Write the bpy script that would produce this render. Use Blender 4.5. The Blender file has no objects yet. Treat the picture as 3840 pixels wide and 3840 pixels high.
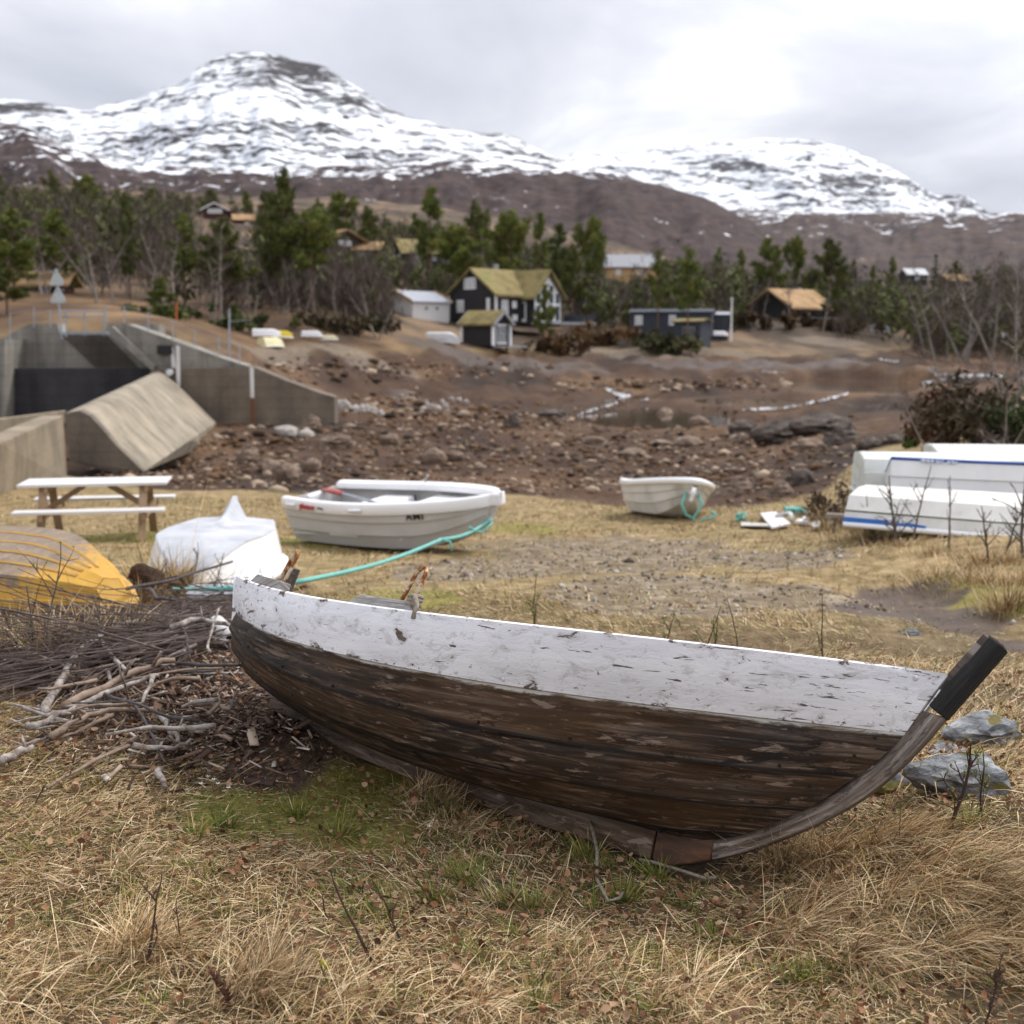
import bpy, bmesh, math, random
import numpy as np
from mathutils import Vector, Matrix
R = math.radians
SC = bpy.context.scene
COL = SC.collection
# ------------------------------------------------------------------ camera, sky, sun, exposure
FPX, CEN, CAMZ = 2254.0, 966.0, 1.7
PIT = math.atan((1920 - 1272) / 4480.0)
cd = bpy.data.cameras.new("camera"); cam = bpy.data.objects.new("camera", cd); COL.objects.link(cam)
cam.location = (0, 0, CAMZ); cam.rotation_euler = (R(90) - PIT, 0, 0)
cd.sensor_fit = 'HORIZONTAL'; cd.sensor_width = 24.0; cd.lens = 28.0
cd.clip_start = 0.1; cd.clip_end = 30000
cd.dof.use_dof = True; cd.dof.focus_distance = 3.95; cd.dof.aperture_fstop = 2.15
SC.camera = cam
SUN_EL, SUN_AZ = 52.0, 55.0      # degrees; azimuth clockwise from +Y
w = bpy.data.worlds.new("World"); SC.world = w; w.use_nodes = True
nt = w.node_tree; nt.nodes.clear()
def nn(nt, t, **k):
    n = nt.nodes.new(t)
    for a, b in k.items():
        if a[0] == '_': n.inputs[a[1:].replace('_', ' ')].default_value = b
        else: setattr(n, a, b)
    return n
def lk(nt, a, b): nt.links.new(a, b)
def setramp(r, stops, interp='LINEAR'):
    cr = r.color_ramp; cr.interpolation = interp
    while len(cr.elements) > 1: cr.elements.remove(cr.elements[-1])
    for i, (p, c) in enumerate(stops):
        e = cr.elements[0] if i == 0 else cr.elements.new(p)
        e.position = p
        c = (c, c, c) if isinstance(c, (int, float)) else c
        e.color = (c[0], c[1], c[2], 1)
def build_sky():
    tc = nn(nt, 'ShaderNodeTexCoord')
    sky = nn(nt, 'ShaderNodeTexSky', sky_type='NISHITA', sun_disc=False, sun_elevation=R(SUN_EL), sun_rotation=R(SUN_AZ), air_density=1.0, dust_density=1.0)
    sep = nn(nt, 'ShaderNodeSeparateXYZ'); lk(nt, tc.outputs['Generated'], sep.inputs[0])
    zz = nn(nt, 'ShaderNodeMath', operation='MAXIMUM'); lk(nt, sep.outputs['Z'], zz.inputs[0]); zz.inputs[1].default_value = 0.0
    za = nn(nt, 'ShaderNodeMath', operation='ADD'); lk(nt, zz.outputs[0], za.inputs[0]); za.inputs[1].default_value = 0.16
    cv = nn(nt, 'ShaderNodeCombineXYZ')
    for i, ax in enumerate('XY'):
        d = nn(nt, 'ShaderNodeMath', operation='DIVIDE'); lk(nt, sep.outputs[ax], d.inputs[0]); lk(nt, za.outputs[0], d.inputs[1]); lk(nt, d.outputs[0], cv.inputs[i])
    mp = nn(nt, 'ShaderNodeMapping'); mp.inputs['Location'].default_value = (6.4, 2.9, 0); mp.inputs['Scale'].default_value = (1.0, 0.75, 1); lk(nt, cv.outputs[0], mp.inputs[0])
    n1 = nn(nt, 'ShaderNodeTexNoise', _Scale=1.15, _Detail=6.0, _Roughness=0.52, _Distortion=0.35); lk(nt, mp.outputs[0], n1.inputs['Vector'])
    # clouds: grey undersides to bright openings
    r1 = nn(nt, 'ShaderNodeValToRGB'); setramp(r1, [(0.28, (0.62, 0.65, 0.735)), (0.42, (0.78, 0.80, 0.885)), (0.53, (0.95, 0.96, 1.02)), (0.63, (1.25, 1.25, 1.27))]); lk(nt, n1.outputs['Fac'], r1.inputs[0])
    # the brighter part of the overcast round the hidden sun
    sv = nn(nt, 'ShaderNodeVectorMath', operation='DOT_PRODUCT'); lk(nt, tc.outputs['Generated'], sv.inputs[0])
    el, az = R(SUN_EL), R(SUN_AZ); sv.inputs[1].default_value = (math.cos(el) * math.sin(az), math.cos(el) * math.cos(az), math.sin(el))
    sr = nn(nt, 'ShaderNodeMapRange', interpolation_type='SMOOTHSTEP'); lk(nt, sv.outputs['Value'], sr.inputs[0])
    for i, v in ((1, 0.55), (2, 1.0), (3, 1.0), (4, 1.7)): sr.inputs[i].default_value = v
    # an overcast sky is about three times brighter overhead than at the horizon
    ov = nn(nt, 'ShaderNodeMath', operation='MULTIPLY_ADD'); lk(nt, zz.outputs[0], ov.inputs[0]); ov.inputs[1].default_value = .45; ov.inputs[2].default_value = 0.83
    om = nn(nt, 'ShaderNodeMath', operation='MULTIPLY'); lk(nt, ov.outputs[0], om.inputs[0]); lk(nt, sr.outputs[0], om.inputs[1])
    m1 = nn(nt, 'ShaderNodeVectorMath', operation='SCALE'); lk(nt, r1.outputs[0], m1.inputs[0]); lk(nt, om.outputs[0], m1.inputs['Scale'])
    ml = nn(nt, 'ShaderNodeVectorMath', operation='SCALE'); ml.inputs['Scale'].default_value = 0.10; lk(nt, sky.outputs[0], ml.inputs[0])
    mx = nn(nt, 'ShaderNodeMix', data_type='RGBA'); mx.inputs['Factor'].default_value = 0.93
    lk(nt, ml.outputs[0], mx.inputs['A']); lk(nt, m1.outputs[0], mx.inputs['B'])
    bg = nn(nt, 'ShaderNodeBackground'); bg.inputs['Strength'].default_value = 0.98
    lk(nt, mx.outputs['Result'], bg.inputs[0])
    ow = nn(nt, 'ShaderNodeOutputWorld'); lk(nt, bg.outputs[0], ow.inputs[0])
build_sky()
sl = bpy.data.lights.new("sun", 'SUN'); sl.energy = 2.5; sl.angle = R(14); sl.color = (1.0, 0.95, 0.88)
so = bpy.data.objects.new("sun", sl); COL.objects.link(so); so.location = (0, 0, 50)
_d = Vector((math.cos(R(SUN_EL)) * math.sin(R(SUN_AZ)), math.cos(R(SUN_EL)) * math.cos(R(SUN_AZ)), math.sin(R(SUN_EL))))
so.rotation_euler = (-_d).to_track_quat('-Z', 'Y').to_euler()
SC.view_settings.view_transform = 'Standard'; SC.view_settings.look = 'None'
SC.view_settings.exposure = 0.15; SC.view_settings.gamma = 1.0; SC.view_settings.use_curve_mapping = False
SC.cycles.use_denoising = True
try: SC.cycles.denoiser = 'OPENIMAGEDENOISE'
except Exception: pass
SC.cycles.max_bounces = 6; SC.cycles.diffuse_bounces = 2; SC.cycles.glossy_bounces = 2; SC.cycles.transparent_max_bounces = 8
SC.cycles.use_adaptive_sampling = True; SC.cycles.adaptive_threshold = 0.015
# ------------------------------------------------------------------ measuring helpers
_c, _s = math.cos(PIT), math.sin(PIT)
def slope(v):
    k = (v - CEN) / FPX; return (-_s - k * _c) / (_c - k * _s)
def P(u, v, Y):
    k = (v - CEN) / FPX; dy = _c - k * _s
    return Vector(((u - CEN) / FPX / dy * Y, Y, CAMZ + (-_s - k * _c) / dy * Y))
# ------------------------------------------------------------------ object helpers
def link(o, parent=None):
    COL.objects.link(o)
    if parent is not None: o.parent = parent
    return o
def tag(o, label=None, cat=None, group=None, kind=None):
    if label: o['label'] = label
    if cat: o['category'] = cat
    if group: o['group'] = group
    if kind: o['kind'] = kind
    return o
def root(name, loc, rz=0.0, label=None, cat=None, group=None):
    o = bpy.data.objects.new(name, None); o.empty_display_size = 0.1
    COL.objects.link(o); o.location = loc; o.rotation_euler = (0, 0, rz)
    return tag(o, label, cat, group)
def copy_tree(o, parent=None):
    c = o.copy(); COL.objects.link(c)
    if parent is not None: c.parent = parent
    for ch in list(o.children): copy_tree(ch, c)
    return c
def np_mesh(name, V, Fc, mat=None, parent=None, smooth=False, col=None, uv=None):
    """V (n,3); Fc int array (m,k) or list of arrays; col (n,3) per vertex; uv (n,2) per vertex"""
    V = np.asarray(V, np.float32)
    Fl = Fc if isinstance(Fc, list) else [Fc]
    Fl = [np.asarray(f, np.int32) for f in Fl if len(f)]
    me = bpy.data.meshes.new(name)
    me.vertices.add(len(V)); me.vertices.foreach_set('co', V.ravel())
    loops = np.concatenate([f.ravel() for f in Fl]); tot = np.concatenate([np.full(len(f), f.shape[1], np.int32) for f in Fl])
    st = np.concatenate([[0], np.cumsum(tot)[:-1]]).astype(np.int32)
    me.loops.add(len(loops)); me.loops.foreach_set('vertex_index', loops)
    me.polygons.add(len(tot)); me.polygons.foreach_set('loop_start', st); me.polygons.foreach_set('loop_total', tot)
    if smooth: me.polygons.foreach_set('use_smooth', np.ones(len(tot), bool))
    if col is not None:
        a = me.color_attributes.new('col', 'FLOAT_COLOR', 'POINT')
        c4 = np.ones((len(V), 4), np.float32); c4[:, :3] = col; a.data.foreach_set('color', c4.ravel())
    if uv is not None:
        l = me.uv_layers.new(name='UVMap'); l.data.foreach_set('uv', np.asarray(uv, np.float32)[loops].ravel())
    me.update(); me.validate()
    if mat: me.materials.append(mat)
    return link(bpy.data.objects.new(name, me), parent)
class MB:
    """collects boxes, bars, tubes and lofts, then links them as one mesh object"""
    def __init__(s): s.v = []; s.f = []; s.m = []; s.mi = 0; s.uv = {}
    def add(s, vs, fs):
        b = len(s.v); s.v += [tuple(x) for x in vs]
        for f in fs: s.f.append([i + b for i in f]); s.m.append(s.mi)
        return s
    def box(s, c, d, M=None):
        x, y, z = d[0] / 2, d[1] / 2, d[2] / 2
        vs = [Vector((a * x, b * y, e * z)) for e in (-1, 1) for b in (-1, 1) for a in (-1, 1)]
        if M is not None: vs = [M @ q for q in vs]
        vs = [q + Vector(c) for q in vs]
        return s.add(vs, [(0, 2, 3, 1), (4, 5, 7, 6), (0, 1, 5, 4), (2, 6, 7, 3), (0, 4, 6, 2), (1, 3, 7, 5)])
    def bar(s, a, b, wd, th, up=(0, 0, 1)):
        a = Vector(a); b = Vector(b); d = (b - a); L = d.length; d.normalize(); u = Vector(up)
        if abs(d.dot(u)) > .97: u = Vector((0, 1, 0))
        y = u.cross(d).normalized(); z = d.cross(y)
        M = Matrix((d, y, z)).transposed()
        return s.box((a + b) / 2, (L, wd, th), M)
    def tube(s, pts, rad, n=6, cap=True):
        pts = [Vector(p) for p in pts]; rad = rad if hasattr(rad, '__len__') else [rad] * len(pts)
        rings = []; prev = None
        for i, p in enumerate(pts):
            d = (pts[min(i + 1, len(pts) - 1)] - pts[max(i - 1, 0)])
            d = d.normalized() if d.length > 1e-9 else Vector((0, 0, 1))
            if prev is None: x = d.orthogonal().normalized()
            else:
                x = prev - d * prev.dot(d); x = x.normalized() if x.length > 1e-6 else d.orthogonal().normalized()
            prev = x; y = d.cross(x)
            rings.append([p + (x * math.cos(2 * math.pi * k / n) + y * math.sin(2 * math.pi * k / n)) * rad[i] for k in range(n)])
        vs = [q for r in rings for q in r]; fs = []
        for i in range(len(pts) - 1):
            for k in range(n):
                k2 = (k + 1) % n; fs.append((i * n + k, i * n + k2, (i + 1) * n + k2, (i + 1) * n + k))
        if cap: fs.append(tuple(range(n - 1, -1, -1))); fs.append(tuple((len(pts) - 1) * n + k for k in range(n)))
        return s.add(vs, fs)
    def loft(s, secs, closed=False, cap=False):
        n = len(secs[0]); vs = [q for r in secs for q in r]; fs = []
        for i in range(len(secs) - 1):
            for k in range(n if closed else n - 1):
                k2 = (k + 1) % n; fs.append((i * n + k, i * n + k2, (i + 1) * n + k2, (i + 1) * n + k))
        if cap: fs.append(tuple(range(n - 1, -1, -1))); fs.append(tuple((len(secs) - 1) * n + k for k in range(n)))
        return s.add(vs, fs)
    def prism(s, poly, off):
        """polygon (list of points) extruded by vector off"""
        n = len(poly); off = Vector(off); vs = [Vector(p) for p in poly] + [Vector(p) + off for p in poly]
        fs = [tuple(range(n)), tuple(range(2 * n - 1, n - 1, -1))] + [(i, i + n, (i + 1) % n + n, (i + 1) % n) for i in range(n)]
        return s.add(vs, fs)
    def build(s, name, mat, parent=None, smooth=False, bevel=0.0, solid=0.0, loc=None):
        me = bpy.data.meshes.new(name); me.from_pydata([tuple(q) for q in s.v], [], s.f)
        mats = mat if isinstance(mat, (list, tuple)) else [mat]
        for m in mats: me.materials.append(m)
        if len(mats) > 1: me.polygons.foreach_set('material_index', s.m)
        bm = bmesh.new(); bm.from_mesh(me); bmesh.ops.recalc_face_normals(bm, faces=bm.faces); bm.to_mesh(me); bm.free()
        if smooth: me.polygons.foreach_set('use_smooth', [True] * len(me.polygons))
        o = link(bpy.data.objects.new(name, me), parent)
        if loc is not None: o.location = loc
        if bevel:
            b = o.modifiers.new('bevel', 'BEVEL'); b.width = bevel; b.segments = 2; b.limit_method = 'ANGLE'; b.angle_limit = R(35)
        if solid:
            q = o.modifiers.new('solid', 'SOLIDIFY'); q.thickness = solid; q.offset = 0
        return o
# ------------------------------------------------------------------ numeric noise
def _h(i, j, sd):
    x = np.sin(i * 127.1 + j * 311.7 + sd * 74.7) * 43758.5453; return x - np.floor(x)
def vnoise(x, y, sd=0):
    i = np.floor(x); j = np.floor(y); a = x - i; b = y - j; a = a * a * (3 - 2 * a); b = b * b * (3 - 2 * b)
    return (_h(i, j, sd) * (1 - a) + _h(i + 1, j, sd) * a) * (1 - b) + (_h(i, j + 1, sd) * (1 - a) + _h(i + 1, j + 1, sd) * a) * b
def fbm(x, y, oc=4, sd=0, g=0.5):
    t = 0; am = 1; s = 0
    for o in range(oc): t = t + am * vnoise(x * 2 ** o, y * 2 ** o, sd + o); s += am; am *= g
    return t / s
def sstep(a, b, x): t = np.clip((x - a) / (b - a), 0, 1); return t * t * (3 - 2 * t)
# ------------------------------------------------------------------ materials
def newmat(name):
    m = bpy.data.materials.new(name); m.use_nodes = True
    return m, m.node_tree, m.node_tree.nodes['Principled BSDF']
def coordnode(nt, coord='Object', sc=(1, 1, 1), rot=(0, 0, 0)):
    if coord == 'UV': t = nn(nt, 'ShaderNodeUVMap', uv_map='UVMap'); o = t.outputs[0]
    else: t = nn(nt, 'ShaderNodeTexCoord'); o = t.outputs[coord]
    mp = nn(nt, 'ShaderNodeMapping'); mp.inputs['Scale'].default_value = sc; mp.inputs['Rotation'].default_value = rot; lk(nt, o, mp.inputs[0])
    return mp.outputs[0]
def noise(nt, vec, scale, detail=5.0, rough=0.6, dist=0.0):
    n = nn(nt, 'ShaderNodeTexNoise', _Scale=scale, _Detail=detail, _Roughness=rough, _Distortion=dist); lk(nt, vec, n.inputs['Vector']); return n.outputs['Fac']
def ramp(nt, fac, stops, interp='LINEAR'):
    r = nn(nt, 'ShaderNodeValToRGB'); setramp(r, stops, interp); lk(nt, fac, r.inputs[0]); return r.outputs[0]
def mix(nt, fac, a, b, mode='MIX'):
    m = nn(nt, 'ShaderNodeMix', data_type='RGBA', blend_type=mode)
    for s, v in (('Factor', fac), ('A', a), ('B', b)):
        i = m.inputs[s]
        if isinstance(v, (int, float)): i.default_value = v
        elif isinstance(v, tuple): i.default_value = (v[0], v[1], v[2], 1)
        else: lk(nt, v, i)
    return m.outputs['Result']
def math_(nt, op, a, b=0.0, c=None):
    m = nn(nt, 'ShaderNodeMath', operation=op)
    for i, v in enumerate((a, b, c)):
        if v is None: continue
        if isinstance(v, (int, float)): m.inputs[i].default_value = v
        else: lk(nt, v, m.inputs[i])
    return m.outputs[0]
def bump(nt, b, h, st=0.3, dist=0.02):
    n = nn(nt, 'ShaderNodeBump', _Strength=st, _Distance=dist); lk(nt, h, n.inputs['Height']); lk(nt, n.outputs[0], b.inputs['Normal'])
def pmat(name, stops, scale=8.0, rough=0.7, st=0.25, dist=0.01, sc=(1, 1, 1), coord='Object', detail=6.0, spec=0.3, fine=0.0, metal=0.0):
    m, nt, b = newmat(name); v = coordnode(nt, coord, sc)
    f = noise(nt, v, scale, detail, 0.62); c = ramp(nt, f, stops)
    f2 = noise(nt, v, scale * 5.3, 4.0, 0.6)
    if fine: c = mix(nt, fine, c, ramp(nt, f2, [(0.3, 0.25), (0.7, 1.0)]), 'MULTIPLY')
    lk(nt, c, b.inputs['Base Color']); b.inputs['Roughness'].default_value = rough; b.inputs['Metallic'].default_value = metal
    b.inputs['Specular IOR Level'].default_value = spec
    if st: bump(nt, b, f2, st, dist)
    return m
def cmat(name, rough=0.85, tint=(1, 1, 1), trans=0.0):
    """colour from the mesh's own 'col' attribute"""
    m, nt, b = newmat(name); a = nn(nt, 'ShaderNodeVertexColor', layer_name='col')
    lk(nt, mix(nt, 1.0, a.outputs[0], tint, 'MULTIPLY'), b.inputs['Base Color']); b.inputs['Roughness'].default_value = rough; b.inputs['Specular IOR Level'].default_value = 0.25
    return m
# ------------------------------------------------------------------ terrain
CP = [(966, 1932, 2.8), (966, 1620, 3.7), (966, 1200, 7), (966, 1100, 10.3), (966, 1025, 15.3), (966, 985, 19), (966, 940, 24), (966, 900, 34), (966, 850, 50), (966, 800, 66), (966, 765, 80), (966, 715, 100), (966, 680, 112), (930, 652, 120), (900, 610, 140),
      (500, 1930, 2.8), (500, 1200, 6.9), (500, 1100, 10.3), (500, 1020, 15), (500, 975, 19), (500, 935, 25), (500, 880, 38), (500, 830, 50), (620, 797, 57), (700, 760, 72), (560, 690, 78), (560, 650, 88), (500, 634, 92), (560, 610, 100),
      (1400, 1932, 2.8), (1400, 1200, 7), (1400, 1100, 10.3), (1400, 1020, 14.6), (1400, 960, 19.5), (1400, 930, 24), (1400, 850, 42), (1400, 800, 60), (1400, 775, 72), (1400, 720, 98), (1400, 680, 125), (1320, 652, 135), (1400, 612, 165),
      (1800, 1932, 2.8), (1800, 1250, 6.5), (1800, 1100, 9.8), (1800, 1020, 12.6), (1800, 950, 17), (1800, 870, 22), (1800, 830, 27), (1800, 762, 58), (1800, 730, 80), (1800, 700, 105), (1800, 660, 150), (1800, 632, 190), (1800, 610, 220),
      (100, 1932, 2.8), (100, 1250, 6.0), (100, 1150, 7.5), (100, 1090, 10), (100, 1020, 15.3), (100, 950, 22), (100, 905, 29), (130, 885, 33), (250, 885, 36), (100, 800, 54), (250, 815, 54), (100, 604, 66), (100, 588, 75), (300, 630, 63), (300, 600, 74), (440, 684, 62), (430, 640, 72),
      (100, 560, 92), (100, 480, 160), (100, 400, 280), (100, 352, 420), (600, 600, 108), (600, 520, 170), (620, 492, 210), (700, 430, 320), (650, 375, 480), (900, 520, 230), (950, 450, 380), (1000, 410, 520),
      (1400, 585, 210), (1400, 560, 270), (1400, 525, 420), (1800, 600, 240), (1800, 565, 400), (-250, 1500, 4), (-250, 1100, 9.8), (-250, 900, 29), (-250, 620, 66), (-250, 400, 280), (2200, 1500, 4), (2200, 1100, 9.5), (2200, 870, 20), (2200, 700, 105), (2200, 600, 240),
      (1500, 760, 78), (1600, 745, 85), (1550, 700, 108), (1650, 690, 112)]
pts = [tuple(P(u, v, Y)) for u, v, Y in CP]
pts += [(x, y, 0.03) for x in (-6, -2, 2, 6) for y in (-8, -3, 1)] + [(-1.0, 4.85, 0.10), (0.5, 3.7, 0.0)]
pts += [(x, 700, 60 if x < 100 else 30) for x in (-500, -150, 150, 500)]
CPX = np.array(pts)
def _sw(X, Y): return X / (Y + 14.0) * 3.0, np.log(Y + 14.0)
_cs, _cw = _sw(CPX[:, 0], CPX[:, 1])
def _tps(d2): return 0.5 * d2 * np.log(d2 + 1e-12)
_n = len(CPX)
_A = np.zeros((_n + 3, _n + 3)); _A[:_n, :_n] = _tps((_cs[:, None] - _cs) ** 2 + (_cw[:, None] - _cw) ** 2) + np.eye(_n) * 1e-4
_A[:_n, _n:] = np.stack([np.ones(_n), _cs, _cw], 1); _A[_n:, :_n] = _A[:_n, _n:].T
# heights are fitted as slopes from the eye so near and far weigh alike
_wt = np.linalg.solve(_A, np.concatenate([(CPX[:, 2] - CAMZ) / (CPX[:, 1] + 14.0), np.zeros(3)]))
def zbase(X, Y):
    X = np.asarray(X, float); Y = np.asarray(Y, float); sh = X.shape; X = X.ravel(); Y = Y.ravel(); out = np.empty(len(X))
    for i in range(0, len(X), 20000):
        x = X[i:i + 20000]; y = np.minimum(Y[i:i + 20000], 700.0); s, w_ = _sw(x, y); s = np.clip(s, -2.6, 2.6)
        k = _tps((s[:, None] - _cs) ** 2 + (w_[:, None] - _cw) ** 2)
        out[i:i + 20000] = (k @ _wt[:_n] + _wt[_n] + _wt[_n + 1] * s + _wt[_n + 2] * w_) * (y + 14.0) + CAMZ
    return out.reshape(sh)
def G0(u, v, f, y0=2.0, y1=650.0):
    """where the view ray through a measured point of the photograph meets the ground f"""
    Y = np.exp(np.linspace(math.log(y0), math.log(y1), 900)); p = P(u, v, 1.0)
    Z = CAMZ + (p.z - CAMZ) * Y; h = Z - f(p.x * Y, Y); i = np.argmax(h < 0)
    if not (h < 0).any(): return Vector((p.x * 600, 600, float(Z[-1])))
    a = h[i - 1] / (h[i - 1] - h[i] + 1e-12) if i else 0; y = Y[i - 1] + a * (Y[i] - Y[i - 1]) if i else Y[0]
    return Vector((p.x * y, y, CAMZ + (p.z - CAMZ) * y))
# edges of the dry lake bed (bearing -> distance)
_e1 = [G0(u, v, zbase) for u, v in ((-200, 905), (0, 925), (130, 898), (240, 915), (330, 922), (500, 930), (700, 938), (930, 932), (1170, 950), (1400, 958), (1560, 925), (1640, 850), (1720, 830), (1800, 775), (1960, 745), (2300, 735))]
_e2 = [G0(u, v, zbase) for u, v in ((-200, 640), (200, 640), (400, 672), (560, 660), (700, 668), (850, 657), (1000, 660), (1150, 660), (1350, 654), (1450, 662), (1600, 668), (1750, 655), (1960, 650), (2300, 650))]
def _edge(E, X, Y): return np.interp(X / np.maximum(Y, .5), [p.x / p.y for p in E], [p.y for p in E])
def lakemask(X, Y):
    nz = (fbm(X * .5, Y * .3, 3, 5) - .5)
    a = _edge(_e1, X, Y); b = _edge(_e2, X, Y)
    return sstep(a - .6, a + 1.5, Y + nz * 2.5) * (1 - sstep(b - 3, b + 3, Y + nz * 10))
WATER = []   # (centre, half width, half depth, tilt, level)
def pool(u0, u1, v0, v1, level, tilt=0.0):
    ym = (level - CAMZ) / slope((v0 + v1) / 2); ya = (level - CAMZ) / slope(v1); yb = (level - CAMZ) / slope(v0)
    WATER.append(((u0 + u1) / 2, ((u0 + u1) / 2 - CEN) / FPX * ym * 1.01, ym, (u1 - u0) / 2 / FPX * ym, (yb - ya) / 2, tilt, level))
pool(1085, 1360, 765, 803, -2.75); pool(1340, 1590, 750, 768, -2.42, 0.10); pool(1440, 1740, 716, 738, -2.05); pool(1150, 1215, 738, 768, -2.55, -.35)
def zt(X, Y):
    X = np.asarray(X, float); Y = np.asarray(Y, float); z = zbase(X, Y); lm = lakemask(X, Y)
    am = np.clip(Y / 40, .25, 2.2)
    z = z + lm * ((fbm(X * .55, Y * .38, 4, 11) - .5) * 0.75 * am + (np.abs(fbm(X * 1.7, Y * 1.2, 3, 17) - .5)) * .30) - lm * .12
    z = z + (1 - lm) * ((fbm(X * .7, Y * .7, 3, 23) - .5) * .10 + (fbm(X * 3.1, Y * 3.1, 3, 29) - .5) * .05) * np.clip((Y - 1) / 3, .3, 1)
    bl = sstep(450, 850, Y); z = z * (1 - bl) + bl * np.where(X < 0, 22.0, 6.0)
    fa = sstep(100, 200, Y); z = z + fa * (fbm(X * .03, Y * .03, 4, 31) - .5) * 5
    for _, cx, cy, hw, hd, tl, lv in WATER:
        c, s = math.cos(tl), math.sin(tl); dx = (X - cx) * c + (Y - cy) * s; dy = -(X - cx) * s + (Y - cy) * c
        r = (dx / hw) ** 2 + (dy / hd) ** 2 + (fbm(X * .3, Y * .2, 3, 41) - .5) * .9
        m2 = 1 - sstep(1.6, 3.6, r); z = z + m2 * np.maximum(0, lv + .06 - z); m = 1 - sstep(.95, 1.5, r); z = z * (1 - m) + (lv - .25) * m
    # the basin in front of the dam walls
    br = X / np.maximum(Y, 1.0); th = np.where(br < -.285, 62.15, 59.0); low = np.interp(Y, [0, 28, 34, 44, 58, 64], [9, 1, -1.75, -2.15, -2.45, -2.4]) + (fbm(X * .6, Y * .5, 3, 61) - .5) * .5
    k = (1 - sstep(th, th + 1.0, Y)) * (1 - sstep(-.165, -.135, br)) * sstep(24, 32, Y); z = z * (1 - k) + np.minimum(z, low) * k
    # a muddy wheel rut on the right and the low mound under the brushwood on the left
    for (ax, ay), (bx, by), wd, dp in RUTS:
        L = math.hypot(bx - ax, by - ay); ux, uy = (bx - ax) / L, (by - ay) / L
        q = (X - ax) * ux + (Y - ay) * uy; d = np.abs(-(X - ax) * uy + (Y - ay) * ux)
        z = z - dp * (1 - sstep(wd * .4, wd, d)) * sstep(-.8, .3, q) * (1 - sstep(L - .3, L + .8, q))
    for cx, cy, rx, ry, hh in MOUNDS:
        r = ((X - cx) / rx) ** 2 + ((Y - cy) / ry) ** 2; z = z + hh * np.exp(-r * 1.6)
    return z
RUTS = []; MOUNDS = []
_a = G0(1640, 1100, zbase); _b = G0(2050, 1230, zbase); RUTS.append(((_a.x, _a.y), (_b.x, _b.y), .55, .10))
_m = G0(300, 1230, zbase); MOUNDS.append((_m.x, _m.y, 1.3, .9, .08))
MOUNDS.append((-.95, 4.72, .45, .35, .075))
_m = G0(1830, 1600, zbase); MOUNDS.append((_m.x, _m.y, .6, .7, .14))
_m = G0(1900, 1040, zbase); MOUNDS.append((_m.x, _m.y, 3.0, 1.8, .12))
def G(u, v): return G0(u, v, zt)
def zg(x, y): return float(zt(np.array([x]), np.array([y]))[0])
# zones (soft ellipses round measured points)
def ellz(X, Y, u, v, ru, rv, sd=0, amp=.8):
    c = G0(u, v, zbase); e = G0(u + ru, v, zbase); f = G0(u, v + rv, zbase); rx = max(abs(e.x - c.x), .05); ry = max(abs(f.y - c.y), .05)
    r = ((X - c.x) / rx) ** 2 + ((Y - c.y) / ry) ** 2 + (fbm(X / rx * 1.7, Y / ry * 1.7, 4, sd) - .5) * 2 * amp
    return 1 - sstep(.45, 1.15, r)
def zones(X, Y):
    lake = lakemask(X, Y); mx = lambda L: np.clip(np.max(np.stack([ellz(X, Y, *e, sd=i + 50) for i, e in enumerate(L)]), 0), 0, 1)
    grey = mx([(1120, 1045, 280, 45), (900, 1075, 160, 30), (1250, 1120, 250, 45), (1450, 1060, 200, 25), (1500, 1130, 180, 24), (680, 676, 130, 18), (1200, 662, 130, 9), (1380, 664, 90, 9), (520, 672, 80, 22), (1560, 645, 60, 6)])
    green = mx([(560, 1530, 240, 60), (700, 1560, 160, 40), (520, 1440, 160, 22), (640, 1020, 120, 16), (1850, 1120, 120, 40), (720, 1480, 150, 30), (260, 1010, 140, 14), (760, 1130, 120, 30), (340, 575, 200, 14), (1000, 1000, 90, 12)])
    bark = mx([(360, 1330, 290, 115), (250, 1250, 330, 80), (520, 1420, 130, 60), (120, 1140, 110, 30)])
    mud = mx([(1760, 1150, 200, 30), (1700, 1115, 150, 22), (1880, 1190, 120, 22), (1420, 690, 260, 10), (960, 682, 220, 12), (1650, 770, 130, 30), (780, 750, 60, 14)])
    heath = sstep(-4, 5, Y - _edge(_e2, X, Y)) 
    return lake, grey, green, bark, mud, heath
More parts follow.
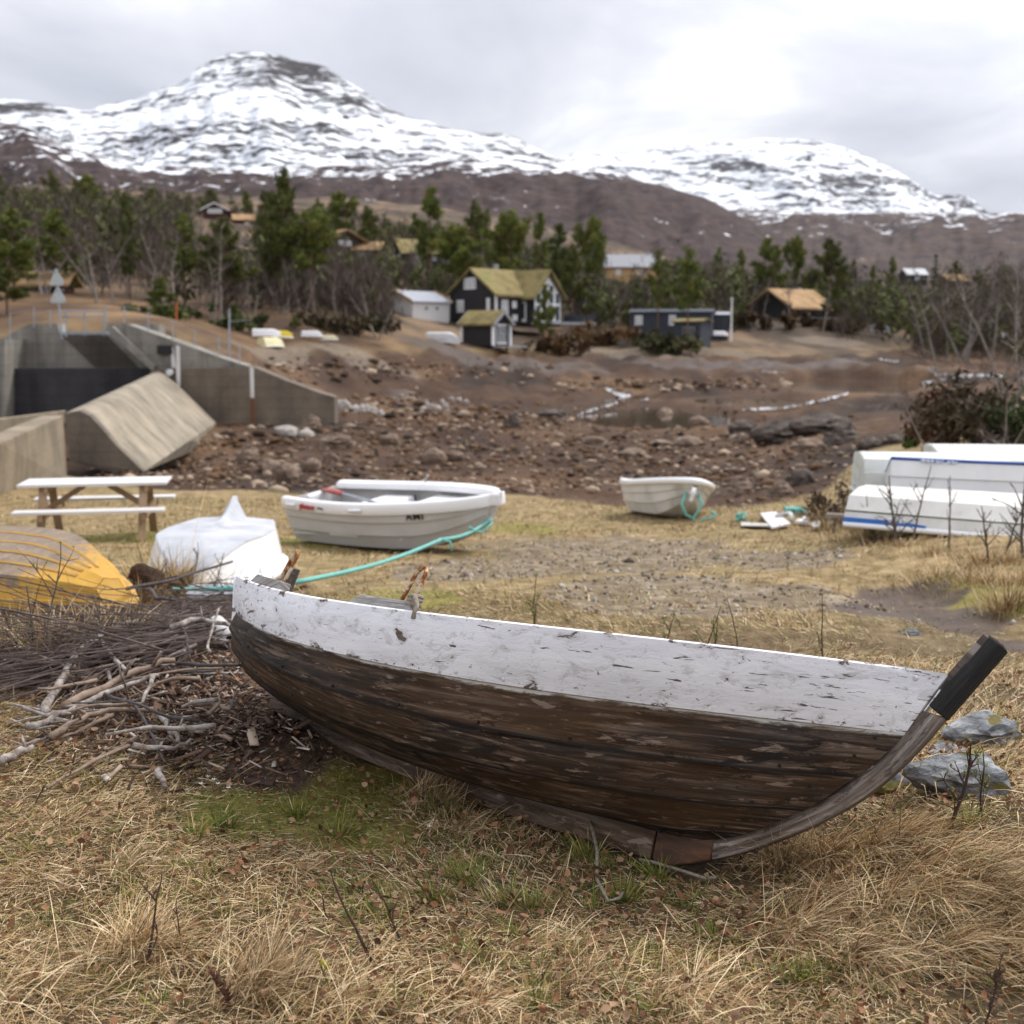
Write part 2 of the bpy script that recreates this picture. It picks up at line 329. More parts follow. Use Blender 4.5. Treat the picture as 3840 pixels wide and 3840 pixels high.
def build_ground():
    ny = 900; nx = 460
    yy = np.exp(np.linspace(math.log(3.0), math.log(9000.0), ny)) - 14 + 1.5; yy = yy[yy > -11]
    ss = np.linspace(-1, 1, nx); ss = np.sign(ss) * np.abs(ss) ** 1.15 * 0.95
    Yg, Sg = np.meshgrid(yy, ss, indexing='ij'); Xg = Sg * (Yg + 16.0)
    Z = zt(Xg, Yg); V = np.stack([Xg, Yg, Z], -1).reshape(-1, 3)
    r, c = Xg.shape; idx = np.arange(r * c).reshape(r, c)
    Fq = np.stack([idx[:-1, :-1], idx[:-1, 1:], idx[1:, 1:], idx[1:, :-1]], -1).reshape(-1, 4)
    lake, grey, green, bark, mud, heath = zones(Xg.ravel(), Yg.ravel())
    o = np_mesh('ground', V, Fq, None, smooth=True, col=np.stack([lake, grey, green], 1))
    a = o.data.color_attributes.new('col2', 'FLOAT_COLOR', 'POINT'); c4 = np.ones((len(V), 4), np.float32); c4[:, 0] = bark; c4[:, 1] = mud; c4[:, 2] = heath; a.data.foreach_set('color', c4.ravel())
    tag(o, 'dry grass bank falling to a stony brown lake bed and rising to wooded slopes', None, None, 'structure')
    m, nt, b = newmat('ground')
    A = nn(nt, 'ShaderNodeVertexColor', layer_name='col'); B = nn(nt, 'ShaderNodeVertexColor', layer_name='col2')
    sa = nn(nt, 'ShaderNodeSeparateColor'); lk(nt, A.outputs[0], sa.inputs[0]); sb = nn(nt, 'ShaderNodeSeparateColor'); lk(nt, B.outputs[0], sb.inputs[0])
    v = coordnode(nt, 'Object'); vs = coordnode(nt, 'Object', (1, .45, 1))
    nbig = noise(nt, v, .9, 5, .6); nmid = noise(nt, v, 5, 6, .65); nfin = noise(nt, v, 38, 5, .7); nlow = noise(nt, vs, .12, 5, .6)
    grass = ramp(nt, nmid, [(.25, (.080, .054, .022)), (.42, (.185, .125, .052)), (.58, (.33, .24, .12)), (.78, (.50, .385, .22))])
    grass = mix(nt, math_(nt, 'MULTIPLY', ramp(nt, nbig, [(.45, 0), (.62, 1)]), .45), grass, (.17, .135, .05))
    grn = ramp(nt, nmid, [(.25, (.075, .06, .016)), (.5, (.20, .175, .030)), (.75, (.36, .29, .10))])
    gry = ramp(nt, nmid, [(.25, (.070, .052, .036)), (.5, (.165, .128, .092)), (.75, (.36, .31, .255))])
    lk1 = ramp(nt, nlow, [(.27, (.017, .008, .004)), (.42, (.044, .021, .010)), (.53, (.080, .040, .019)), (.63, (.15, .085, .042)), (.70, (.055, .031, .019)), (.82, (.13, .092, .066))])
    lkn = mix(nt, .75, lk1, ramp(nt, nmid, [(.28, .22), (.55, 1.0), (.8, 1.7)]), 'MULTIPLY')
    brk = ramp(nt, nfin, [(.25, (.02, .013, .010)), (.5, (.07, .042, .028)), (.7, (.16, .10, .07)), (.9, (.3, .22, .16))])
    md = ramp(nt, nmid, [(.25, (.028, .017, .012)), (.6, (.075, .047, .034)), (.85, (.15, .10, .075))])
    hea = ramp(nt, nlow, [(.28, (.026, .017, .008)), (.42, (.065, .030, .013)), (.54, (.15, .085, .036)), (.66, (.27, .165, .075)), (.75, (.080, .070, .020))])
    hea = mix(nt, .5, hea, ramp(nt, noise(nt, v, .9, 6, .7), [(.25, .25), (.6, 1.0), (.8, 1.5)]), 'MULTIPLY')
    fst = ramp(nt, nlow, [(.28, (.030, .022, .013)), (.5, (.072, .047, .028)), (.64, (.20, .132, .078)), (.78, (.065, .058, .026))])
    rag = math_(nt, 'ADD', math_(nt, 'MULTIPLY', math_(nt, 'SUBTRACT', noise(nt, v, 2.2, 6, .7), .5), 1.5), math_(nt, 'MULTIPLY', math_(nt, 'SUBTRACT', nfin, .5), .7))
    def rg_(o_): return ramp(nt, math_(nt, 'ADD', o_, rag), [(.28, 0.0), (.80, 1.0)])
    # slopes far behind carry bare purple-brown birch scrub
    sp = nn(nt, 'ShaderNodeSeparateXYZ'); g = nn(nt, 'ShaderNodeNewGeometry'); lk(nt, g.outputs['Position'], sp.inputs[0])
    near = nn(nt, 'ShaderNodeMapRange', interpolation_type='SMOOTHSTEP'); lk(nt, sp.outputs[1], near.inputs[0])
    for i_, v_ in ((1, 4.5), (2, 11.0), (3, .85), (4, 0.0)): near.inputs[i_].default_value = v_
    grass = mix(nt, near.outputs[0], grass, ramp(nt, nfin, [(.35, (.022, .014, .008)), (.58, (.085, .053, .028)), (.78, (.24, .165, .095))]))
    sy = math_(nt, 'MULTIPLY_ADD', sp.outputs[0], -.25, sp.outputs[1])
    ff = nn(nt, 'ShaderNodeMapRange', interpolation_type='SMOOTHSTEP'); lk(nt, sy, ff.inputs[0]); ff.inputs[1].default_value = 92; ff.inputs[2].default_value = 132
    hea = mix(nt, ff.outputs[0], hea, fst)
    c = mix(nt, math_(nt, 'MULTIPLY', rg_(sa.outputs[2]), .8), grass, grn)
    c = mix(nt, sb.outputs[2], c, hea); c = mix(nt, sa.outputs[0], c, lkn)
    c = mix(nt, math_(nt, 'MULTIPLY', rg_(sa.outputs[1]), .68), c, gry); c = mix(nt, rg_(sb.outputs[0]), c, brk); c = mix(nt, math_(nt, 'MULTIPLY', rg_(sb.outputs[1]), .9), c, md)
    c = mix(nt, .45, c, ramp(nt, nfin, [(.25, .35), (.55, 1.0), (.85, 1.6)]), 'MULTIPLY')
    lk(nt, c, b.inputs['Base Color'])
    rg = math_(nt, 'MULTIPLY_ADD', sb.outputs[1], -.28, .92); lk(nt, rg, b.inputs['Roughness']); b.inputs['Specular IOR Level'].default_value = .3
    hgt = math_(nt, 'ADD', math_(nt, 'MULTIPLY', nfin, .5), nmid); bump(nt, b, hgt, .6, .03)
    o.data.materials.append(m)
build_ground()
def build_water():
    m, nt, b = newmat('water'); v = coordnode(nt, 'Object', (.5, 1, 1)); f = noise(nt, v, 3.0, 5, .6)
    lk(nt, ramp(nt, noise(nt, v, .35, 4, .6), [(.3, (.035, .024, .016)), (.7, (.085, .06, .04))]), b.inputs['Base Color']); b.inputs['Roughness'].default_value = .07; b.inputs['Specular IOR Level'].default_value = .22
    bump(nt, b, f, .06, .03)
    nm = ['dark shallow pool behind the black boulder in the lake bed', 'narrow stream channel running across the brown lake bed', 'still brown pool at the far side of the lake bed', 'short feeder stream falling into the dark pool']
    for (uc, cx, cy, hw, hd, tl, lv), lab in zip(WATER, nm):
        n = 40; ang = np.linspace(0, 2 * np.pi, n, endpoint=False); c, s = math.cos(tl), math.sin(tl); V = [(cx, cy, lv)]
        for a in ang: x = hw * 1.32 * math.cos(a); y = hd * 1.32 * math.sin(a); V.append((cx + x * c - y * s, cy + x * s + y * c, lv))
        Fc = np.array([(0, 1 + i, 1 + (i + 1) % n) for i in range(n)])
        tag(np_mesh('water', np.array(V), Fc, m), lab, None, None, 'structure')
build_water()
# white water of the rapids: broken foam lying on the stream bed
def build_foam():
    rng = np.random.default_rng(5); m = pmat('foam', [(.42, (.12, .10, .085)), (.54, (.45, .46, .48)), (.68, (.74, .75, .77))], 1.3, .5, .4, .05)
    bm = MB()
    rib = [([(1092, 786), (1120, 776), (1150, 768), (1180, 758), (1205, 752)], 1.5), ([(1140, 735), (1158, 742), (1176, 748), (1200, 752), (1222, 757)], 5), ([(1400, 777), (1470, 774), (1515, 768)], 1.0), ([(1520, 765), (1560, 756), (1606, 743)], 2.0), ([(1752, 698), (1768, 708), (1800, 712), (1850, 710), (1896, 712)], 4), ([(1740, 724), (1765, 722), (1790, 716)], 3), ([(1660, 679), (1676, 682), (1692, 684)], 1.6), ([(1440, 704), (1480, 706)], .8)]
    for pl, hw in rib:
        n = len(pl) * 9; tq = np.linspace(0, len(pl) - 1, n); us = np.interp(tq, range(len(pl)), [p[0] for p in pl]) + rng.normal(0, 1.5, n); vs_ = np.interp(tq, range(len(pl)), [p[1] for p in pl]) + rng.normal(0, hw * .12, n); A = []; B_ = []; C_ = []
        env = np.sin(np.linspace(.12, math.pi - .12, n)) ** .5
        for u, v, e in zip(us, vs_, env):
            w1 = hw * e * rng.uniform(.35, 1.1); w2 = hw * e * rng.uniform(.35, 1.1); a = G(u, v - w1); b_ = G(u, v + w2); c = a.lerp(b_, .5); c.z = zg(c.x, c.y) + .16 + .05 * rng.random(); a.z += .07; b_.z += .07; A.append(a); B_.append(c); C_.append(b_)
        for i in range(n - 1):
            if rng.random() < .86: bm.loft([[A[i], B_[i], C_[i]], [A[i + 1], B_[i + 1], C_[i + 1]]])
    tag(bm.build('water_foam', m, smooth=True), 'white foaming rapids where the stream crosses the lake bed', None, None, 'structure')
build_foam()
# ------------------------------------------------------------------ hills and snow mountains
def snowmat(name, rock, snow, bands):
    """bands: list of (x, z, rx, rz, amount) that carry more bare rock"""
    m, nt, b = newmat(name); g = nn(nt, 'ShaderNodeNewGeometry'); sp = nn(nt, 'ShaderNodeSeparateXYZ'); lk(nt, g.outputs['Position'], sp.inputs[0])
    return m, nt, b, g, sp
def sheet(name, sil, yf, yb, zb, mat, label, nu=340, nq=90, rough=1.0, sd=0, power=1.0, vfun=None):
    us = np.linspace(sil[0][0], sil[-1][0], nu); vr = np.interp(us, [p[0] for p in sil], [p[1] for p in sil])
    vr = vr + (fbm(us * .03, us * 0, 4, sd) - .5) * 5 * rough + (fbm(us * .12, us * 0, 3, sd + 9) - .5) * 2.2 * rough
    q = np.linspace(0, 1.35, nq); V = []
    kx = (us - CEN) / FPX; zr = np.array([CAMZ + slope(v) * yb for v in vr])
    Q, U = np.meshgrid(q, us, indexing='ij'); Y = yf + (yb - yf) * Q; Z = np.empty_like(Y)
    prof = np.where(Q < 1, np.clip(Q, 0, 1) ** power, 1 - (Q - 1) * 1.6)
    rel = (fbm(U * .012, Q * 5, 4, sd + 3) - .5) * .22 + (fbm(U * .03 + Q * 2, Q * 14, 3, sd + 7) - .5) * .05
    env = np.sin(np.clip(Q, 0, 1) * np.pi) ** .7
    H = zr[None, :] - zb
    Z = zb + H * np.clip(prof + rel * env * rough, -0.05, None)
    # keep the measured ridge as the skyline
    lim = CAMZ + (zr[None, :] - CAMZ) / yb * Y; Z = np.where(Q < .985, np.minimum(Z, lim - .002 * Y * (1 - np.clip(Q, 0, 1))), Z)
    dyv = 1.0; X = (U - CEN) / FPX * Y / (_c - (np.interp(U, us, vr) - CEN) / FPX * _s)
    V = np.stack([X, Y, Z], -1).reshape(-1, 3); idx = np.arange(nq * nu).reshape(nq, nu)
    Fq = np.stack([idx[:-1, :-1], idx[:-1, 1:], idx[1:, 1:], idx[1:, :-1]], -1).reshape(-1, 4)
    return tag(np_mesh(name, V, Fq, mat, smooth=True), label, None, None, 'structure')
def mountain_mat(name, rock1, rock2, base, ybk, strata=(.0009, .0009, .012), patches=(), tilt=0.0, fade=None, lo=.47, hi=.53, sn=(.80, .83, .88), scl=1.0, yk=1.0, amp=1.0):
    m, nt, b = newmat(name); g = nn(nt, 'ShaderNodeNewGeometry')
    mp = nn(nt, 'ShaderNodeMapping'); mp.inputs['Scale'].default_value = strata; mp.inputs['Rotation'].default_value = (0, tilt, 0); lk(nt, g.outputs['Position'], mp.inputs[0])
    n1 = noise(nt, mp.outputs[0], 1.0 * scl, 7, .62, .9); n2 = noise(nt, mp.outputs[0], 4.5 * scl, 5, .6, .4)
    s = math_(nt, 'ADD', math_(nt, 'MULTIPLY', n1, .52), math_(nt, 'MULTIPLY', n2, .48))
    if amp != 1.0: s = math_(nt, 'MULTIPLY_ADD', math_(nt, 'SUBTRACT', s, .5), amp, .5)
    sp = nn(nt, 'ShaderNodeSeparateXYZ'); lk(nt, g.outputs['Position'], sp.inputs[0])
    for (u, v, ru, rv, amt) in patches:
        p = P(u, v, ybk * yk); e = P(u + ru, v - rv, ybk * yk)
        ax = math_(nt, 'DIVIDE', math_(nt, 'SUBTRACT', sp.outputs[0], p.x), e.x - p.x); az = math_(nt, 'DIVIDE', math_(nt, 'SUBTRACT', sp.outputs[2], p.z), e.z - p.z)
        r2 = math_(nt, 'ADD', math_(nt, 'MULTIPLY', ax, ax), math_(nt, 'MULTIPLY', az, az))
        ex = math_(nt, 'POWER', 2.718, math_(nt, 'MULTIPLY', r2, -1.0)); s = math_(nt, 'MULTIPLY_ADD', ex, -amt, s)
    if fade:
        z0, z1, amt = fade; mr = nn(nt, 'ShaderNodeMapRange'); lk(nt, sp.outputs[2], mr.inputs[0])
        for i, vv in ((1, z0), (2, z1), (3, -amt), (4, 0.0)): mr.inputs[i].default_value = vv
        s = math_(nt, 'ADD', s, mr.outputs[0])
    k = ramp(nt, s, [(lo, 0.0), (hi, 1.0)])
    rc = mix(nt, ramp(nt, n2, [(.35, 0.0), (.65, 1.0)]), rock1, rock2)
    lk(nt, mix(nt, k, rc, sn), b.inputs['Base Color']); b.inputs['Roughness'].default_value = .9; b.inputs['Specular IOR Level'].default_value = .1
    return m
S1 = [(-120, 190), (0, 188), (40, 188), (75, 192), (110, 201), (170, 207), (200, 196), (260, 186), (310, 163), (345, 152), (372, 128), (400, 111), (435, 101), (470, 97), (510, 99), (550, 112), (590, 119), (620, 129), (660, 156), (690, 174), (720, 196), (745, 207), (780, 224), (805, 229), (850, 245), (900, 249), (955, 252), (990, 266), (1030, 290), (1060, 306), (1100, 325), (1200, 360)]
mm1 = mountain_mat('mountain_snow', (.024, .023, .027), (.075, .066, .063), 0, 3300, (.0085, .003, .060), [(575, 145, 75, 60, .10), (500, 330, 420, 40, .03), (60, 215, 90, 22, .10), (700, 225, 60, 26, .07), (400, 112, 60, 8, .05), (480, 280, 330, 22, -.07)], .03, lo=.468, hi=.50)
sheet('mountain', S1, 1700, 3300, 120, mm1, 'steep snowy mountain with dark bands of bare rock, tallest in view', sd=3, power=1.15)
S2 = [(1000, 330), (1040, 302), (1080, 288), (1150, 290), (1180, 293), (1230, 282), (1290, 274), (1350, 268), (1400, 264), (1450, 260), (1500, 261), (1540, 264), (1560, 268), (1600, 280), (1650, 301), (1700, 326), (1740, 353), (1765, 368), (1800, 365), (1830, 371), (1850, 388), (1868, 402), (1960, 450)]
mm2 = mountain_mat('far_mountain_snow', (.045, .045, .052), (.11, .10, .10), 0, 5200, (.0060, .0022, .030), [(1550, 370, 160, 26, .06), (1330, 330, 60, 26, .06), (1450, 285, 120, 22, -.05), (1180, 300, 90, 16, -.06), (1790, 380, 50, 20, .07)], -.05, lo=.452, hi=.50)
sheet('mountain', S2, 3900, 5200, 60, mm2, 'broad rounded snow mountain on the right behind the valley', sd=14, power=.9)
S3 = [(1250, 400), (1400, 395), (1500, 398), (1600, 401), (1700, 400), (1800, 403), (1860, 403), (1900, 398), (1960, 400), (2150, 396), (2400, 400)]
mm3 = mountain_mat('plateau', (.038, .030, .034), (.10, .070, .056), 0, 3000, (.010, .004, .045), [], 0.0, fade=(60, 330, .17), lo=.47, hi=.52)
sheet('mountain', S3, 900, 3000, 14, mm3, 'long brown fell with scattered snow patches below the right mountain', sd=24, power=.8)
S4 = [(-250, 200), (-60, 225), (0, 233), (50, 240), (100, 262), (150, 281), (200, 290), (212, 303), (260, 311), (400, 316), (600, 314), (740, 306), (800, 299), (880, 292), (960, 302), (1060, 318), (1110, 318), (1160, 328), (1250, 350), (1330, 374), (1400, 407), (1450, 434), (1490, 458), (1540, 484), (1600, 505), (1700, 540)]
mm4 = mountain_mat('scrub_hill', (.030, .021, .024), (.078, .053, .046), 0, 1150, (.020, .008, .060), [(60, 270, 130, 45, .08), (1290, 410, 190, 60, .30), (380, 325, 460, 40, -.06), (900, 308, 360, 32, -.07), (1160, 325, 150, 14, -.05), (700, 400, 400, 34, .12)], -.12, fade=(70, 175, .26), lo=.522, hi=.552, yk=.95, amp=2.3)
sheet('hill', S4, 430, 1150, 4, mm4, 'long brown scrub-covered hill with snow patches in front of the mountains', nu=420, sd=33, power=.85)

# ------------------------------------------------------------------ the air between here and the mountains
def build_haze():
    m = bpy.data.materials.new('haze'); m.use_nodes = True; nt = m.node_tree; nt.nodes.clear(); o = nn(nt, 'ShaderNodeOutputMaterial'); v = nn(nt, 'ShaderNodeVolumePrincipled')
    v.inputs['Color'].default_value = (.80, .86, 1.0, 1); v.inputs['Density'].default_value = .000013; v.inputs['Anisotropy'].default_value = 0.0; lk(nt, v.outputs[0], o.inputs['Volume'])
    f = MB(); f.box((0, 4500, 520), (24000, 13000, 1300)); tag(f.build('haze', m), 'thin even air between the shore and the mountains', None, None, 'stuff')
build_haze()
# ------------------------------------------------------------------ shared materials
def concrete(name, tone, streak=.5, dark=.55, form=.35):
    m, nt, b = newmat(name); v = coordnode(nt, 'Object'); vv = coordnode(nt, 'Object', (1.0, 1.0, .10))
    base = ramp(nt, noise(nt, v, .8, 6, .65), [(.25, tuple(t * .62 for t in tone)), (.5, tone), (.75, tuple(min(1, t * 1.28) for t in tone))])
    st = ramp(nt, noise(nt, vv, .9, 6, .65), [(.30, dark * .35), (.47, .8), (.6, 1.15)])
    c = mix(nt, streak, base, st, 'MULTIPLY')
    wv = nn(nt, 'ShaderNodeTexWave', wave_type='BANDS', bands_direction='Z', _Scale=.62, _Distortion=.25); lk(nt, v, wv.inputs['Vector'])
    c = mix(nt, form, c, ramp(nt, wv.outputs['Fac'], [(.0, .45), (.06, 1.0)]), 'MULTIPLY')
    c = mix(nt, .3, c, ramp(nt, noise(nt, v, 9, 4, .7), [(.3, .5), (.7, 1.3)]), 'MULTIPLY')
    lk(nt, c, b.inputs['Base Color']); b.inputs['Roughness'].default_value = .9; bump(nt, b, noise(nt, v, 6, 5, .6), .35, .05)
    return m
M = {}
M['conc'] = concrete('grey_concrete', (.27, .25, .215), .75, .45)
M['conc_light'] = concrete('pale_concrete', (.29, .245, .18), .7, .5, .05)
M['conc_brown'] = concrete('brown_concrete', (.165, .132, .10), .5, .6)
M['conc_wall'] = concrete('tan_concrete', (.25, .20, .135), .5, .6, .15)
M['conc_dark'] = concrete('dark_wet_concrete', (.048, .045, .05), .6, .6)
M['steel'] = pmat('galvanised_steel', [(.3, (.26, .29, .33)), (.7, (.42, .45, .49))], 6, .5, .1, metal=.3)
M['rust'] = pmat('rusty_steel', [(.3, (.09, .035, .018)), (.7, (.26, .10, .04))], 20, .85, .3)
M['white'] = pmat('white_paint', [(.3, (.72, .72, .73)), (.7, (.82, .82, .82))], 3, .55, .08)
M['offwhite'] = pmat('garage_white', [(.3, (.60, .585, .57)), (.7, (.70, .685, .67))], 2, .7, .1, sc=(3, 3, .3))
M['blackwood'] = pmat('dark_stained_boards', [(.3, (.016, .014, .015)), (.7, (.036, .033, .034))], 3, .75, .4, .02, sc=(6, 6, .3))
M['bluewood'] = pmat('blue_grey_boards', [(.3, (.030, .034, .045)), (.7, (.065, .072, .09))], 3, .75, .3, .02, sc=(6, 6, .3))
M['redwood'] = pmat('dark_red_boards', [(.3, (.045, .013, .012)), (.7, (.09, .028, .024))], 3, .75, .3, .02, sc=(6, 6, .3))
M['brownwood'] = pmat('brown_log_wall', [(.3, (.035, .026, .020)), (.7, (.085, .062, .046))], 3, .8, .4, .03, sc=(.4, .4, 5))
M['glass'] = pmat('window_glass', [(.3, (.02, .025, .03)), (.7, (.07, .08, .09))], 1.5, .12, 0, spec=.5)
M['curtain'] = pmat('curtained_glass', [(.3, (.42, .42, .43)), (.7, (.60, .60, .61))], 5, .2, 0, sc=(5, 5, .5), spec=.5)
M['sod'] = pmat('sod_roof', [(.25, (.085, .068, .030)), (.42, (.17, .135, .055)), (.55, (.25, .195, .085)), (.66, (.14, .155, .05)), (.8, (.29, .21, .10))], .55, .95, .8, .12, detail=8)
M['sodtan'] = pmat('dry_sod_roof', [(.25, (.17, .105, .050)), (.5, (.34, .215, .11)), (.75, (.46, .31, .17))], .6, .95, .8, .12, detail=8)
M['metalroof'] = pmat('grey_sheet_roof', [(.3, (.26, .28, .32)), (.7, (.36, .38, .42))], 2, .45, .15)
M['slate'] = pmat('grey_shingles', [(.3, (.22, .22, .24)), (.7, (.36, .36, .39))], 4, .7, .4, .05)
M['trimtan'] = pmat('tan_board', [(.3, (.38, .24, .11)), (.7, (.50, .33, .16))], 4, .7, .1)
# ------------------------------------------------------------------ the dam and its walls
def quadwall(name, pixels, depth, thick, mat, label, cat='concrete wall', parent=None):
    """a wall face measured at its corners, with its real thickness going away from the eye"""
    f = MB(); poly = [P(u, v, (d if d else depth)) for u, v, d in [(p + (0,))[:3] for p in pixels]]
    f.prism(poly, Vector(thick)); o = f.build(name, mat, parent)
    if parent is None: tag(o, label, cat, None, 'thing')
    return o
def dam():
    d = root('dam_weir', P(100, 780, 62), 0, 'stained concrete weir wall with a dark lower block under the footbridge', 'dam'); d['kind'] = 'thing'
    inv = Matrix.Translation(-Vector(d.location))
    def part(name, pix, thick, mat):
        f = MB(); f.prism([inv @ P(*p) for p in pix], Vector(thick)); return f.build(name, mat, d)
    part('upper_wall', [(-60, 655, 62), (0, 640, 62), (54, 612, 62), (108, 611, 62), (112, 628, 62), (200, 628, 62), (204, 611, 62), (300, 612, 62), (300, 700, 62), (-60, 700, 62)], (0, 1.2, 0), M['conc'])
    part('lower_block', [(8, 695, 60.6), (300, 695, 60.6), (300, 800, 60.6), (8, 800, 60.6)], (0, 1.39, 0), M['conc_dark'])
    part('pillar', [(-40, 640, 59.4), (8, 640, 59.4), (8, 800, 59.4), (-40, 800, 59.4)], (0, 2.6, 0), M['conc'])
    part('recess_shade', [(112, 629, 61.96), (199, 629, 61.96), (262, 694, 61.96), (180, 694, 61.96)], (0, .034, 0), concrete('shaded_stained_concrete', (.10, .085, .07), .7, .4))  # thin dark sheet on the wall: recess shade and stain put into its colour
    # right retaining wall
    r = root('retaining_wall', P(450, 790, 58), 0, 'long grey-brown concrete retaining wall stepping down beside the lake bed', 'concrete wall'); r['kind'] = 'thing'
    inv2 = Matrix.Translation(-Vector(r.location))
    def rp(name, pix, thick, mat):
        f = MB(); f.prism([inv2 @ P(*p) for p in pix], Vector(thick)); return f.build(name, mat, r)
    rp('upper_wall', [(208, 611, 58.6), (238, 611, 58.6), (300, 633, 58.4), (372, 658, 58.3), (420, 676, 58.2), (464, 690, 58.1), (464, 697, 58.1), (290, 697, 58.6)], (0, 1.5, 0), M['conc'])
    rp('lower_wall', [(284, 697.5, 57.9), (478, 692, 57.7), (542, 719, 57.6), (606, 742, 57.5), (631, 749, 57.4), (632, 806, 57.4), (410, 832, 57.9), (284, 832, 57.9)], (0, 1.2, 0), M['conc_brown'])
    rp('wing_coping', [(196, 620, 58.2), (212, 616, 58.2), (292, 690, 58.2), (288, 700, 58.2)], (0, 3.4, 0), M['conc'])
    f = MB(); a = inv2 @ P(474.5, 693, 57.2); b = inv2 @ P(477, 797, 57.2); f.tube([a, a.lerp(b, .55)], .09, 8); f.build('pipe', M['offwhite'], r)
    f = MB(); f.tube([a.lerp(b, .551), b], .09, 8); f.build('pipe', M['rust'], r)
    f = MB(); f.bar(inv2 @ P(335, 652, 57.6), inv2 @ P(337, 729, 57.6), .16, .06); f.build('level_gauge', M['offwhite'], r)
    f = MB(); f.prism([inv2 @ P(*p) for p in ((322, 655, 58.3), (327, 655, 58.3), (332, 694, 58.3), (324, 694, 58.3))], (0, .02, 0)); f.build('pale_stain', M['offwhite'], r)
    f = MB(); f.box(inv2 @ P(312, 660, 58.4), (.72, .3, .42)); f.build('opening', M['blackwood'], r)
    f = MB(); c = inv2 @ P(319, 703, 57.7); f.tube([c, c + Vector((0, .25, 0))], .16, 12); f.build('drain_cap', M['white'], r)
    # sloped spillway block
    s = root('spillway_block', P(250, 850, 40), 0, 'pale sloping concrete spillway block reaching back to the retaining wall', 'spillway'); s['kind'] = 'thing'
    inv3 = Matrix.Translation(-Vector(s.location))
    near = [(122, 780, 34.2), (150, 775, 34.3), (170, 785, 34.2), (198, 815, 34.1), (217, 838, 34.0), (271, 890, 33.8), (240, 900, 33.9), (132, 870, 34.1)]
    far = [(290, 703, 57.4), (300, 702, 57.4), (310, 706, 57.3), (335, 727, 57.3), (350, 741, 57.2), (408, 797, 57.0), (408, 835, 57.0), (290, 835, 57.3)]
    f = MB(); f.mi = 0
    A = [inv3 @ P(*p) for p in near]; B = [inv3 @ P(*p) for p in far]
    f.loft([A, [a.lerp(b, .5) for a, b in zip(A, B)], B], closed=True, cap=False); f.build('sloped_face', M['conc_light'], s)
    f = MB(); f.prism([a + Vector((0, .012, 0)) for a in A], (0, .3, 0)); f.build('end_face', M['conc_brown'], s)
    # training wall nearest us on the left
    t = MB(); q = [P(119, 783, 33), P(127, 906, 32.6), P(0, 940, 24.4), P(-160, 985, 19), P(-160, 905, 19), P(0, 835, 24.2)]
    t.prism(q, Vector((-.55, -.10, 0))); tag(t.build('training_wall', M['conc_wall'], None, bevel=.03), 'tan concrete training wall running out of the left edge behind the picnic table', 'concrete wall', None, 'thing')
    t = MB(); q = [P(122, 776, 36), P(-120, 806, 28), P(-120, 840, 28), P(122, 800, 36)]
    t.prism(q, Vector((-.2, .6, 0))); tag(t.build('crest_wall', M['conc_wall']), 'low concrete crest wall seen behind the training wall', 'concrete wall', None, 'thing')
    # footbridge with railing
    fb = root('footbridge', P(156, 624, 60.5), 0, 'small steel footbridge with railing across the top of the weir', 'footbridge')
    inv4 = Matrix.Translation(-Vector(fb.location)); Y0 = 60.2
    def I(u, v, y=Y0): return inv4 @ P(u, v, y)
    f = MB(); f.prism([I(114, 626), I(199, 626), I(199, 631), I(114, 631)], (0, 1.3, 0)); f.build('deck', M['steel'], fb)
    for (a, b) in (((112, 587), (197, 587)), ((112, 597), (197, 597))):
        f = MB(); f.tube([I(*a), I(*b)], .035, 6); f.build('rail', M['steel'], fb)
    for u in (113, 124, 160, 196):
        f = MB(); f.tube([I(u, 586), I(u + (2 if u < 150 else 0), 634)], .04, 6); f.build('post', M['steel'], fb)
    f = MB(); f.tube([I(113, 600), I(116, 622), I(126, 636)], .05, 6); f.build('brace', M['steel'], fb)
    # two triangular warning signs on a post, seen from behind
    sg = root('road_sign', P(118, 640, 59.6), 0, 'tall post with two pale triangular signs seen from behind above the dam', 'road sign')
    inv5 = Matrix.Translation(-Vector(sg.location)); J = lambda u, v, y=59.6: inv5 @ P(u, v, y)
    f = MB(); f.tube([J(106.5, 510), J(111, 575), J(117, 640)], .05, 8); f.build('post', M['steel'], sg)
    alum = pmat('bare_aluminium_back', [(.3, (.40, .43, .42)), (.7, (.54, .56, .55))], 8, .5, .05, metal=.2)
    for pts_, y in (([(105.5, 506.5), (121, 533), (118, 538.5), (95, 538.5), (93.5, 535), (103, 509)], 59.5), ([(106, 543), (111, 542), (124, 566), (122, 571.5), (96, 571.5), (95, 566)], 59.5)):
        f = MB(); f.prism([J(u, v, y) for u, v in pts_], (0, .03, 0)); pl = f.build('sign_plate', alum, sg, bevel=.01)
        f = MB(); f.tube([Vector(pl.data.vertices[0].co).lerp(Vector(pl.data.vertices[3].co), .5) + Vector((-.22, -.02, .25)), Vector(pl.data.vertices[0].co).lerp(Vector(pl.data.vertices[3].co), .5) + Vector((.22, -.02, .25))], .02, 6); f.build('clamp', M['steel'], pl)
    # wire fence along the top of the walls
    fe = root('wire_fence', P(300, 620, 59.5), 0, 'thin wire fence on grey posts along the top of the dam walls', 'fence')
    inv6 = Matrix.Translation(-Vector(fe.location)); tops = []
    for u, vt, vb in ((19, 590, 640), (64, 579, 612), (95, 584, 612), (200, 574, 612), (235, 577, 612), (280, 589, 626), (326, 604, 644), (368, 622, 662), (413, 636, 678), (452, 654, 690)):
        a, b = inv6 @ P(u, vt, 58.9), inv6 @ P(u, vb + 6, 58.9); f = MB(); f.tube([b, a], .035, 6); f.build('post', M['steel'], fe); tops.append((b, a))
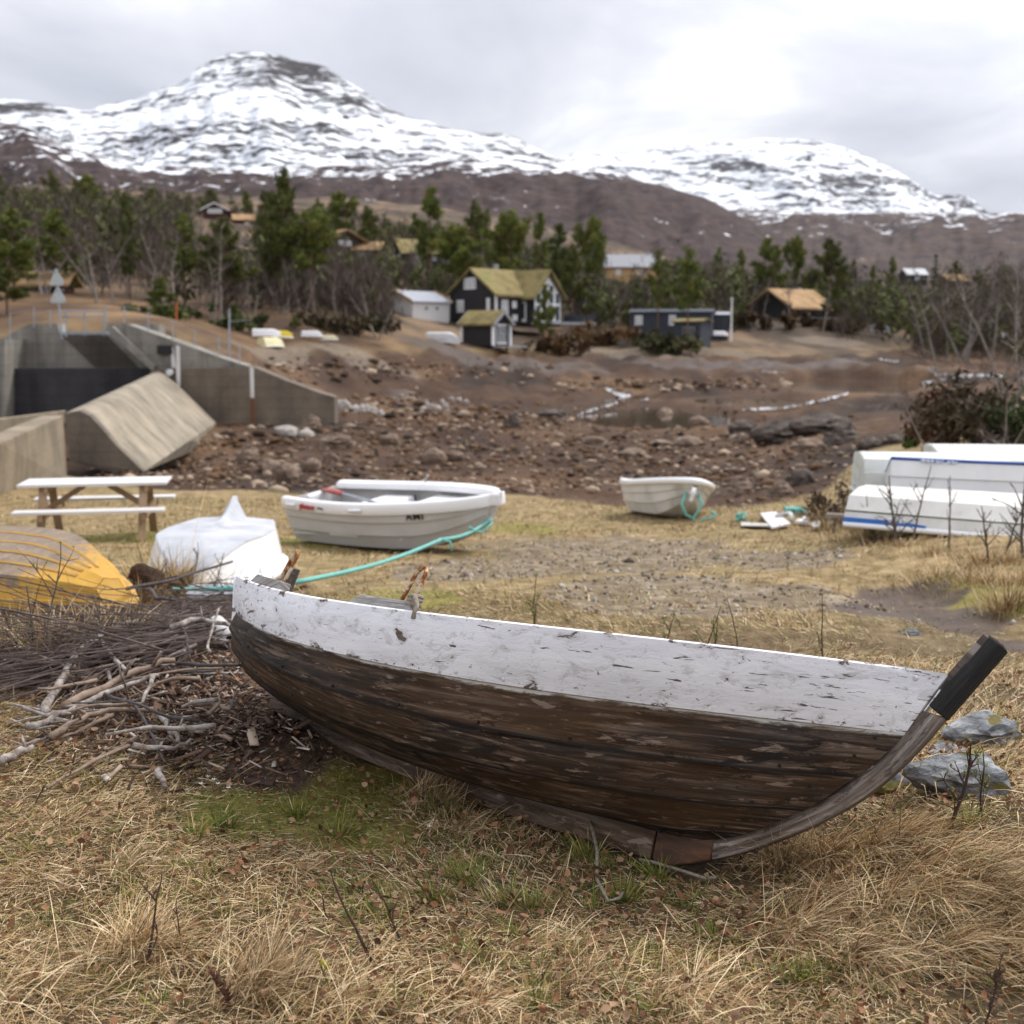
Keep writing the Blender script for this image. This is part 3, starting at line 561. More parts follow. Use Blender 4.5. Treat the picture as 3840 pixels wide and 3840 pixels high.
    for k in (.95, .6, .3):
        f = MB(); f.tube([b.lerp(a, k) for b, a in tops], .008, 4); f.build('wire', M['steel'], fe)
    p = root('marker_pole', P(432, 676, 60), 0, 'tall grey pole standing on the slope past the end of the fence', 'pole')
    f = MB(); f.tube([Vector((0, 0, -.2)), P(433, 582, 60) - P(432, 676, 60)], .05, 6); f.build('pole', M['steel'], p)
    f = MB(); f.bar(P(433, 606, 60) - P(432, 676, 60), P(473, 604, 60) - P(432, 676, 60), .03, .03); f.build('cross_wire', M['steel'], p)
    f = MB(); g = P(661 / 1, 0, 1); a = P(334 * 1.0, 575, 70); f.tube([P(333, 603, 70), P(333, 571, 70)], .07, 6); tag(f.build('marker_post', pmat('orange_plastic', [(.3, (.42, .10, .03)), (.7, (.5, .14, .05))], 4, .6, 0)), 'short orange marker post in the dry grass above the dam', 'post')
dam()
# ------------------------------------------------------------------ houses
def house(name, label, cat, u, v, Y, W, L, hw, hr, rz, wall='blackwood', roof='sod', over=.45, wins=(), corners=None, chimney=None, eave=None, thick=.22, sink=.6, deck=None):
    """gabled building: ridge along its own x, gables at +-L/2; windows as (face, a, z, w, h, kind)"""
    p = P(u, v, Y); r = root(name, p, R(rz), label, cat); r['kind'] = 'thing'
    f = MB(); x, y = L / 2, W / 2
    for s in (-1, 1): pass
    gl = [(-x, -y, -sink), (-x, y, -sink), (-x, y, hw), (-x, 0, hw + hr), (-x, -y, hw)]
    f.prism([Vector(q) for q in gl], (L, 0, 0)); f.build('wall', M[wall], r)
    rm = M[roof]
    f = MB(); sl_ = hr / y
    for s in (-1, 1):
        e = y + over; ze = hw + hr - sl_ * e
        f.prism([Vector((-x - over, 0, hw + hr + .02)), Vector((-x - over, s * e, ze + .02)), Vector((-x - over, s * e, ze + thick)), Vector((-x - over, 0, hw + hr + thick * 1.1))], (L + 2 * over, 0, 0))
    ro = f.build('roof', rm, r)
    if chimney:
        f = MB(); cx, cy, ch = chimney; f.box((cx, cy, hw + hr + ch / 2 - .2), (.5, .5, ch)); f.build('chimney', M['slate'], ro)
    if eave:
        for s in (-1, 1):
            for t in (-1, 1):
                e = y + over; ze = hw + hr - sl_ * e; xx = t * (x + over + .03)
                f = MB(); f.bar((xx, 0, hw + hr + .09), (xx, s * e, ze + .09), .05, .28); f.build('barge_board', M[eave], ro)
    if corners:
        for a in (-1, 1):
            for b_ in (-1, 1): f = MB(); f.box((a * (x + .01), b_ * (y + .01), hw / 2 - sink / 2), (.24, .24, hw + sink - .03)); f.build('corner_board', M[corners], r)
    for face, a, z, w_, h_, kind in wins:
        ax = Vector((1, 0, 0)) if face[1] == 'y' else Vector((0, 1, 0)); s = 1 if face[0] == '+' else -1
        n = Vector((0, s, 0)) if face[1] == 'y' else Vector((s, 0, 0)); o = n * (y if face[1] == 'y' else x) + ax * a + Vector((0, 0, z))
        def bx(f, c, w__, h__, d): f.box(o + c, (w__ if ax.x else d, w__ if ax.y else d, h__))
        f = MB(); bx(f, n * .03, w_, h_, .10)
        pr = f.build('door' if kind in ('door', 'glassdoor') else 'window', M['white'] if kind != 'dark' else M['slate'], r)
        if kind == 'plain': continue
        nx = max(1, round(w_ / .55)) if kind not in ('door',) else 1
        for i in range(nx):
            c = ax * ((i + .5) / nx - .5) * w_ ; f = MB(); bx(f, n * .075 + c, w_ / nx - .14, h_ - .22, .02); f.build('pane', M['curtain'] if kind == 'curtain' else M['glass'], pr)
        if kind == 'door' or kind == 'glassdoor':
            f = MB(); bx(f, n * .11 + ax * (w_ * .06), .05, .2, .05); f.build('handle', M['steel'], pr)
    if deck:
        f = MB(); f.box(deck[0], deck[1]); f.build('terrace', M['slate'], r)
    return r
mh = house('house', 'large black house with mossy sod roof and white windows on the far shore', 'house', 933, 607, 142, 7.6, 7.4, 3.0, 2.75, 47, chimney=(.6, .4, 1.1), corners='white', thick=.3,
      wins=[('-x', .3, 4.3, 1.9, 1.3, 'curtain'), ('-x', 1.9, 1.75, 1.1, 1.4, 'curtain'), ('-x', -2.6, 1.75, .5, 1.7, 'plain'), ('-y', -2.3, 1.55, 1.1, 1.7, 'curtain'), ('-y', -.7, 1.9, .7, .8, 'plain'), ('-y', -.6, .4, .8, .7, 'plain')])
def wing():
    """the house's cross gable with its tall white glazed front"""
    f = MB(); x0, x1 = .7, 5.4; yb, yf = -1.2, -5.6; hw, hr = 3.0, 2.75; xm = (x0 + x1) / 2
    f.prism([Vector((x0, yf, -.6)), Vector((x1, yf, -.6)), Vector((x1, yf, hw)), Vector((xm, yf, hw + hr - .1)), Vector((x0, yf, hw))], (0, yb - yf, 0)); f.build('wing_wall', M['blackwood'], mh)
    f = MB(); sl_ = (hr - .1) / ((x1 - x0) / 2)
    for s in (-1, 1):
        e = (x1 - x0) / 2 + .5; ze = hw + hr - .1 - sl_ * e
        f.prism([Vector((xm, yf - .6, hw + hr - .08)), Vector((xm + s * e, yf - .6, ze)), Vector((xm + s * e, yf - .6, ze + .28)), Vector((xm, yf - .6, hw + hr + .22))], (0, 6.2, 0))
    f.build('wing_roof', M['sod'], mh)
    fr = MB(); fr.prism([Vector((x0 + .1, yf - .04, -.3)), Vector((x1 - .1, yf - .04, -.3)), Vector((x1 - .1, yf - .04, hw - .05)), Vector((xm, yf - .04, hw + hr - .5)), Vector((x0 + .1, yf - .04, hw - .05))], (0, .03, 0)); w_ = fr.build('window', M['white'], mh)
    for i in range(4):
        c = x0 + .1 + (i + .5) * 1.13
        for z, h in ((.95, 1.7), (2.65, 1.1), (3.75, .7)):
            if z + h / 2 > hw + (hr - .5) * (1 - abs(c - xm) / 2.3) - .1: continue
            f = MB(); f.box((c, yf - .07, z), (.72, .02, h)); f.build('pane', M['glass'], w_)
    f = MB(); f.box((x0 - .05, -2.0 - 1.9, 1.1), (.08, 1.0, 2.3)); d = f.build('door', M['white'], mh)
    f = MB(); f.box((x0 - .10, -3.9, 1.2), (.02, .66, 1.8)); f.build('pane', M['glass'], d)
    f = MB(); f.box((xm + .6, yf - 2.0, -.25), (7.2, 3.6, .3)); f.build('terrace', M['slate'], mh)
    f = MB(); f.box((xm + 4.2, yf - 1.2, .3), (.12, 4.6, .9)); f.build('terrace_wall', M['bluewood'], mh)
wing()
house('garage', 'white garage with grey sheet roof beside the large black house', 'garage', 783, 609, 139, 5.6, 5.4, 2.35, 1.15, 45, wall='offwhite', roof='metalroof', over=.3, thick=.10, eave='trimtan', wins=[('-x', -.1, 2.85, .35, .35, 'dark'), ('-y', -.7, 1.6, .35, .35, 'dark'), ('-y', .9, 1.6, .35, .35, 'dark')])
bh = house('boathouse', 'small black boathouse with sod roof and white double doors at the shoreline', 'boathouse', 917, 650, 120, 3.0, 3.7, 2.05, 1.05, -33, over=.35, corners='white', thick=.24, eave='slate', sink=.1,
      wins=[('+x', .0, 1.02, 1.75, 1.9, 'glassdoor')])
def piles():
    for x in (-1.6, 0, 1.6):
        for y in (-1.3, 1.3): f = MB(); f.tube([(x, y, -1.2), (x, y, -.08)], .12, 6); f.build('stilt', M['brownwood'], bh)
    f = MB(); f.box((2.9, 0, -.2), (1.9, 3.2, .16)); f.build('landing', M['slate'], bh)
piles()
house('cabin', 'brown log cabin with tan sod roof and open gable up the slope', 'cabin', 632, 494, 214, 7.6, 7.0, 3.4, 1.7, 128, wall='brownwood', roof='sodtan', over=1.0, wins=[('-x', 0, 3.0, 2.6, .9, 'curtain'), ('-x', 0, 1.0, 2.6, 1.0, 'dark')])
house('cabin', 'low brown annexe with tan sod roof joined right of the log cabin', 'cabin', 690, 493, 214, 4.8, 5.6, 1.9, 1.2, -8, wall='brownwood', roof='sodtan', over=.6, wins=[('-y', 0, 1.1, .8, .9, 'curtain')])
house('cabin', 'dark cabin with yellow-green sod roof up the slope behind the garage', 'cabin', 800, 499, 216, 6.4, 9.0, 2.0, 2.1, 20, wall='blackwood', roof='sod', over=.8, wins=[('-x', 0, 1.1, 1.6, 1.2, 'curtain'), ('-y', -2, 1.1, .8, 1.2, 'curtain'), ('-y', 1, 1.1, .8, 1.2, 'curtain')])
house('cabin', 'red-brown cabin with white roof edge highest on the wooded slope', 'cabin', 411, 418, 300, 5.6, 6.4, 2.6, 1.4, 92, wall='redwood', roof='sodtan', over=.7, eave='white', wins=[('-x', 0, 2.2, 3.6, 1.1, 'curtain')])
house('cabin', 'small brown cabin with tan roof half hidden right of the highest cabin', 'cabin', 466, 432, 292, 4.2, 6.0, 2.0, 1.2, 15, wall='redwood', roof='sodtan', over=.5, wins=[('-y', 0, 1.0, 1.2, .7, 'curtain')])
house('cabin', 'grey-walled cabin with tan roof between the tall pines in the middle', 'cabin', 494, 528, 170, 3.4, 3.8, 1.8, 1.0, 10, wall='brownwood', roof='sodtan', over=.5, wins=[('-y', -.6, 1.0, 1.0, 1.1, 'curtain'), ('-x', 0, 1.0, .9, 1.0, 'curtain')])
house('shed', 'dark red shed with tan sod roof behind the triangular signs', 'shed', 88, 571, 98, 3.0, 3.6, 1.5, .75, 4, wall='redwood', roof='sodtan', over=.6, wins=[('-y', .3, .8, .9, 1.3, 'dark')])
house('house', 'long pale building with grey shingle roof on the slope below the brown hill', 'house', 1186, 530, 282, 7, 11.5, 3.2, 2.6, 4, wall='trimtan', roof='slate', over=.6, chimney=(4.6, .2, 1.3), wins=[('-y', -3, 1.8, 1.2, 1.2, 'curtain'), ('-y', 2, 1.8, 1.2, 1.2, 'curtain')])
cb = house('cabin', 'black cabin with tan sod roof among the trees on the right shore', 'cabin', 1490, 601, 174, 7.0, 8.0, 1.75, 2.1, 38, wall='blackwood', roof='sodtan', over=1.1, thick=.3, chimney=(2.6, .5, .8), wins=[('-y', -1.4, .9, 1.2, .8, 'dark'), ('-y', 2, .9, 1.2, .8, 'dark')])
def porch():
    f = MB(); f.box((1.5, -4.6, .02), (9.5, 2.2, .14)); f.build('terrace', M['slate'], cb)
    f = MB()
    for x in np.linspace(-2.5, 5.5, 9): f.box((x, -5.6, .5), (.07, .07, .9))
    f.box((1.5, -5.6, .95), (8.4, .09, .09)); f.build('railing', M['brownwood'], cb)
    f = MB(); f.prism([Vector((4.9, -3.6, 1.9)), Vector((4.9, 3.2, 2.2)), Vector((4.9, 3.2, 2.4)), Vector((4.9, -3.6, 2.1))], (2.6, 0, 0)); f.build('lean_to_roof', M['slate'], cb)
porch()
house('house', 'flat-roofed dark house with white windows behind the two shore pines', 'house', 1268, 625, 143, 5.0, 9.4, 2.15, .35, -12, wall='bluewood', roof='bluewood', over=.25, thick=.10, wins=[('-y', -3.7, 1.25, .9, 1.1, 'curtain'), ('-y', .2, 1.25, .8, 1.2, 'curtain')])
house('boathouse', 'small black boathouse with thin sod roof in front of the dark house', 'boathouse', 1306, 651, 136, 3.0, 3.2, 2.55, .28, -32, wall='bluewood', roof='sod', over=.25, thick=.14, wins=[('-y', .2, 1.0, 1.4, 2.0, 'dark')])
house('house', 'blue-grey wooden annexe with white window right of the small black boathouse', 'house', 1340, 631, 146, 3.6, 4.2, 2.3, .3, -10, wall='bluewood', roof='metalroof', over=.2, thick=.08, wins=[('-y', -1.0, 1.5, 1.3, 1.0, 'curtain')])
house('house', 'small dark house with grey roof behind the spruces on the far right', 'house', 1722, 534, 300, 4.5, 5.2, 1.9, 1.4, 8, wall='blackwood', roof='metalroof', over=.3, wins=[('-y', 0, 1.0, 1.0, .9, 'curtain')])
house('cabin', 'low cabin with orange-tan sod roof at the far right tree line', 'cabin', 1800, 539, 300, 4.5, 5.6, 1.2, 1.3, 10, wall='brownwood', roof='sodtan', over=.5, wins=[('-y', 0, .7, 1.0, .6, 'dark')])
# flagpole and a low wall by the shore
fp = root('flagpole', P(1379, 639, 140), 0, 'white flagpole without a flag on the yellow grass by the shore', 'flagpole')
f = MB(); f.tube([(0, 0, -.3), P(1381, 563, 140) - P(1379, 639, 140)], [.13, .08], 8); f.build('pole', M['white'], fp)
f = MB(); tp = P(1381, 563, 140) - P(1379, 639, 140); f.tube([tp, tp + Vector((0, 0, .12))], [.12, .05], 8); f.build('finial', M['white'], fp)
# ------------------------------------------------------------------ trees
def barkmat(name, stops, sc=(1, 1, .4)): return pmat(name, stops, 5, .9, .5, .03, sc=sc)
M['pinebark'] = barkmat('pine_bark', [(.3, (.07, .045, .034)), (.55, (.155, .085, .055)), (.75, (.23, .13, .085))])
M['birchbark'] = barkmat('birch_bark', [(.25, (.05, .042, .04)), (.42, (.20, .17, .15)), (.7, (.36, .32, .285))], (1, 1, 2.5))
M['twig'] = pmat('bare_twigs', [(.3, (.052, .036, .028)), (.7, (.11, .080, .063))], 3, .9, 0)
M['needle'] = cmat('pine_needles', .75)
def limb(rng, a, d, L, droop, n=5, wob=.12):
    pts_ = [Vector(a)]; d = Vector(d).normalized()
    for i in range(n):
        d = (d + Vector(rng.normal(0, wob, 3)) + Vector((0, 0, droop))).normalized(); pts_.append(pts_[-1] + d * (L / n))
    return pts_
def needles(rng, cents, rads, per, size, hue):
    """many leaf-sized faces scattered through the crown's clumps"""
    V = []; C = []
    for c, r in zip(cents, rads):
        n = max(6, int(per * (r / .7) ** 2)); q = rng.normal(0, 1, (n, 3)); q /= np.linalg.norm(q, axis=1)[:, None]; q *= (rng.random((n, 1)) ** .45) * r * np.array([1, 1, .62]); q = q + np.array(c)
        a = rng.normal(0, 1, (n, 3)); a /= np.linalg.norm(a, axis=1)[:, None]; b = np.cross(a, rng.normal(0, 1, (n, 3))); b /= np.linalg.norm(b, axis=1)[:, None] + 1e-9
        s = size * rng.uniform(.6, 1.3, (n, 1)); tone = rng.uniform(.55, 1.35)
        V.append(np.stack([q - a * s, q + b * s * .33, q + a * s, q - b * s * .33], 1))
        cc = np.array(hue)[None] * tone * rng.uniform(.7, 1.3, (n, 1)) * np.array([1 + rng.normal(0, .12), 1, 1])[None]; C.append(np.repeat(cc[:, None], 4, 1))
    V = np.concatenate(V).reshape(-1, 3); C = np.concatenate(C).reshape(-1, 3); n = len(V) // 4
    return V, np.arange(n * 4).reshape(n, 4), C
def pine_proto(seed, h=10.0, low=.38, wide=.25, hue=(.115, .132, .024), flat=False):
    rng = np.random.default_rng(seed); rt = bpy.data.objects.new('pine_tree', None); COL.objects.link(rt)
    mb = MB(); tp = [Vector((0, 0, -.4))]; n = 9
    for i in range(1, n + 1): tp.append(Vector((rng.normal(0, .10) * i / 4, rng.normal(0, .10) * i / 4, h * .96 * i / n)))
    mb.tube(tp, [.16 * (1 - .85 * i / n) + .015 for i in range(n + 1)], 7)
    cents = []; rads = []; z = low
    while z < 1.0:
        f = (z - low) / (1 - low); wprof = (1 - f ** 1.7) * .85 + .18 if not flat else (math.sin(math.pi * min(1, f * .8 + .18)) ** .6)
        for k in range(rng.integers(3, 6)):
            an = rng.uniform(0, 6.283); L = h * wide * wprof * rng.uniform(.55, 1.15); zi = z * h * .96; idx = min(n - 1, int(z * n)); base = tp[idx].lerp(tp[min(n, idx + 1)], z * n - idx)
            lm = limb(rng, base, (math.cos(an), math.sin(an), rng.uniform(.0, .55) + .5 * f), L, .05, 4)
            mb.tube(lm, [.045, .035, .028, .02, .012], 4, cap=False)
            for q in range(4 + int(L / .28)):
                t = rng.uniform(.45, 1.05); ii = min(3, int(t * 4)); c = lm[ii].lerp(lm[ii + 1], t * 4 - ii) + Vector(rng.normal(0, .16, 3)); cents.append(tuple(c)); rads.append(rng.uniform(.22, .42) * (.75 + .35 * L))
        z += rng.uniform(.045, .085)
    cents.append((tp[-1].x, tp[-1].y, h * .97)); rads.append(.45)
    mb.build('trunk', M['pinebark'], rt)
    V, Fc, C = needles(rng, cents, rads, 62, .17, hue); np_mesh('crown', V, Fc, M['needle'], rt, col=C)
    return rt
def spruce_proto(seed, h=9.0, hue=(.036, .055, .016), wide=.2):
    rng = np.random.default_rng(seed); rt = bpy.data.objects.new('spruce_tree', None); COL.objects.link(rt); mb = MB()
    mb.tube([(0, 0, -.4), (0, 0, h * .5), (.03, 0, h)], [.15, .09, .01], 7); cents = []; rads = []; z = .06
    while z < .98:
        L = h * wide * (1 - z) ** .85 + .1
        for k in range(7):
            an = rng.uniform(0, 6.283); l = L * rng.uniform(.7, 1.15); lm = limb(rng, (0, 0, z * h), (math.cos(an), math.sin(an), .1), l, -.07, 3, .05); mb.tube(lm, [.03, .02, .015, .01], 3, cap=False)
            for t in np.arange(.35, 1.05, .3 / max(l, .4)): i = min(2, int(t * 3)); c = lm[i].lerp(lm[i + 1], t * 3 - i); cents.append(tuple(c)); rads.append(rng.uniform(.22, .36) * (.6 + .3 * l))
        z += .05
    cents.append((0, 0, h * .98)); rads.append(.2); mb.build('trunk', M['pinebark'], rt)
    V, Fc, C = needles(rng, cents, rads, 30, .17, hue); np_mesh('crown', V, Fc, M['needle'], rt, col=C); return rt
def birch_proto(seed, h=8.0, stems=1, spread=.28, dens=1.0, name='birch_tree', thick=.11, tw=.012, lean=.1):
    rng = np.random.default_rng(seed); rt = bpy.data.objects.new(name, None); COL.objects.link(rt); mb = MB(); tw_ = MB()
    def twigs(lm, L, lev):
        for k in range(int((3 + L * 3.2) * dens)):
            t = rng.uniform(.2, 1); n = len(lm) - 1; i = min(n - 1, int(t * n)); c = lm[i].lerp(lm[i + 1], t * n - i)
            d = (lm[i + 1] - lm[i]).normalized() + Vector(rng.normal(0, .55, 3)) + Vector((0, 0, .18)); l = L * rng.uniform(.25, .5); q = limb(rng, c, d, l, .02, 3, .16)
            tw_.tube(q, [tw * 1.1, tw, tw * .8, tw * .5], 3, cap=False)
            if lev < 1 and l > .35: twigs(q, l, lev + 1)
    for s in range(stems):
        an = rng.uniform(0, 6.283); d = Vector((math.cos(an) * lean * (1 + stems * .4), math.sin(an) * lean * (1 + stems * .4), 1)); hh = h * rng.uniform(.85, 1.05)
        st = limb(rng, (rng.normal(0, .08) * stems, rng.normal(0, .08) * stems, -.3), d, hh, .03, 9, .07); mb.tube(st, [thick * (1 - i / 10.2) for i in range(10)], 6)
        for k in range(int(15 * (1 if stems == 1 else .7))):
            t = rng.uniform(.28, 1.0); i = min(8, int(t * 9)); c = st[i].lerp(st[i + 1], t * 9 - i); an = rng.uniform(0, 6.283); L = h * spread * (1.15 - t * .75) * rng.uniform(.7, 1.2)
            lm = limb(rng, c, (math.cos(an), math.sin(an), rng.uniform(.5, 1.2)), L, .04, 4, .14); mb.tube(lm, [thick * .36 * (1.1 - t * .6), thick * .3 * (1.1 - t * .6), thick * .2, thick * .14, thick * .08], 4, cap=False); twigs(lm, L, 0)
        twigs(st[5:], h * .25, 0)
    mb.build('trunk', M['birchbark'], rt); tw_.build('crown', M['twig'], rt); return rt
HID = []
def take(protos, name, u, vb, vt, Y, label, group, width=None, wref=None, href=10.0, sink=.0, rng=random.Random(4), cat=None):
    pr = rng.choice(protos); o = copy_tree(pr); p = P(u, vb, Y); z = zg(p.x, p.y); top = P(u, vt, Y)
    z0 = min(z, p.z + 1.5) if vb else z; hgt = max(.5, top.z - z0)
    o.location = (p.x, p.y, z0 - .05); sc = hgt / href; sx = (width / FPX * Y / wref) if width else sc
    sx = min(max(sx * 1.18, sc * .55), sc * 2.0); o.scale = (sx, sx, sc); o.rotation_euler = (0, 0, rng.uniform(0, 6.28)); tag(o, label, cat or name.replace('_', ' '), group); o.name = name; return o
PINE = [pine_proto(1), pine_proto(2, low=.30, wide=.28), pine_proto(3, low=.45, wide=.24), pine_proto(4, low=.5, wide=.30, flat=True, hue=(.13, .142, .025)), pine_proto(5, low=.25, wide=.22, hue=(.075, .088, .022)), pine_proto(6, low=.42, wide=.27, hue=(.105, .112, .022)), pine_proto(7, low=.36, wide=.30, hue=(.085, .092, .018))]
SPR = [spruce_proto(11), spruce_proto(12, wide=.16)]
BIR = [birch_proto(21), birch_proto(22, spread=.24), birch_proto(23, stems=2), birch_proto(24, stems=3, spread=.22, lean=.16)]
GP = 'pines and spruces on the wooded slope'
# u, base v, top v, distance, crown width, prototypes, label
PINES = [
 (28, 590, 392, 84, 95, [1], 'dark green pine cut by the left edge above the dam'), (14, 602, 505, 72, 62, [1], 'low bright green pine at the left edge just above the dam wall'),
 (110, 572, 392, 96, 88, [0], 'big dense dark pine behind the triangular signs'), (207, 566, 384, 118, 24, [2], 'slim young pine between the big dark pine and the red-trunked pine'),
 (247, 580, 360, 100, 48, [2], 'tall pine with bare reddish trunk left of the wood'), (349, 580, 398, 104, 62, [0], 'round-topped pine below the cabin with the white roof edge'),
 (424, 585, 410, 98, 92, [1], 'broad dark pine directly below the cabin with the white roof edge'), (292, 470, 352, 240, 44, [0], 'pine on the upper slope left of the highest cabin'),
 (330, 430, 360, 320, 26, [0], 'small pine on the upper slope beside the highest cabin'), (358, 420, 362, 330, 22, [2], 'thin pine behind the roof of the highest cabin'), (398, 410, 356, 330, 30, [1], 'pine standing behind the highest cabin'),
 (302, 592, 522, 86, 46, [1], 'young bushy green pine at the foot of the wood left of centre'), (98, 440, 318, 260, 40, [0], 'tall dark pine on the upper left slope against the snow patches'), (8, 450, 326, 260, 34, [0], 'tall pine in the upper left corner of the wood'),
 (166, 450, 335, 260, 40, [3], 'flat-topped pine on the upper slope against the snow patches'), (60, 452, 372, 220, 40, [1], 'mid-green pine behind the big dark pine'),
 (541, 600, 316, 112, 62, [1], 'tallest pine of the wood, its top against the snow patches'), (592, 606, 402, 108, 74, [3], 'bright green pine in front of the log cabin'), (505, 560, 356, 150, 32, [2], 'slim dark pine left of the tallest pine'), (512, 600, 455, 112, 60, [1], 'dense low pine at the foot of the tallest pine'),
 (465, 430, 358, 300, 28, [0], 'small pine on the ridge between the highest cabin and the tallest pine'), (603, 470, 374, 235, 38, [0], 'pine behind the log cabin, left one of the pair'), (650, 470, 366, 235, 46, [3], 'pine with open crown behind the log cabin, right one of the pair'),
 (695, 472, 388, 230, 40, [1], 'cone-shaped dark pine behind the low brown annexe'), (812, 500, 348, 190, 70, [0], 'tall pine behind the yellow-green sod roof'), (785, 500, 400, 240, 30, [2], 'thin pine left of the tall pine behind the yellow-green sod roof'),
 (864, 588, 432, 146, 78, [3], 'umbrella-shaped pine behind the garage'), (892, 520, 374, 205, 48, [0], 'pine on the slope above the large black house'), (920, 480, 392, 260, 20, [2], 'thin far pine above the large black house'),
 (963, 592, 406, 152, 70, [3], 'big round-crowned pine behind the ridge of the large black house'), (1020, 560, 396, 190, 42, [0], 'dark feathery pine behind the right end of the large black house'), (1053, 590, 418, 160, 64, [2], 'pale green tall pine right of the large black house'),
 (1078, 600, 468, 152, 44, [1], 'low-branched pine right of the large black house'), (1113, 600, 418, 165, 42, [3], 'narrow yellowish pine between the black house and the long pale building'), (1089, 500, 422, 230, 16, [2], 'small far pine top left of the narrow yellowish pine'),
 (1241, 628, 470, 140, 48, [2], 'left one of the two shore pines beside the dark house'), (1296, 652, 466, 132, 62, [2], 'right one of the two shore pines in front of the dark house'),
 (1354, 580, 465, 220, 22, [2], 'thin pine behind the flagpole'), (1396, 560, 468, 240, 28, [0], 'small pine behind the flagpole to its right'), (1442, 590, 446, 195, 60, [0], 'tall pine behind the left end of the black cabin'), (1460, 592, 462, 192, 40, [1], 'second pine of the pair behind the black cabin'), (1492, 592, 452, 200, 34, [3], 'pine with bare lower trunk behind the black cabin'),
 (1565, 596, 450, 195, 66, [1], 'broad pine behind the right end of the black cabin'), (1573, 606, 540, 168, 36, [1], 'low dark pine in front of the right end of the black cabin'), (1622, 610, 548, 180, 40, [1], 'low dark pine right of the black cabin'),
 (1608, 580, 488, 260, 18, [2], 'thin far pine in the gap right of the black cabin'), (1680, 570, 482, 270, 26, [0], 'pointed pine above the white boat on the far shore'), (1645, 575, 498, 270, 20, [0], 'small far pine left of the pointed pine'), (1802, 555, 492, 310, 34, [1], 'dark round pine behind the orange-tan cabin'), (1840, 560, 508, 300, 30, [0], 'dark pine at the far right tree line'), (1893, 565, 500, 300, 40, [1], 'dark pine behind the birches at the right edge')]
for u, vb, vt, Y, wd, k, lab in PINES: take([PINE[i] for i in {0: (0, 5), 1: (1, 6), 2: (2, 4), 3: (3,)}[k[0]]], 'pine_tree', u, vb, vt, Y, lab, GP, wd, 5.4)
for u, vb, vt, Y, wd, k, lab in [(1716, 612, 528, 188, 34, 0, 'broad black-green spruce behind the far white boat'), (1760, 612, 478, 190, 40, 1, 'tall dark spruce on the right, highest of its clump'), (1742, 614, 566, 185, 28, 0, 'short spruce between the two dark spruces'), (1667, 618, 556, 182, 24, 1, 'short green spruce left of the black-green spruce')]:
    take([SPR[k]], 'spruce_tree', u, vb, vt, Y, lab, GP, wd, 3.8 if k == 0 else 3.1, 9.0)
take([PINE[1]], 'pine_tree', 1030, 652, 536, 124, 'thin young green pine in front of the white glazed gable', GP, 36, 5.4)
take([PINE[1]], 'pine_tree', 698, 618, 590, 126, 'small green sapling in front of the garage', GP, 20, 5.4); take([PINE[1]], 'pine_tree', 556, 642, 598, 96, 'small bright green sapling beside the far boats on the left', GP, 22, 5.4)
# bare birches, group by group: within one group nothing in the photograph tells them apart
rb = random.Random(8)
def grove(n, u0, u1, vb0, vb1, vt0, vt1, y0, y1, label, group, protos=BIR):
    for i in range(n):
        u = u0 + (u1 - u0) * (i + rb.random()) / n; t = rb.random(); vb = vb0 + (vb1 - vb0) * t
        Y = y0 + (y1 - y0) * (1 - t) if vb0 < vb1 else y0 + (y1 - y0) * rb.random()
        g = G(u, vb) if False else P(u, vb, Y); take(protos, 'birch_tree', u, vb, rb.uniform(vt0, vt1), Y, label, group, None, None, 8.0, rng=rb)
grove(34, 470, 730, 560, 632, 470, 540, 100, 150, 'bare grey-brown birch in the thicket in front of the log cabin', 'bare birches in front of the log cabin')
grove(20, 50, 480, 550, 586, 400, 470, 90, 130, 'bare birch in the wood above the dam', 'bare birches above the dam')
grove(18, -10, 340, 440, 540, 350, 410, 170, 250, 'bare birch high on the left slope', 'bare birches high on the left slope')
grove(14, 640, 1000, 500, 540, 420, 470, 170, 230, 'bare birch on the slope behind the houses', 'bare birches behind the houses')
grove(16, 1095, 1240, 560, 618, 480, 540, 150, 190, 'bare birch between the black house and the dark house', 'bare birches right of the black house')
grove(22, 1330, 1700, 575, 612, 480, 540, 170, 230, 'bare birch in the tree line around the black cabin', 'bare birches around the black cabin')
grove(14, 1740, 1940, 600, 640, 470, 530, 120, 170, 'bare birch in the grey thicket on the right shore', 'bare birches on the right shore')
for u, vb, vt, Y, lab in [(180, 574, 400, 88, 'white-barked leaning birch right of the triangular signs'), (212, 572, 440, 92, 'white-barked birch next to the leaning birch above the dam'), (1490, 620, 500, 160, 'pale birch in front of the black cabin'), (1555, 622, 520, 160, 'pale birch at the corner of the black cabin terrace'), (1415, 608, 520, 160, 'pale birch left of the black cabin')]:
    take([BIR[1]], 'birch_tree', u, vb, vt, Y, lab, 'single pale birches', None, None, 8.0)
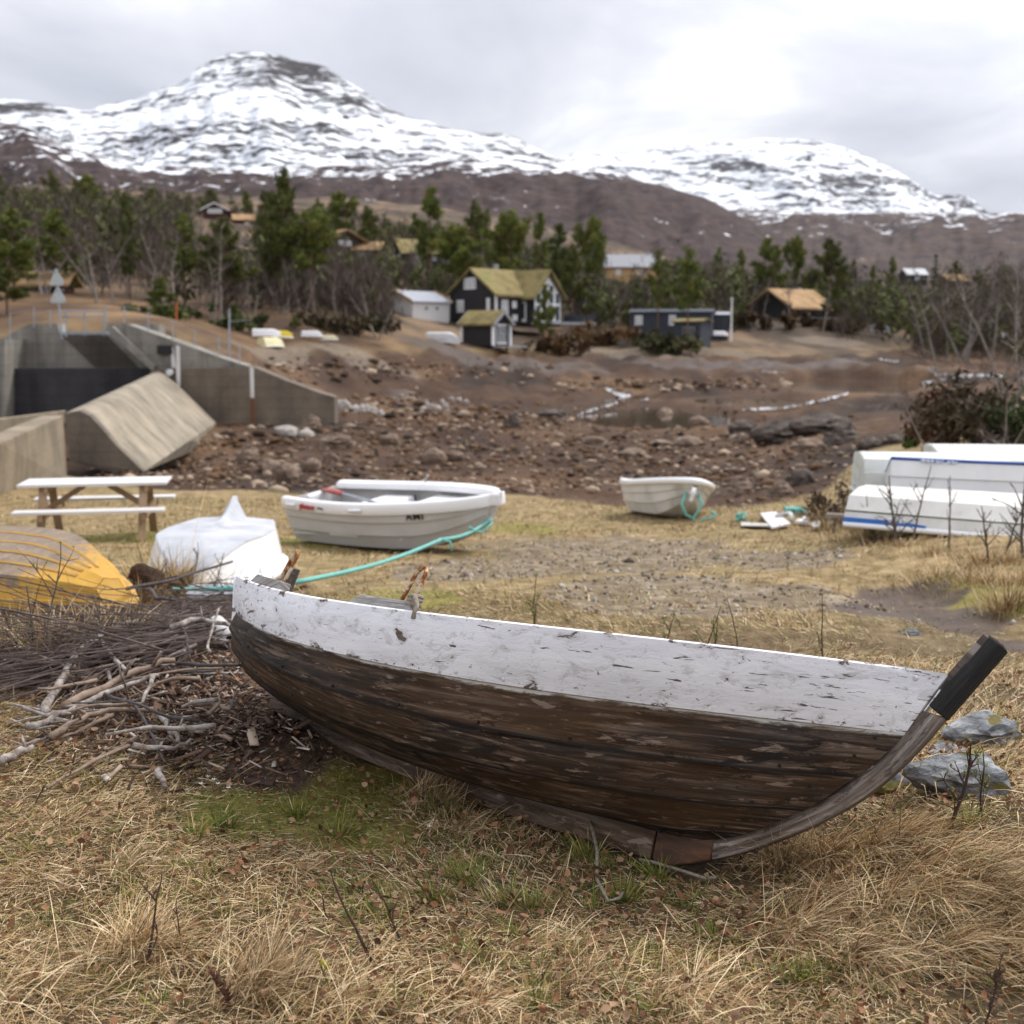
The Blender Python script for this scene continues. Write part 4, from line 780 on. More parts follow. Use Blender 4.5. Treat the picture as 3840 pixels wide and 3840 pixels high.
# birches close by on the right bank
NB = [birch_proto(31, h=8, spread=.26, dens=1.2, thick=.085, tw=.006, lean=.12), birch_proto(32, h=8, stems=2, spread=.26, dens=1.1, thick=.08, tw=.006), birch_proto(33, h=8, stems=3, spread=.26, dens=1.0, thick=.075, tw=.006, lean=.22)]
for u, vb, vt, Y, k, lab in [(1900, 790, 440, 24, 0, 'tall pale birch at the right edge, nearest of the bank'), (1925, 780, 470, 26, 1, 'twin-stemmed birch at the right edge behind the bushes'), (1838, 720, 500, 34, 2, 'grey birch forking low on the right bank'), (1772, 836, 690, 20, 0, 'short crooked birch left of the right-hand boats'), (1885, 858, 700, 19, 1, 'small white-stemmed birch above the right-hand boats')]:
    take([NB[k]], 'birch_tree', u, vb, vt, Y, lab, 'birches on the right bank', None, None, 8.0)
for o in PINE + SPR + BIR + NB: HID.append(o)
def drop(o):
    for c in list(o.children): drop(c)
    bpy.data.objects.remove(o)
for o in HID: drop(o)
# the wood on the upper slopes, too far off to count
def far_wood():
    rng = np.random.default_rng(77); V = []; Fc = []; C = []; b = 0
    for i in range(3400):
        Y = rng.uniform(150, 330) if i > 700 else rng.uniform(98, 170); u = rng.uniform(-150, 2080); X = (u - CEN) / FPX * Y; V0 = (X, Y)
        if i <= 700 and (u > 720 or (u > 480 and Y > 128)): V0 = (X * 1.9, Y * 1.9)
        if any(abs(u - cu) < cw and V0[1] < cy for cu, cw, cy in ((411, 34, 300), (466, 30, 292), (650, 75, 216), (800, 60, 216), (1186, 55, 282), (494, 24, 170), (1490, 75, 174))): continue
        if 560 < u < 870 and 195 < V0[1] < 224 or 1400 < u < 1600 and 160 < V0[1] < 185: continue
        V.append(V0)
    low_ = set()
    for n_, ua, ub, ya, yb_ in ((210, 480, 730, 108, 140), (150, -120, 480, 96, 150), (260, 1720, 2000, 125, 190), (170, 1085, 1250, 150, 195), (200, 1330, 1700, 178, 215), (200, 640, 1010, 165, 205)):
        for i in range(n_): Y = rng.uniform(ya, yb_); V.append(((rng.uniform(ua, ub) - CEN) / FPX * Y, Y)); low_.add(len(V) - 1)
    A = np.array(V); Z = zt(A[:, 0], A[:, 1]); VV = []; FF = []; CC = []; k = 0
    for i_, ((x, y), z) in enumerate(zip(A, Z)):
        gr = rng.random() < (.46 if y > 150 else .12); h = rng.uniform(4, 8) * (.55 if y > 240 else 1.0) * (.62 if i_ in low_ else 1.0); n = 46 if gr else (34 if i_ in low_ else 50); w_ = h * (.20 if gr else .26)
        q = rng.normal(0, 1, (n, 3)) * np.array([w_ * .5, w_ * .5, h * .24]) + np.array([x, y, z + h * .55]); s = .55 if gr else .9
        a = rng.normal(0, 1, (n, 3)); a /= np.linalg.norm(a, axis=1)[:, None]
        if not gr: a[:, 2] = np.abs(a[:, 2]) + 1.2; a /= np.linalg.norm(a, axis=1)[:, None]
        bb = np.cross(a, rng.normal(0, 1, (n, 3))); bb /= np.linalg.norm(bb, axis=1)[:, None] + 1e-9; th = .3 if gr else .05
        VV.append(np.stack([q - a * s, q + bb * s * th, q + a * s, q - bb * s * th], 1).reshape(-1, 3)); col = np.array((.075, .085, .018) if gr else (.070, .051, .039)) * rng.uniform(.6, 1.4)
        CC.append(np.tile(col, (n * 4, 1)))
    VV = np.concatenate(VV); n = len(VV) // 4
    tag(np_mesh('wood', VV, np.arange(n * 4).reshape(n, 4), M['needle'], None, col=np.concatenate(CC)), 'far wood of bare birch and scattered pine on the slopes', 'wood', None, 'stuff')
far_wood()
# low shrubs and heather
def shrub(name, u, v, wpx, hpx, label, hue, n=900, Y=None, size=.05, group=None, cat='bush', stems=10):
    g = P(u, v, Y) if Y else G(u, v); g.z = zg(g.x, g.y); rng = np.random.default_rng(int(u * 7 + v)); k = g.y / FPX; w_, h = wpx * k / 2, hpx * k
    r = root(name, g, 0, label, cat, group); mb = MB()
    for i in range(stems): a = rng.uniform(0, 6.28); mb.tube(limb(rng, (0, 0, -.05), (math.cos(a) * w_ / h * .8, math.sin(a) * w_ / h * .8, 1), h * .8, .0, 4, .2), [.012 * h + .004] * 4 + [.004], 4, cap=False)
    mb.build('stem', M['twig'], r); nc = 26
    cents = [(rng.normal(0, w_ * .5), rng.normal(0, w_ * .4), abs(rng.normal(.45, .22)) * h) for _ in range(nc)]; rads = [rng.uniform(.22, .42) * min(h, w_ * 1.6) for _ in range(nc)]
    V = []; C = []; per = n // nc
    for c, rr in zip(cents, rads):
        q = rng.normal(0, .5, (per, 3)) * rr + np.array(c); q[:, 2] = np.maximum(q[:, 2], .02); a = rng.normal(0, 1, (per, 3)); a[:, 2] += .6; a /= np.linalg.norm(a, axis=1)[:, None]; b = np.cross(a, rng.normal(0, 1, (per, 3))); b /= np.linalg.norm(b, axis=1)[:, None]; s = size * rng.uniform(.5, 1.4, (per, 1)) * (1 + g.y / 40)
        V.append(np.stack([q - a * s, q + b * s * .35, q + a * s, q - b * s * .35], 1).reshape(-1, 3)); C.append(np.tile(np.array(hue) * rng.uniform(.5, 1.5), (per * 4, 1)) * rng.uniform(.8, 1.2, (per * 4, 1)))
    V = np.concatenate(V); np_mesh('leaves', V, np.arange(len(V)).reshape(-1, 4), M['needle'], r, col=np.concatenate(C)); return r
shrub('heather_bush', 1765, 812, 110, 112, 'rust-brown bush at the left end of the right bank', (.10, .042, .020), 1600, 25, .06)
shrub('juniper_bush', 1850, 822, 170, 122, 'large dark olive bush behind the right-hand boats', (.045, .032, .016), 2200, 24, .06)
shrub('juniper_bush', 1925, 800, 90, 90, 'dark green juniper at the right edge', (.035, .05, .014), 1300, 23, .05)
shrub('heather_bush', 1900, 858, 130, 60, 'grey leafless heather right above the hindmost white hull', (.085, .062, .060), 1300, 19.5, .06)
shrub('pine_sapling', 1722, 778, 22, 46, 'bright green pine sapling on the right bank', (.06, .10, .02), 500, 27, .05, cat='sapling')
shrub('heather_bush', 1600, 958, 150, 60, 'brown twiggy bush left of the stacked white boats', (.095, .06, .040), 900, 15.5, .035)
shrub('heather_bush', 640, 652, 150, 34, 'dark heather bank below the birch thicket', (.055, .04, .018), 1300, 100, .1)
shrub('juniper_bush', 700, 640, 90, 26, 'green-brown bushes left of the boat by the garage', (.05, .05, .018), 800, 110, .1)
shrub('heather_bush', 1050, 655, 90, 38, 'rusty heather right of the small boathouse landing', (.095, .055, .024), 900, 122, .1)
shrub('heather_bush', 1140, 634, 130, 34, 'rusty heather slope between the boathouses', (.11, .062, .026), 1200, 134, .1)
shrub('juniper_bush', 1250, 652, 110, 40, 'green heather mound left of the small black boathouse', (.055, .052, .018), 1100, 128, .1)
shrub('heather_bush', 1420, 622, 200, 26, 'dark brown heather in front of the black cabin', (.075, .046, .022), 1300, 158, .12)
shrub('heather_bush', 1590, 628, 160, 22, 'brown heather right of the black cabin', (.085, .05, .024), 1000, 165, .12)
shrub('juniper_bush', 330, 590, 170, 26, 'low bright green bushes at the foot of the wood above the dam', (.06, .075, .018), 1200, 84, .08)
shrub('juniper_bush', 450, 604, 120, 24, 'low green bushes left of the birch thicket', (.055, .07, .02), 900, 92, .08)
# ------------------------------------------------------------------ the old wooden boat
BP = dict(X0=.5181, Y0=3.6953, psi=-34.769, heel=26.4922, pitch=-.3978, Lk=1.9142, rock=.1356, xs=.7457, zs=.6381, a1=.368, a2=-.4729, xr=.7541, zr=.7611, r0=.0987, r1=.4285, r2=-.1416, xst=-2.107, bst=.2245, b1=.8099, b2=.67, z0=.6567, z1=.4669, z2=.6119, wx=-2.0859, wb0=.1917, wb1=.8656, wb2=.4657, wz0=.5189, wz1=.2828, wz2=.4088, wt=.609)
class _O: pass
bp = _O(); bp.__dict__.update(BP)
def bez(p, t):
    p = np.asarray(p, float); t = np.atleast_1d(np.asarray(t, float)); a = (1 - t) ** 3; b = 3 * t * (1 - t) ** 2; c = 3 * t * t * (1 - t); d = t ** 3
    return a[:, None] * p[0] + b[:, None] * p[1] + c[:, None] * p[2] + d[:, None] * p[3]
def crom(P_, t):
    """smooth curve through measured points, t by arc length"""
    P_ = np.array([(x, 0.0, z) for x, z in P_]); d = np.concatenate([[0], np.cumsum(np.linalg.norm(np.diff(P_, axis=0), axis=1))]); d /= d[-1]; t = np.atleast_1d(np.asarray(t, float)); m = np.gradient(P_, d, axis=0)
    i = np.clip(np.searchsorted(d, t, side='right') - 1, 0, len(d) - 2); h = (d[i + 1] - d[i])[:, None]; u = ((t - d[i])[:, None]) / h
    return (2 * u ** 3 - 3 * u ** 2 + 1) * P_[i] + (u ** 3 - 2 * u ** 2 + u) * h * m[i] + (-2 * u ** 3 + 3 * u ** 2) * P_[i + 1] + (u ** 3 - u ** 2) * h * m[i + 1]
STM_P = [(0, 0), (.045, .012), (.137, .050), (.235, .097), (.36, .175), (.478, .262), (.564, .338), (.643, .43), (.718, .543), (.770, .636)]
RAB_P = [(0, .096), (.05, .099), (.156, .129), (.253, .176), (.346, .238), (.435, .305), (.52, .389), (.601, .476), (.673, .58), (.726, .675), (.756, .760)]
def bez(p, t):
    p = np.asarray(p, float); t = np.atleast_1d(np.asarray(t, float)); a = (1 - t) ** 3; b = 3 * t * (1 - t) ** 2; c = 3 * t * t * (1 - t); d = t ** 3
    return a[:, None] * p[0] + b[:, None] * p[1] + c[:, None] * p[2] + d[:, None] * p[3]
bp.wt = .795; bp.r0 = .096
def sheer(t):
    q = bez([(0, -bp.bst, bp.z0), (0, -bp.b1, bp.z1), (0, -bp.b2, bp.z2), (0, -.022, bp.zr)], t); q[:, 0] = bp.xst + (bp.xr - bp.xst) * np.asarray(t); return q
_we = crom(RAB_P, [bp.wt])[0]
def wline(t):
    q = bez([(0, -bp.wb0, bp.wz0), (0, -bp.wb1, bp.wz1), (0, -bp.wb2, bp.wz2), (0, -.022, _we[2])], t); q[:, 0] = bp.wx + (_we[0] - bp.wx) * np.asarray(t); return q
def kline(t):   # where the lowest plank meets the keel
    t = np.asarray(t); x = -bp.Lk * (1 - t); return np.stack([x, 0 * t - .022, bp.rock * (1 - t) ** 2 + bp.r0], 1)
def rabw(w_): t = bp.wt * (1 - np.asarray(w_)); q = crom(RAB_P, t); q[:, 1] = -.022; return q
def stern(w_):
    w_ = np.asarray(w_)[:, None]; a = wline([0])[0]; b = kline(np.array([0.]))[0]; q = a * (1 - w_) + b * w_
    return q + np.array([-.035, -.045, 0]) * np.sin(np.pi * np.clip(w_, 0, 1))
def hullpt(t, w_):
    """Coons patch between white strake, keel, transom edge and stem rabbet, with a rounded bilge"""
    t = np.asarray(t); w_ = np.asarray(w_); A = wline(t); B = kline(t); L = stern(w_); Rr = rabw(w_); t1 = t[:, None]; w1 = w_[:, None]
    a0, a1 = wline([0])[0], wline([1])[0]; b0, b1 = kline(np.array([0.]))[0], kline(np.array([1.]))[0]
    q = (1 - w1) * A + w1 * B + (1 - t1) * L + t1 * Rr - ((1 - w1) * (1 - t1) * a0 + (1 - w1) * t1 * a1 + w1 * (1 - t1) * b0 + w1 * t1 * b1)
    bl = np.sin(np.pi * w1) * np.sin(np.pi * np.clip(t1 * .92 + .04, 0, 1)) ** .8
    return q + bl * np.array([0, -.10, -.075])
def grain_uv(n, m, L, v0, v1): tt = np.repeat(np.linspace(0, L, n), m); vv = np.tile(np.linspace(v0, v1, m), n); return np.stack([tt, vv], 1)
def oldwood(name, dark, mid, light, stain=.6, rough=.82, brown=1.0, seams=False):
    m, nt, b = newmat(name); g = coordnode(nt, 'UV', (2.2, 42, 1)); g2 = coordnode(nt, 'UV', (9, 150, 1)); bl = coordnode(nt, 'UV', (2.6, 7.5, 1)); fl = coordnode(nt, 'UV', (7, 42, 1))
    n1 = noise(nt, g, 1.0, 6, .65, .6); n2 = noise(nt, g2, 1.0, 4, .6, .3); n3 = noise(nt, bl, 1.0, 6, .68, .4); n4 = noise(nt, fl, 1.0, 5, .7, .5)
    c = ramp(nt, n1, [(.28, dark), (.46, mid), (.60, tuple(.6 * x + .4 * y for x, y in zip(mid, light))), (.72, light)])
    c = mix(nt, .6, c, ramp(nt, n2, [(.32, .3), (.66, 1.45)]), 'MULTIPLY')
    nt_ = noise(nt, coordnode(nt, 'UV', (6, 26, 1)), 1.0, 8, .74, .6); c = mix(nt, ramp(nt, n3, [(.40, stain * .75), (.56, 0)]), c, (.012, .009, .0075)); c = mix(nt, ramp(nt, nt_, [(.435, stain), (.475, 0)]), c, (.010, .0075, .006))                       # old tar
    c = mix(nt, ramp(nt, n4, [(.592, 0), (.65, .6)]), c, tuple(min(1, x * 1.15) for x in light))      # bleached flakes
    bb = noise(nt, coordnode(nt, 'UV', (.9, 2.2, 1)), 1.0, 4, .6); c = mix(nt, ramp(nt, bb, [(.42, 0), (.6, .55 * brown)]), c, mix(nt, .5, c, (.13, .062, .02)))
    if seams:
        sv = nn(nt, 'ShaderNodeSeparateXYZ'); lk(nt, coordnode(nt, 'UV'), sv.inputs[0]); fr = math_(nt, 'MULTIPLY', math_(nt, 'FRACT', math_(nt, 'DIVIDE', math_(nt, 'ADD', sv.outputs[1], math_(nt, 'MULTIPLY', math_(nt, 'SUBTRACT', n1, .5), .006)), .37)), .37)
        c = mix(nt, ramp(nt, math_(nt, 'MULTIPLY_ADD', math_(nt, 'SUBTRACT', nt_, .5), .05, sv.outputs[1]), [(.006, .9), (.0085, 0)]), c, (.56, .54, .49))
        c = mix(nt, ramp(nt, fr, [(.0, .0), (.004, 0.0), (.1295, 0.0), (.1335, .95)]), c, (.006, .005, .005))  # tar seam and lap shadow painted together as a dark line along each plank
    lk(nt, c, b.inputs['Base Color']); lk(nt, ramp(nt, n3, [(.4, .5), (.6, .9)]), b.inputs['Roughness']); b.inputs['Specular IOR Level'].default_value = .25
    h = math_(nt, 'ADD', math_(nt, 'MULTIPLY', n2, .6), n1); bump(nt, b, h, .75, .004); return m
def peeling(name):
    m, nt, b = newmat(name); fl = coordnode(nt, 'UV', (10, 3.2, 1)); ln = coordnode(nt, 'UV', (8, 13, 1)); fi = coordnode(nt, 'UV', (38, 12, 1)); g2 = coordnode(nt, 'UV', (9, 150, 1))
    n1 = noise(nt, fl, 1.0, 7, .72, .5); n2 = noise(nt, ln, 1.0, 5, .65, .3); n3 = noise(nt, fi, 1.0, 5, .7, .3); n4 = noise(nt, g2, 1.0, 4, .6)
    sp = nn(nt, 'ShaderNodeSeparateXYZ'); lk(nt, coordnode(nt, 'UV'), sp.inputs[0]); U, V_ = sp.outputs[0], sp.outputs[1]
    bow = nn(nt, 'ShaderNodeMapRange', interpolation_type='SMOOTHSTEP'); lk(nt, U, bow.inputs[0])
    for i, v in ((1, 1.5), (2, 2.85), (3, 0.0), (4, .075)): bow.inputs[i].default_value = v
    low = nn(nt, 'ShaderNodeMapRange'); lk(nt, V_, low.inputs[0])
    for i, v in ((1, .85), (2, 1.0), (3, 0.0), (4, .06)): low.inputs[i].default_value = v
    top = nn(nt, 'ShaderNodeMapRange'); lk(nt, V_, top.inputs[0])
    for i, v in ((1, .0), (2, .13), (3, .05), (4, .0)): top.inputs[i].default_value = v
    stn = nn(nt, 'ShaderNodeMapRange', interpolation_type='SMOOTHSTEP'); lk(nt, U, stn.inputs[0])
    for i, v in ((1, 0), (2, .9), (3, .07), (4, .0)): stn.inputs[i].default_value = v
    s1 = math_(nt, 'ADD', math_(nt, 'ADD', n1, stn.outputs[0]), math_(nt, 'ADD', low.outputs[0], top.outputs[0]))
    s2 = math_(nt, 'ADD', n2, bow.outputs[0]); s3 = math_(nt, 'ADD', n3, math_(nt, 'MULTIPLY', math_(nt, 'ADD', stn.outputs[0], low.outputs[0]), .8))
    k = math_(nt, 'MAXIMUM', math_(nt, 'MAXIMUM', ramp(nt, s1, [(.640, 0), (.652, 1)]), ramp(nt, s2, [(.672, 0), (.685, 1)])), ramp(nt, s3, [(.655, 0), (.67, .9)]))
    wood = ramp(nt, n4, [(.25, (.045, .028, .022)), (.5, (.115, .078, .062)), (.8, (.24, .19, .165))])
    und = ramp(nt, noise(nt, coordnode(nt, 'UV', (2.3, 1.6, 1)), 1.0, 5, .6), [(.35, (.67, .67, .71)), (.55, (.77, .77, .81)), (.72, (.83, .83, .86))])
    und = mix(nt, ramp(nt, n1, [(.545, 0), (.575, .5)]), und, (.47, .455, .45))
    crk = ramp(nt, math_(nt, 'ABSOLUTE', math_(nt, 'SUBTRACT', n2, .5)), [(.0, .25), (.012, 0)])
    c = mix(nt, math_(nt, 'MULTIPLY', crk, .5), und, (.22, .18, .17)); c = mix(nt, k, c, wood)
    lk(nt, c, b.inputs['Base Color']); b.inputs['Roughness'].default_value = .62; b.inputs['Specular IOR Level'].default_value = .3
    edge = math_(nt, 'ADD', math_(nt, 'MULTIPLY', ramp(nt, math_(nt, 'ADD', n1, 0.0), [(.45, 0), (.66, 1)]), .6), math_(nt, 'MULTIPLY', n2, .5)); h = math_(nt, 'SUBTRACT', edge, k); bump(nt, b, h, .55, .006); return m
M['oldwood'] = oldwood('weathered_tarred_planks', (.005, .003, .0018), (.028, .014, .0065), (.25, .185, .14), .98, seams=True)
M['greywood'] = oldwood('weathered_grey_wood', (.03, .023, .019), (.145, .115, .096), (.37, .32, .285), .65)
M['keelwood'] = oldwood('keel_wood', (.04, .027, .020), (.125, .086, .062), (.34, .27, .22), .6)
M['peel'] = peeling('peeling_white_paint'); M['blackpaint'] = oldwood('worn_black_paint', (.010, .010, .010), (.016, .016, .016), (.042, .040, .036), .5, .45, brown=0)
M['rope'] = pmat('grey_rope', [(.3, (.15, .125, .095)), (.7, (.38, .33, .27))], 90, .9, .5, .004)
M['rustpaint'] = pmat('flaking_rusty_iron', [(.35, (.10, .035, .012)), (.48, (.34, .13, .03)), (.56, (.60, .54, .42)), (.75, (.55, .36, .14))], 34, .85, .5, .004)
M['gelgrey0'] = pmat('painted_rivets', [(.3, (.46, .46, .50)), (.7, (.60, .60, .64))], 20, .6, .1); M['paleblock'] = oldwood('pale_worn_block', (.16, .14, .125), (.33, .31, .29), (.52, .51, .50), .25)
boat = root('rowing_boat', (bp.X0, bp.Y0, 0), 0, 'old wooden rowing boat with peeling white top plank, leaning in the foreground', 'rowing boat')
_h_, _p_, _y_ = R(bp.heel), R(bp.pitch), R(bp.psi)
boat.rotation_mode = 'QUATERNION'
boat.rotation_quaternion = (Matrix.Rotation(_y_, 3, 'Z') @ Matrix.Rotation(-_p_, 3, 'Y') @ Matrix.Rotation(-_h_, 3, 'X')).to_quaternion()
def boatw(q): return boat.matrix_world @ Vector(q)
def build_boat():
    n = 90; tt = np.linspace(0, 1, n)
    sides = (1, -1)
    seam = [0, .235, .46, .72, 1.0]; V = []; Fq = []; UV = []; b = 0
    for sd in sides:
        for j in range(4):
            m = 9; wv = np.linspace(seam[j], seam[j + 1], m)
            T, W_ = np.meshgrid(tt, wv, indexing='ij'); T = T.ravel(); W_ = W_.ravel()
            wj = W_ + .035 * np.sin(np.pi * W_) * np.sin(np.pi * T) * 0
            q = hullpt(T, wj); fr = (W_ - seam[j]) / (seam[j + 1] - seam[j])
            q2 = hullpt(T, np.clip(wj + .01, 0, 1.01)); dn = q2 - q; nrm = np.cross(np.gradient(q.reshape(n, m, 3), axis=0).reshape(-1, 3), dn); nrm /= np.linalg.norm(nrm, axis=1)[:, None] + 1e-9
            nrm *= np.sign(-nrm[:, 1] + 1e-6)[:, None]
            q = q + nrm * (.002 + .021 * fr * (1 if j < 3 else 0) * sstep(1.0, .9, T))[:, None]
            grid = np.arange(n * m).reshape(n, m) + b; V.append(q); UV.append(grain_uv(n, m, 2.85, j * .37, j * .37 + .14)); Fq.append(np.stack([grid[:-1, :-1], grid[1:, :-1], grid[1:, 1:], grid[:-1, 1:]], -1).reshape(-1, 4)); b += n * m
            # lower lip of the plank
            lip = q.reshape(n, m, 3)[:, -1]; inn = lip - nrm.reshape(n, m, 3)[:, -1] * .02
            V.append(np.stack([lip, inn], 1).reshape(-1, 3)); UV.append(grain_uv(n, 2, 2.85, j * .37 + .14, j * .37 + .15)); gr = np.arange(n * 2).reshape(n, 2) + b; Fq.append(np.stack([gr[:-1, 0], gr[1:, 0], gr[1:, 1], gr[:-1, 1]], -1)); b += n * 2
            if sd < 0:
                for k in (-1, -2): V[k] = V[k] * np.array([1, -1, 1])
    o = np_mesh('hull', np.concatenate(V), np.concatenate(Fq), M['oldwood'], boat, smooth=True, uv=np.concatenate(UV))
    # sheer strakes, one per side, thick planks with a painted top edge
    for sd in sides:
        m = 12; rows = []; S = sheer(tt); Wl = wline(tt); cr = np.array([0, -.012, 0.0])
        for k in range(m):
            a = k / (m - 1); q = S * (1 - a) + Wl * a + cr * np.sin(np.pi * a) + np.array([0, -.016, 0]) * sstep(1, .93, tt)[:, None]; rows.append(q)
        lip = rows[-1] + np.array([0, .03, 0.002]); inner = [S * (1 - a) + Wl * a + np.array([0, .014, 0]) for a in (1, .66, .33, 0.0)]
        allr = [inner[-1] + np.array([0, .0, .0]), S + np.array([0, .008, .006]), S + np.array([0, -.006, .007])] + rows + [lip] + inner[:-1]
        A = np.stack(allr, 1); r = A.shape[1]; idx = np.arange(n * r).reshape(n, r); f = np.stack([idx[:-1, :-1], idx[1:, :-1], idx[1:, 1:], idx[:-1, 1:]], -1).reshape(-1, 4)
        f2 = np.stack([idx[:-1, -1], idx[1:, -1], idx[1:, 0], idx[:-1, 0]], -1)
        vv = np.concatenate([[-.12, -.06, -.02], np.linspace(0, 1, m), [1.03, 1.05, .7, .35]])
        uv = np.stack([np.repeat(tt * 2.9, r), np.tile(vv[:r], n)], 1); Vx = A.reshape(-1, 3).copy()
        if sd < 0: Vx[:, 1] *= -1
        ends = [idx[0][::-1], idx[-1]]
        o = np_mesh('sheer_strake', Vx, [f, f2] + [np.array([e]) for e in ends], M['peel'], boat, smooth=True, uv=uv)
        es = o.modifiers.new('edge', 'EDGE_SPLIT'); es.split_angle = R(40)
        # dark moulding line under the white plank
    # transom
    w_ = np.linspace(0, 1, 10); L = np.concatenate([sheer([0]), stern(w_)]); Rm = L * np.array([1, -1, 1]); th = np.array([-.03, 0, 0])
    A = np.stack([L, (L + Rm) / 2, Rm], 1); r = len(L); idx = np.arange(r * 3).reshape(r, 3); f = np.stack([idx[:-1, :-1], idx[1:, :-1], idx[1:, 1:], idx[:-1, 1:]], -1).reshape(-1, 4)
    uv = np.stack([A.reshape(-1, 3)[:, 1] + .5, A.reshape(-1, 3)[:, 2]], 1); o = np_mesh('transom', A.reshape(-1, 3) + th * .6, f, M['peel'], boat, uv=uv); sm = o.modifiers.new('solid', 'SOLIDIFY'); sm.thickness = .03; sm.offset = 0
    # keel and stem: squared timbers following the measured curves
    def timber(name, low, up, wd, mat, u0=0):
        A = np.stack([low + np.array([0, -wd * .8, 0]), up + np.array([0, -wd, 0]), up + np.array([0, wd, 0]), low + np.array([0, wd * .8, 0])], 1); k = len(low); idx = np.arange(k * 4).reshape(k, 4)
        f = np.stack([idx[:-1], np.roll(idx, -1, 1)[:-1], np.roll(idx, -1, 1)[1:], idx[1:]], -1).reshape(-1, 4); d = np.concatenate([[0], np.cumsum(np.linalg.norm(np.diff((low + up) / 2, axis=0), axis=1))]) + u0
        uv = np.stack([np.repeat(d, 4), np.tile([0, .08, .1, .18], k)], 1); o = np_mesh(name, A.reshape(-1, 3), [f, np.array([idx[0][::-1], idx[-1]])], mat, boat, uv=uv); bv = o.modifiers.new('bevel', 'BEVEL'); bv.width = .006; bv.segments = 2; bv.limit_method = 'ANGLE'; return o
    t = np.linspace(0, .965, 30); xx = -bp.Lk * (1 - t); low = np.stack([xx, 0 * t, bp.rock * (1 - t) ** 2], 1); up = low + np.array([0, 0, bp.r0 + .012]); timber('keel', low, up, .028, M['keelwood'])
    t = np.linspace(0, .14, 8); xs_ = np.concatenate([[-.06, -.03], crom(STM_P, t)[:, 0]]); lo = np.concatenate([[(-.06, 0, 0.0005), (-.03, 0, 0)], crom(STM_P, t)]); upb = np.concatenate([[(-.06, 0, bp.r0 + .01), (-.03, 0, bp.r0 + .01)], crom(RAB_P, t) + np.array([-.004, 0, .008])]); timber('forefoot', lo, upb, .030, M['rustwood'], 3)
    t = np.linspace(.145, 1, 34); lo = crom(STM_P, t); upb = crom(RAB_P, np.clip(t * .87, 0, 1)) + np.array([-.010, 0, .012]); timber('stem', lo, upb, .024, M['greywood'], 5)
    # black stem head
    d = Vector((.497, 0, .868)); pr = Vector((d.z, 0, -d.x)); c0 = Vector((.743, 0, .647)); Ln = .275; f = MB(); y = .034
    prof = [(-.030, -y * .9), (-.030, y * .9), (.010, y), (.032, y * .5), (.032, -y * .5), (.010, -y)]
    secs = []
    for s_, sc_ in ((0, 1), (.3, 1.02), (.60, 1.0), (.63, .90), (1, .94)): secs.append([c0 + d * (Ln * s_) + pr * (px * (sc_ if px < 0 else 1)) + Vector((0, py, 0)) for px, py in prof])
    f.loft(secs, closed=True, cap=True); o = f.build('stem_head', M['blackpaint'], boat, bevel=.004)
    uvl = o.data.uv_layers.new(name='UVMap'); 
    for lp in o.data.loops: q = o.data.vertices[lp.vertex_index].co; uvl.data[lp.index].uv = ((q - c0).dot(d), (q - c0).dot(pr) * 3 + q.y * 5)
    f = MB(); f.bar(c0 + d * .06 - pr * .0305, c0 + d * Ln * .99 - pr * .0285, .052, .006, up=(0, 1, 0)); o2 = f.build('worn_edge', M['greywood'], boat); o2.data.uv_layers.new(name='UVMap')
    for lp in o2.data.loops: q = o2.data.vertices[lp.vertex_index].co; o2.data.uv_layers[0].data[lp.index].uv = ((q - c0).dot(d), q.y)
    f = MB(); e = c0 + d * (Ln + .001) - pr * .006; f.box(e, (.006, .062, .05), Matrix((d, Vector((0, 1, 0)), pr)).transposed()); o2 = f.build('worn_end', M['greywood'], boat); o2.data.uv_layers.new(name='UVMap')
    # rivets along the stem and on the plank laps
    f = MB(); Ns = []
    for w0 in np.linspace(.04, .95, 11):
        p_ = Vector(hullpt(np.array([.985 - .02 * w0]), np.array([w0]))[0]) + Vector((-.012, -.024, 0)); Ns.append(p_)
    for j in (1, 2, 3):
        for t0 in np.linspace(.10, .90, 8) + .02 * j: Ns.append(Vector(hullpt(np.array([t0]), np.array([seam[j] - .025]))[0]) + Vector((0, -.021, -.004)))
    for p_ in Ns: f.tube([p_, p_ + Vector((0, -.005, -.002))], [.0065, .004], 7)
    f.build('rivets', M['blackpaint'], boat); ww = bpy.data.objects['rivets']; ww.data.uv_layers.new(name='UVMap'); ww['kind'] = 'stuff'
    f = MB()
    for k, a_ in enumerate((.12, .3, .55, .75, .93)):
        q = Vector((sheer([.985 - a_ * .0])[0] * (1 - a_) + wline([.97])[0] * a_)) + Vector((-.02, -.022, 0)); f.tube([q, q + Vector((0, -.006, -.002))], [.010, .006], 8)
    for t0 in (.06, .11, .2, .33, .52, .58, .83):
        q = Vector(sheer([t0])[0] * .08 + wline([t0])[0] * .92) + Vector((0, -.018, 0)); f.tube([q, q + Vector((0, -.004, -.002))], [.0075, .004], 8)
    o = f.build('white_rivets', M['gelgrey0'], boat); o['kind'] = 'stuff'
    # thole blocks with rusty rowlocks on the near gunwale
    for tq, sd in ((.075, -1), (.345, -1)):
        t0 = tq; s0 = Vector(sheer([t0])[0]); s1 = Vector(sheer([t0 + .085])[0]); dd = (s1 - s0).normalized(); nrm = dd.cross(Vector((0, 0, 1))).normalized() * -1; mid = (s0 + s1) / 2
        f = MB(); Mx = Matrix((dd, nrm, dd.cross(nrm))).transposed(); up = Vector((0, 0, 1)); Ls = (s1 - s0).length
        ps = [(-Ls / 2 - .06, 0), (Ls / 2, 0), (Ls / 2, .036), (-Ls / 2, .036)]
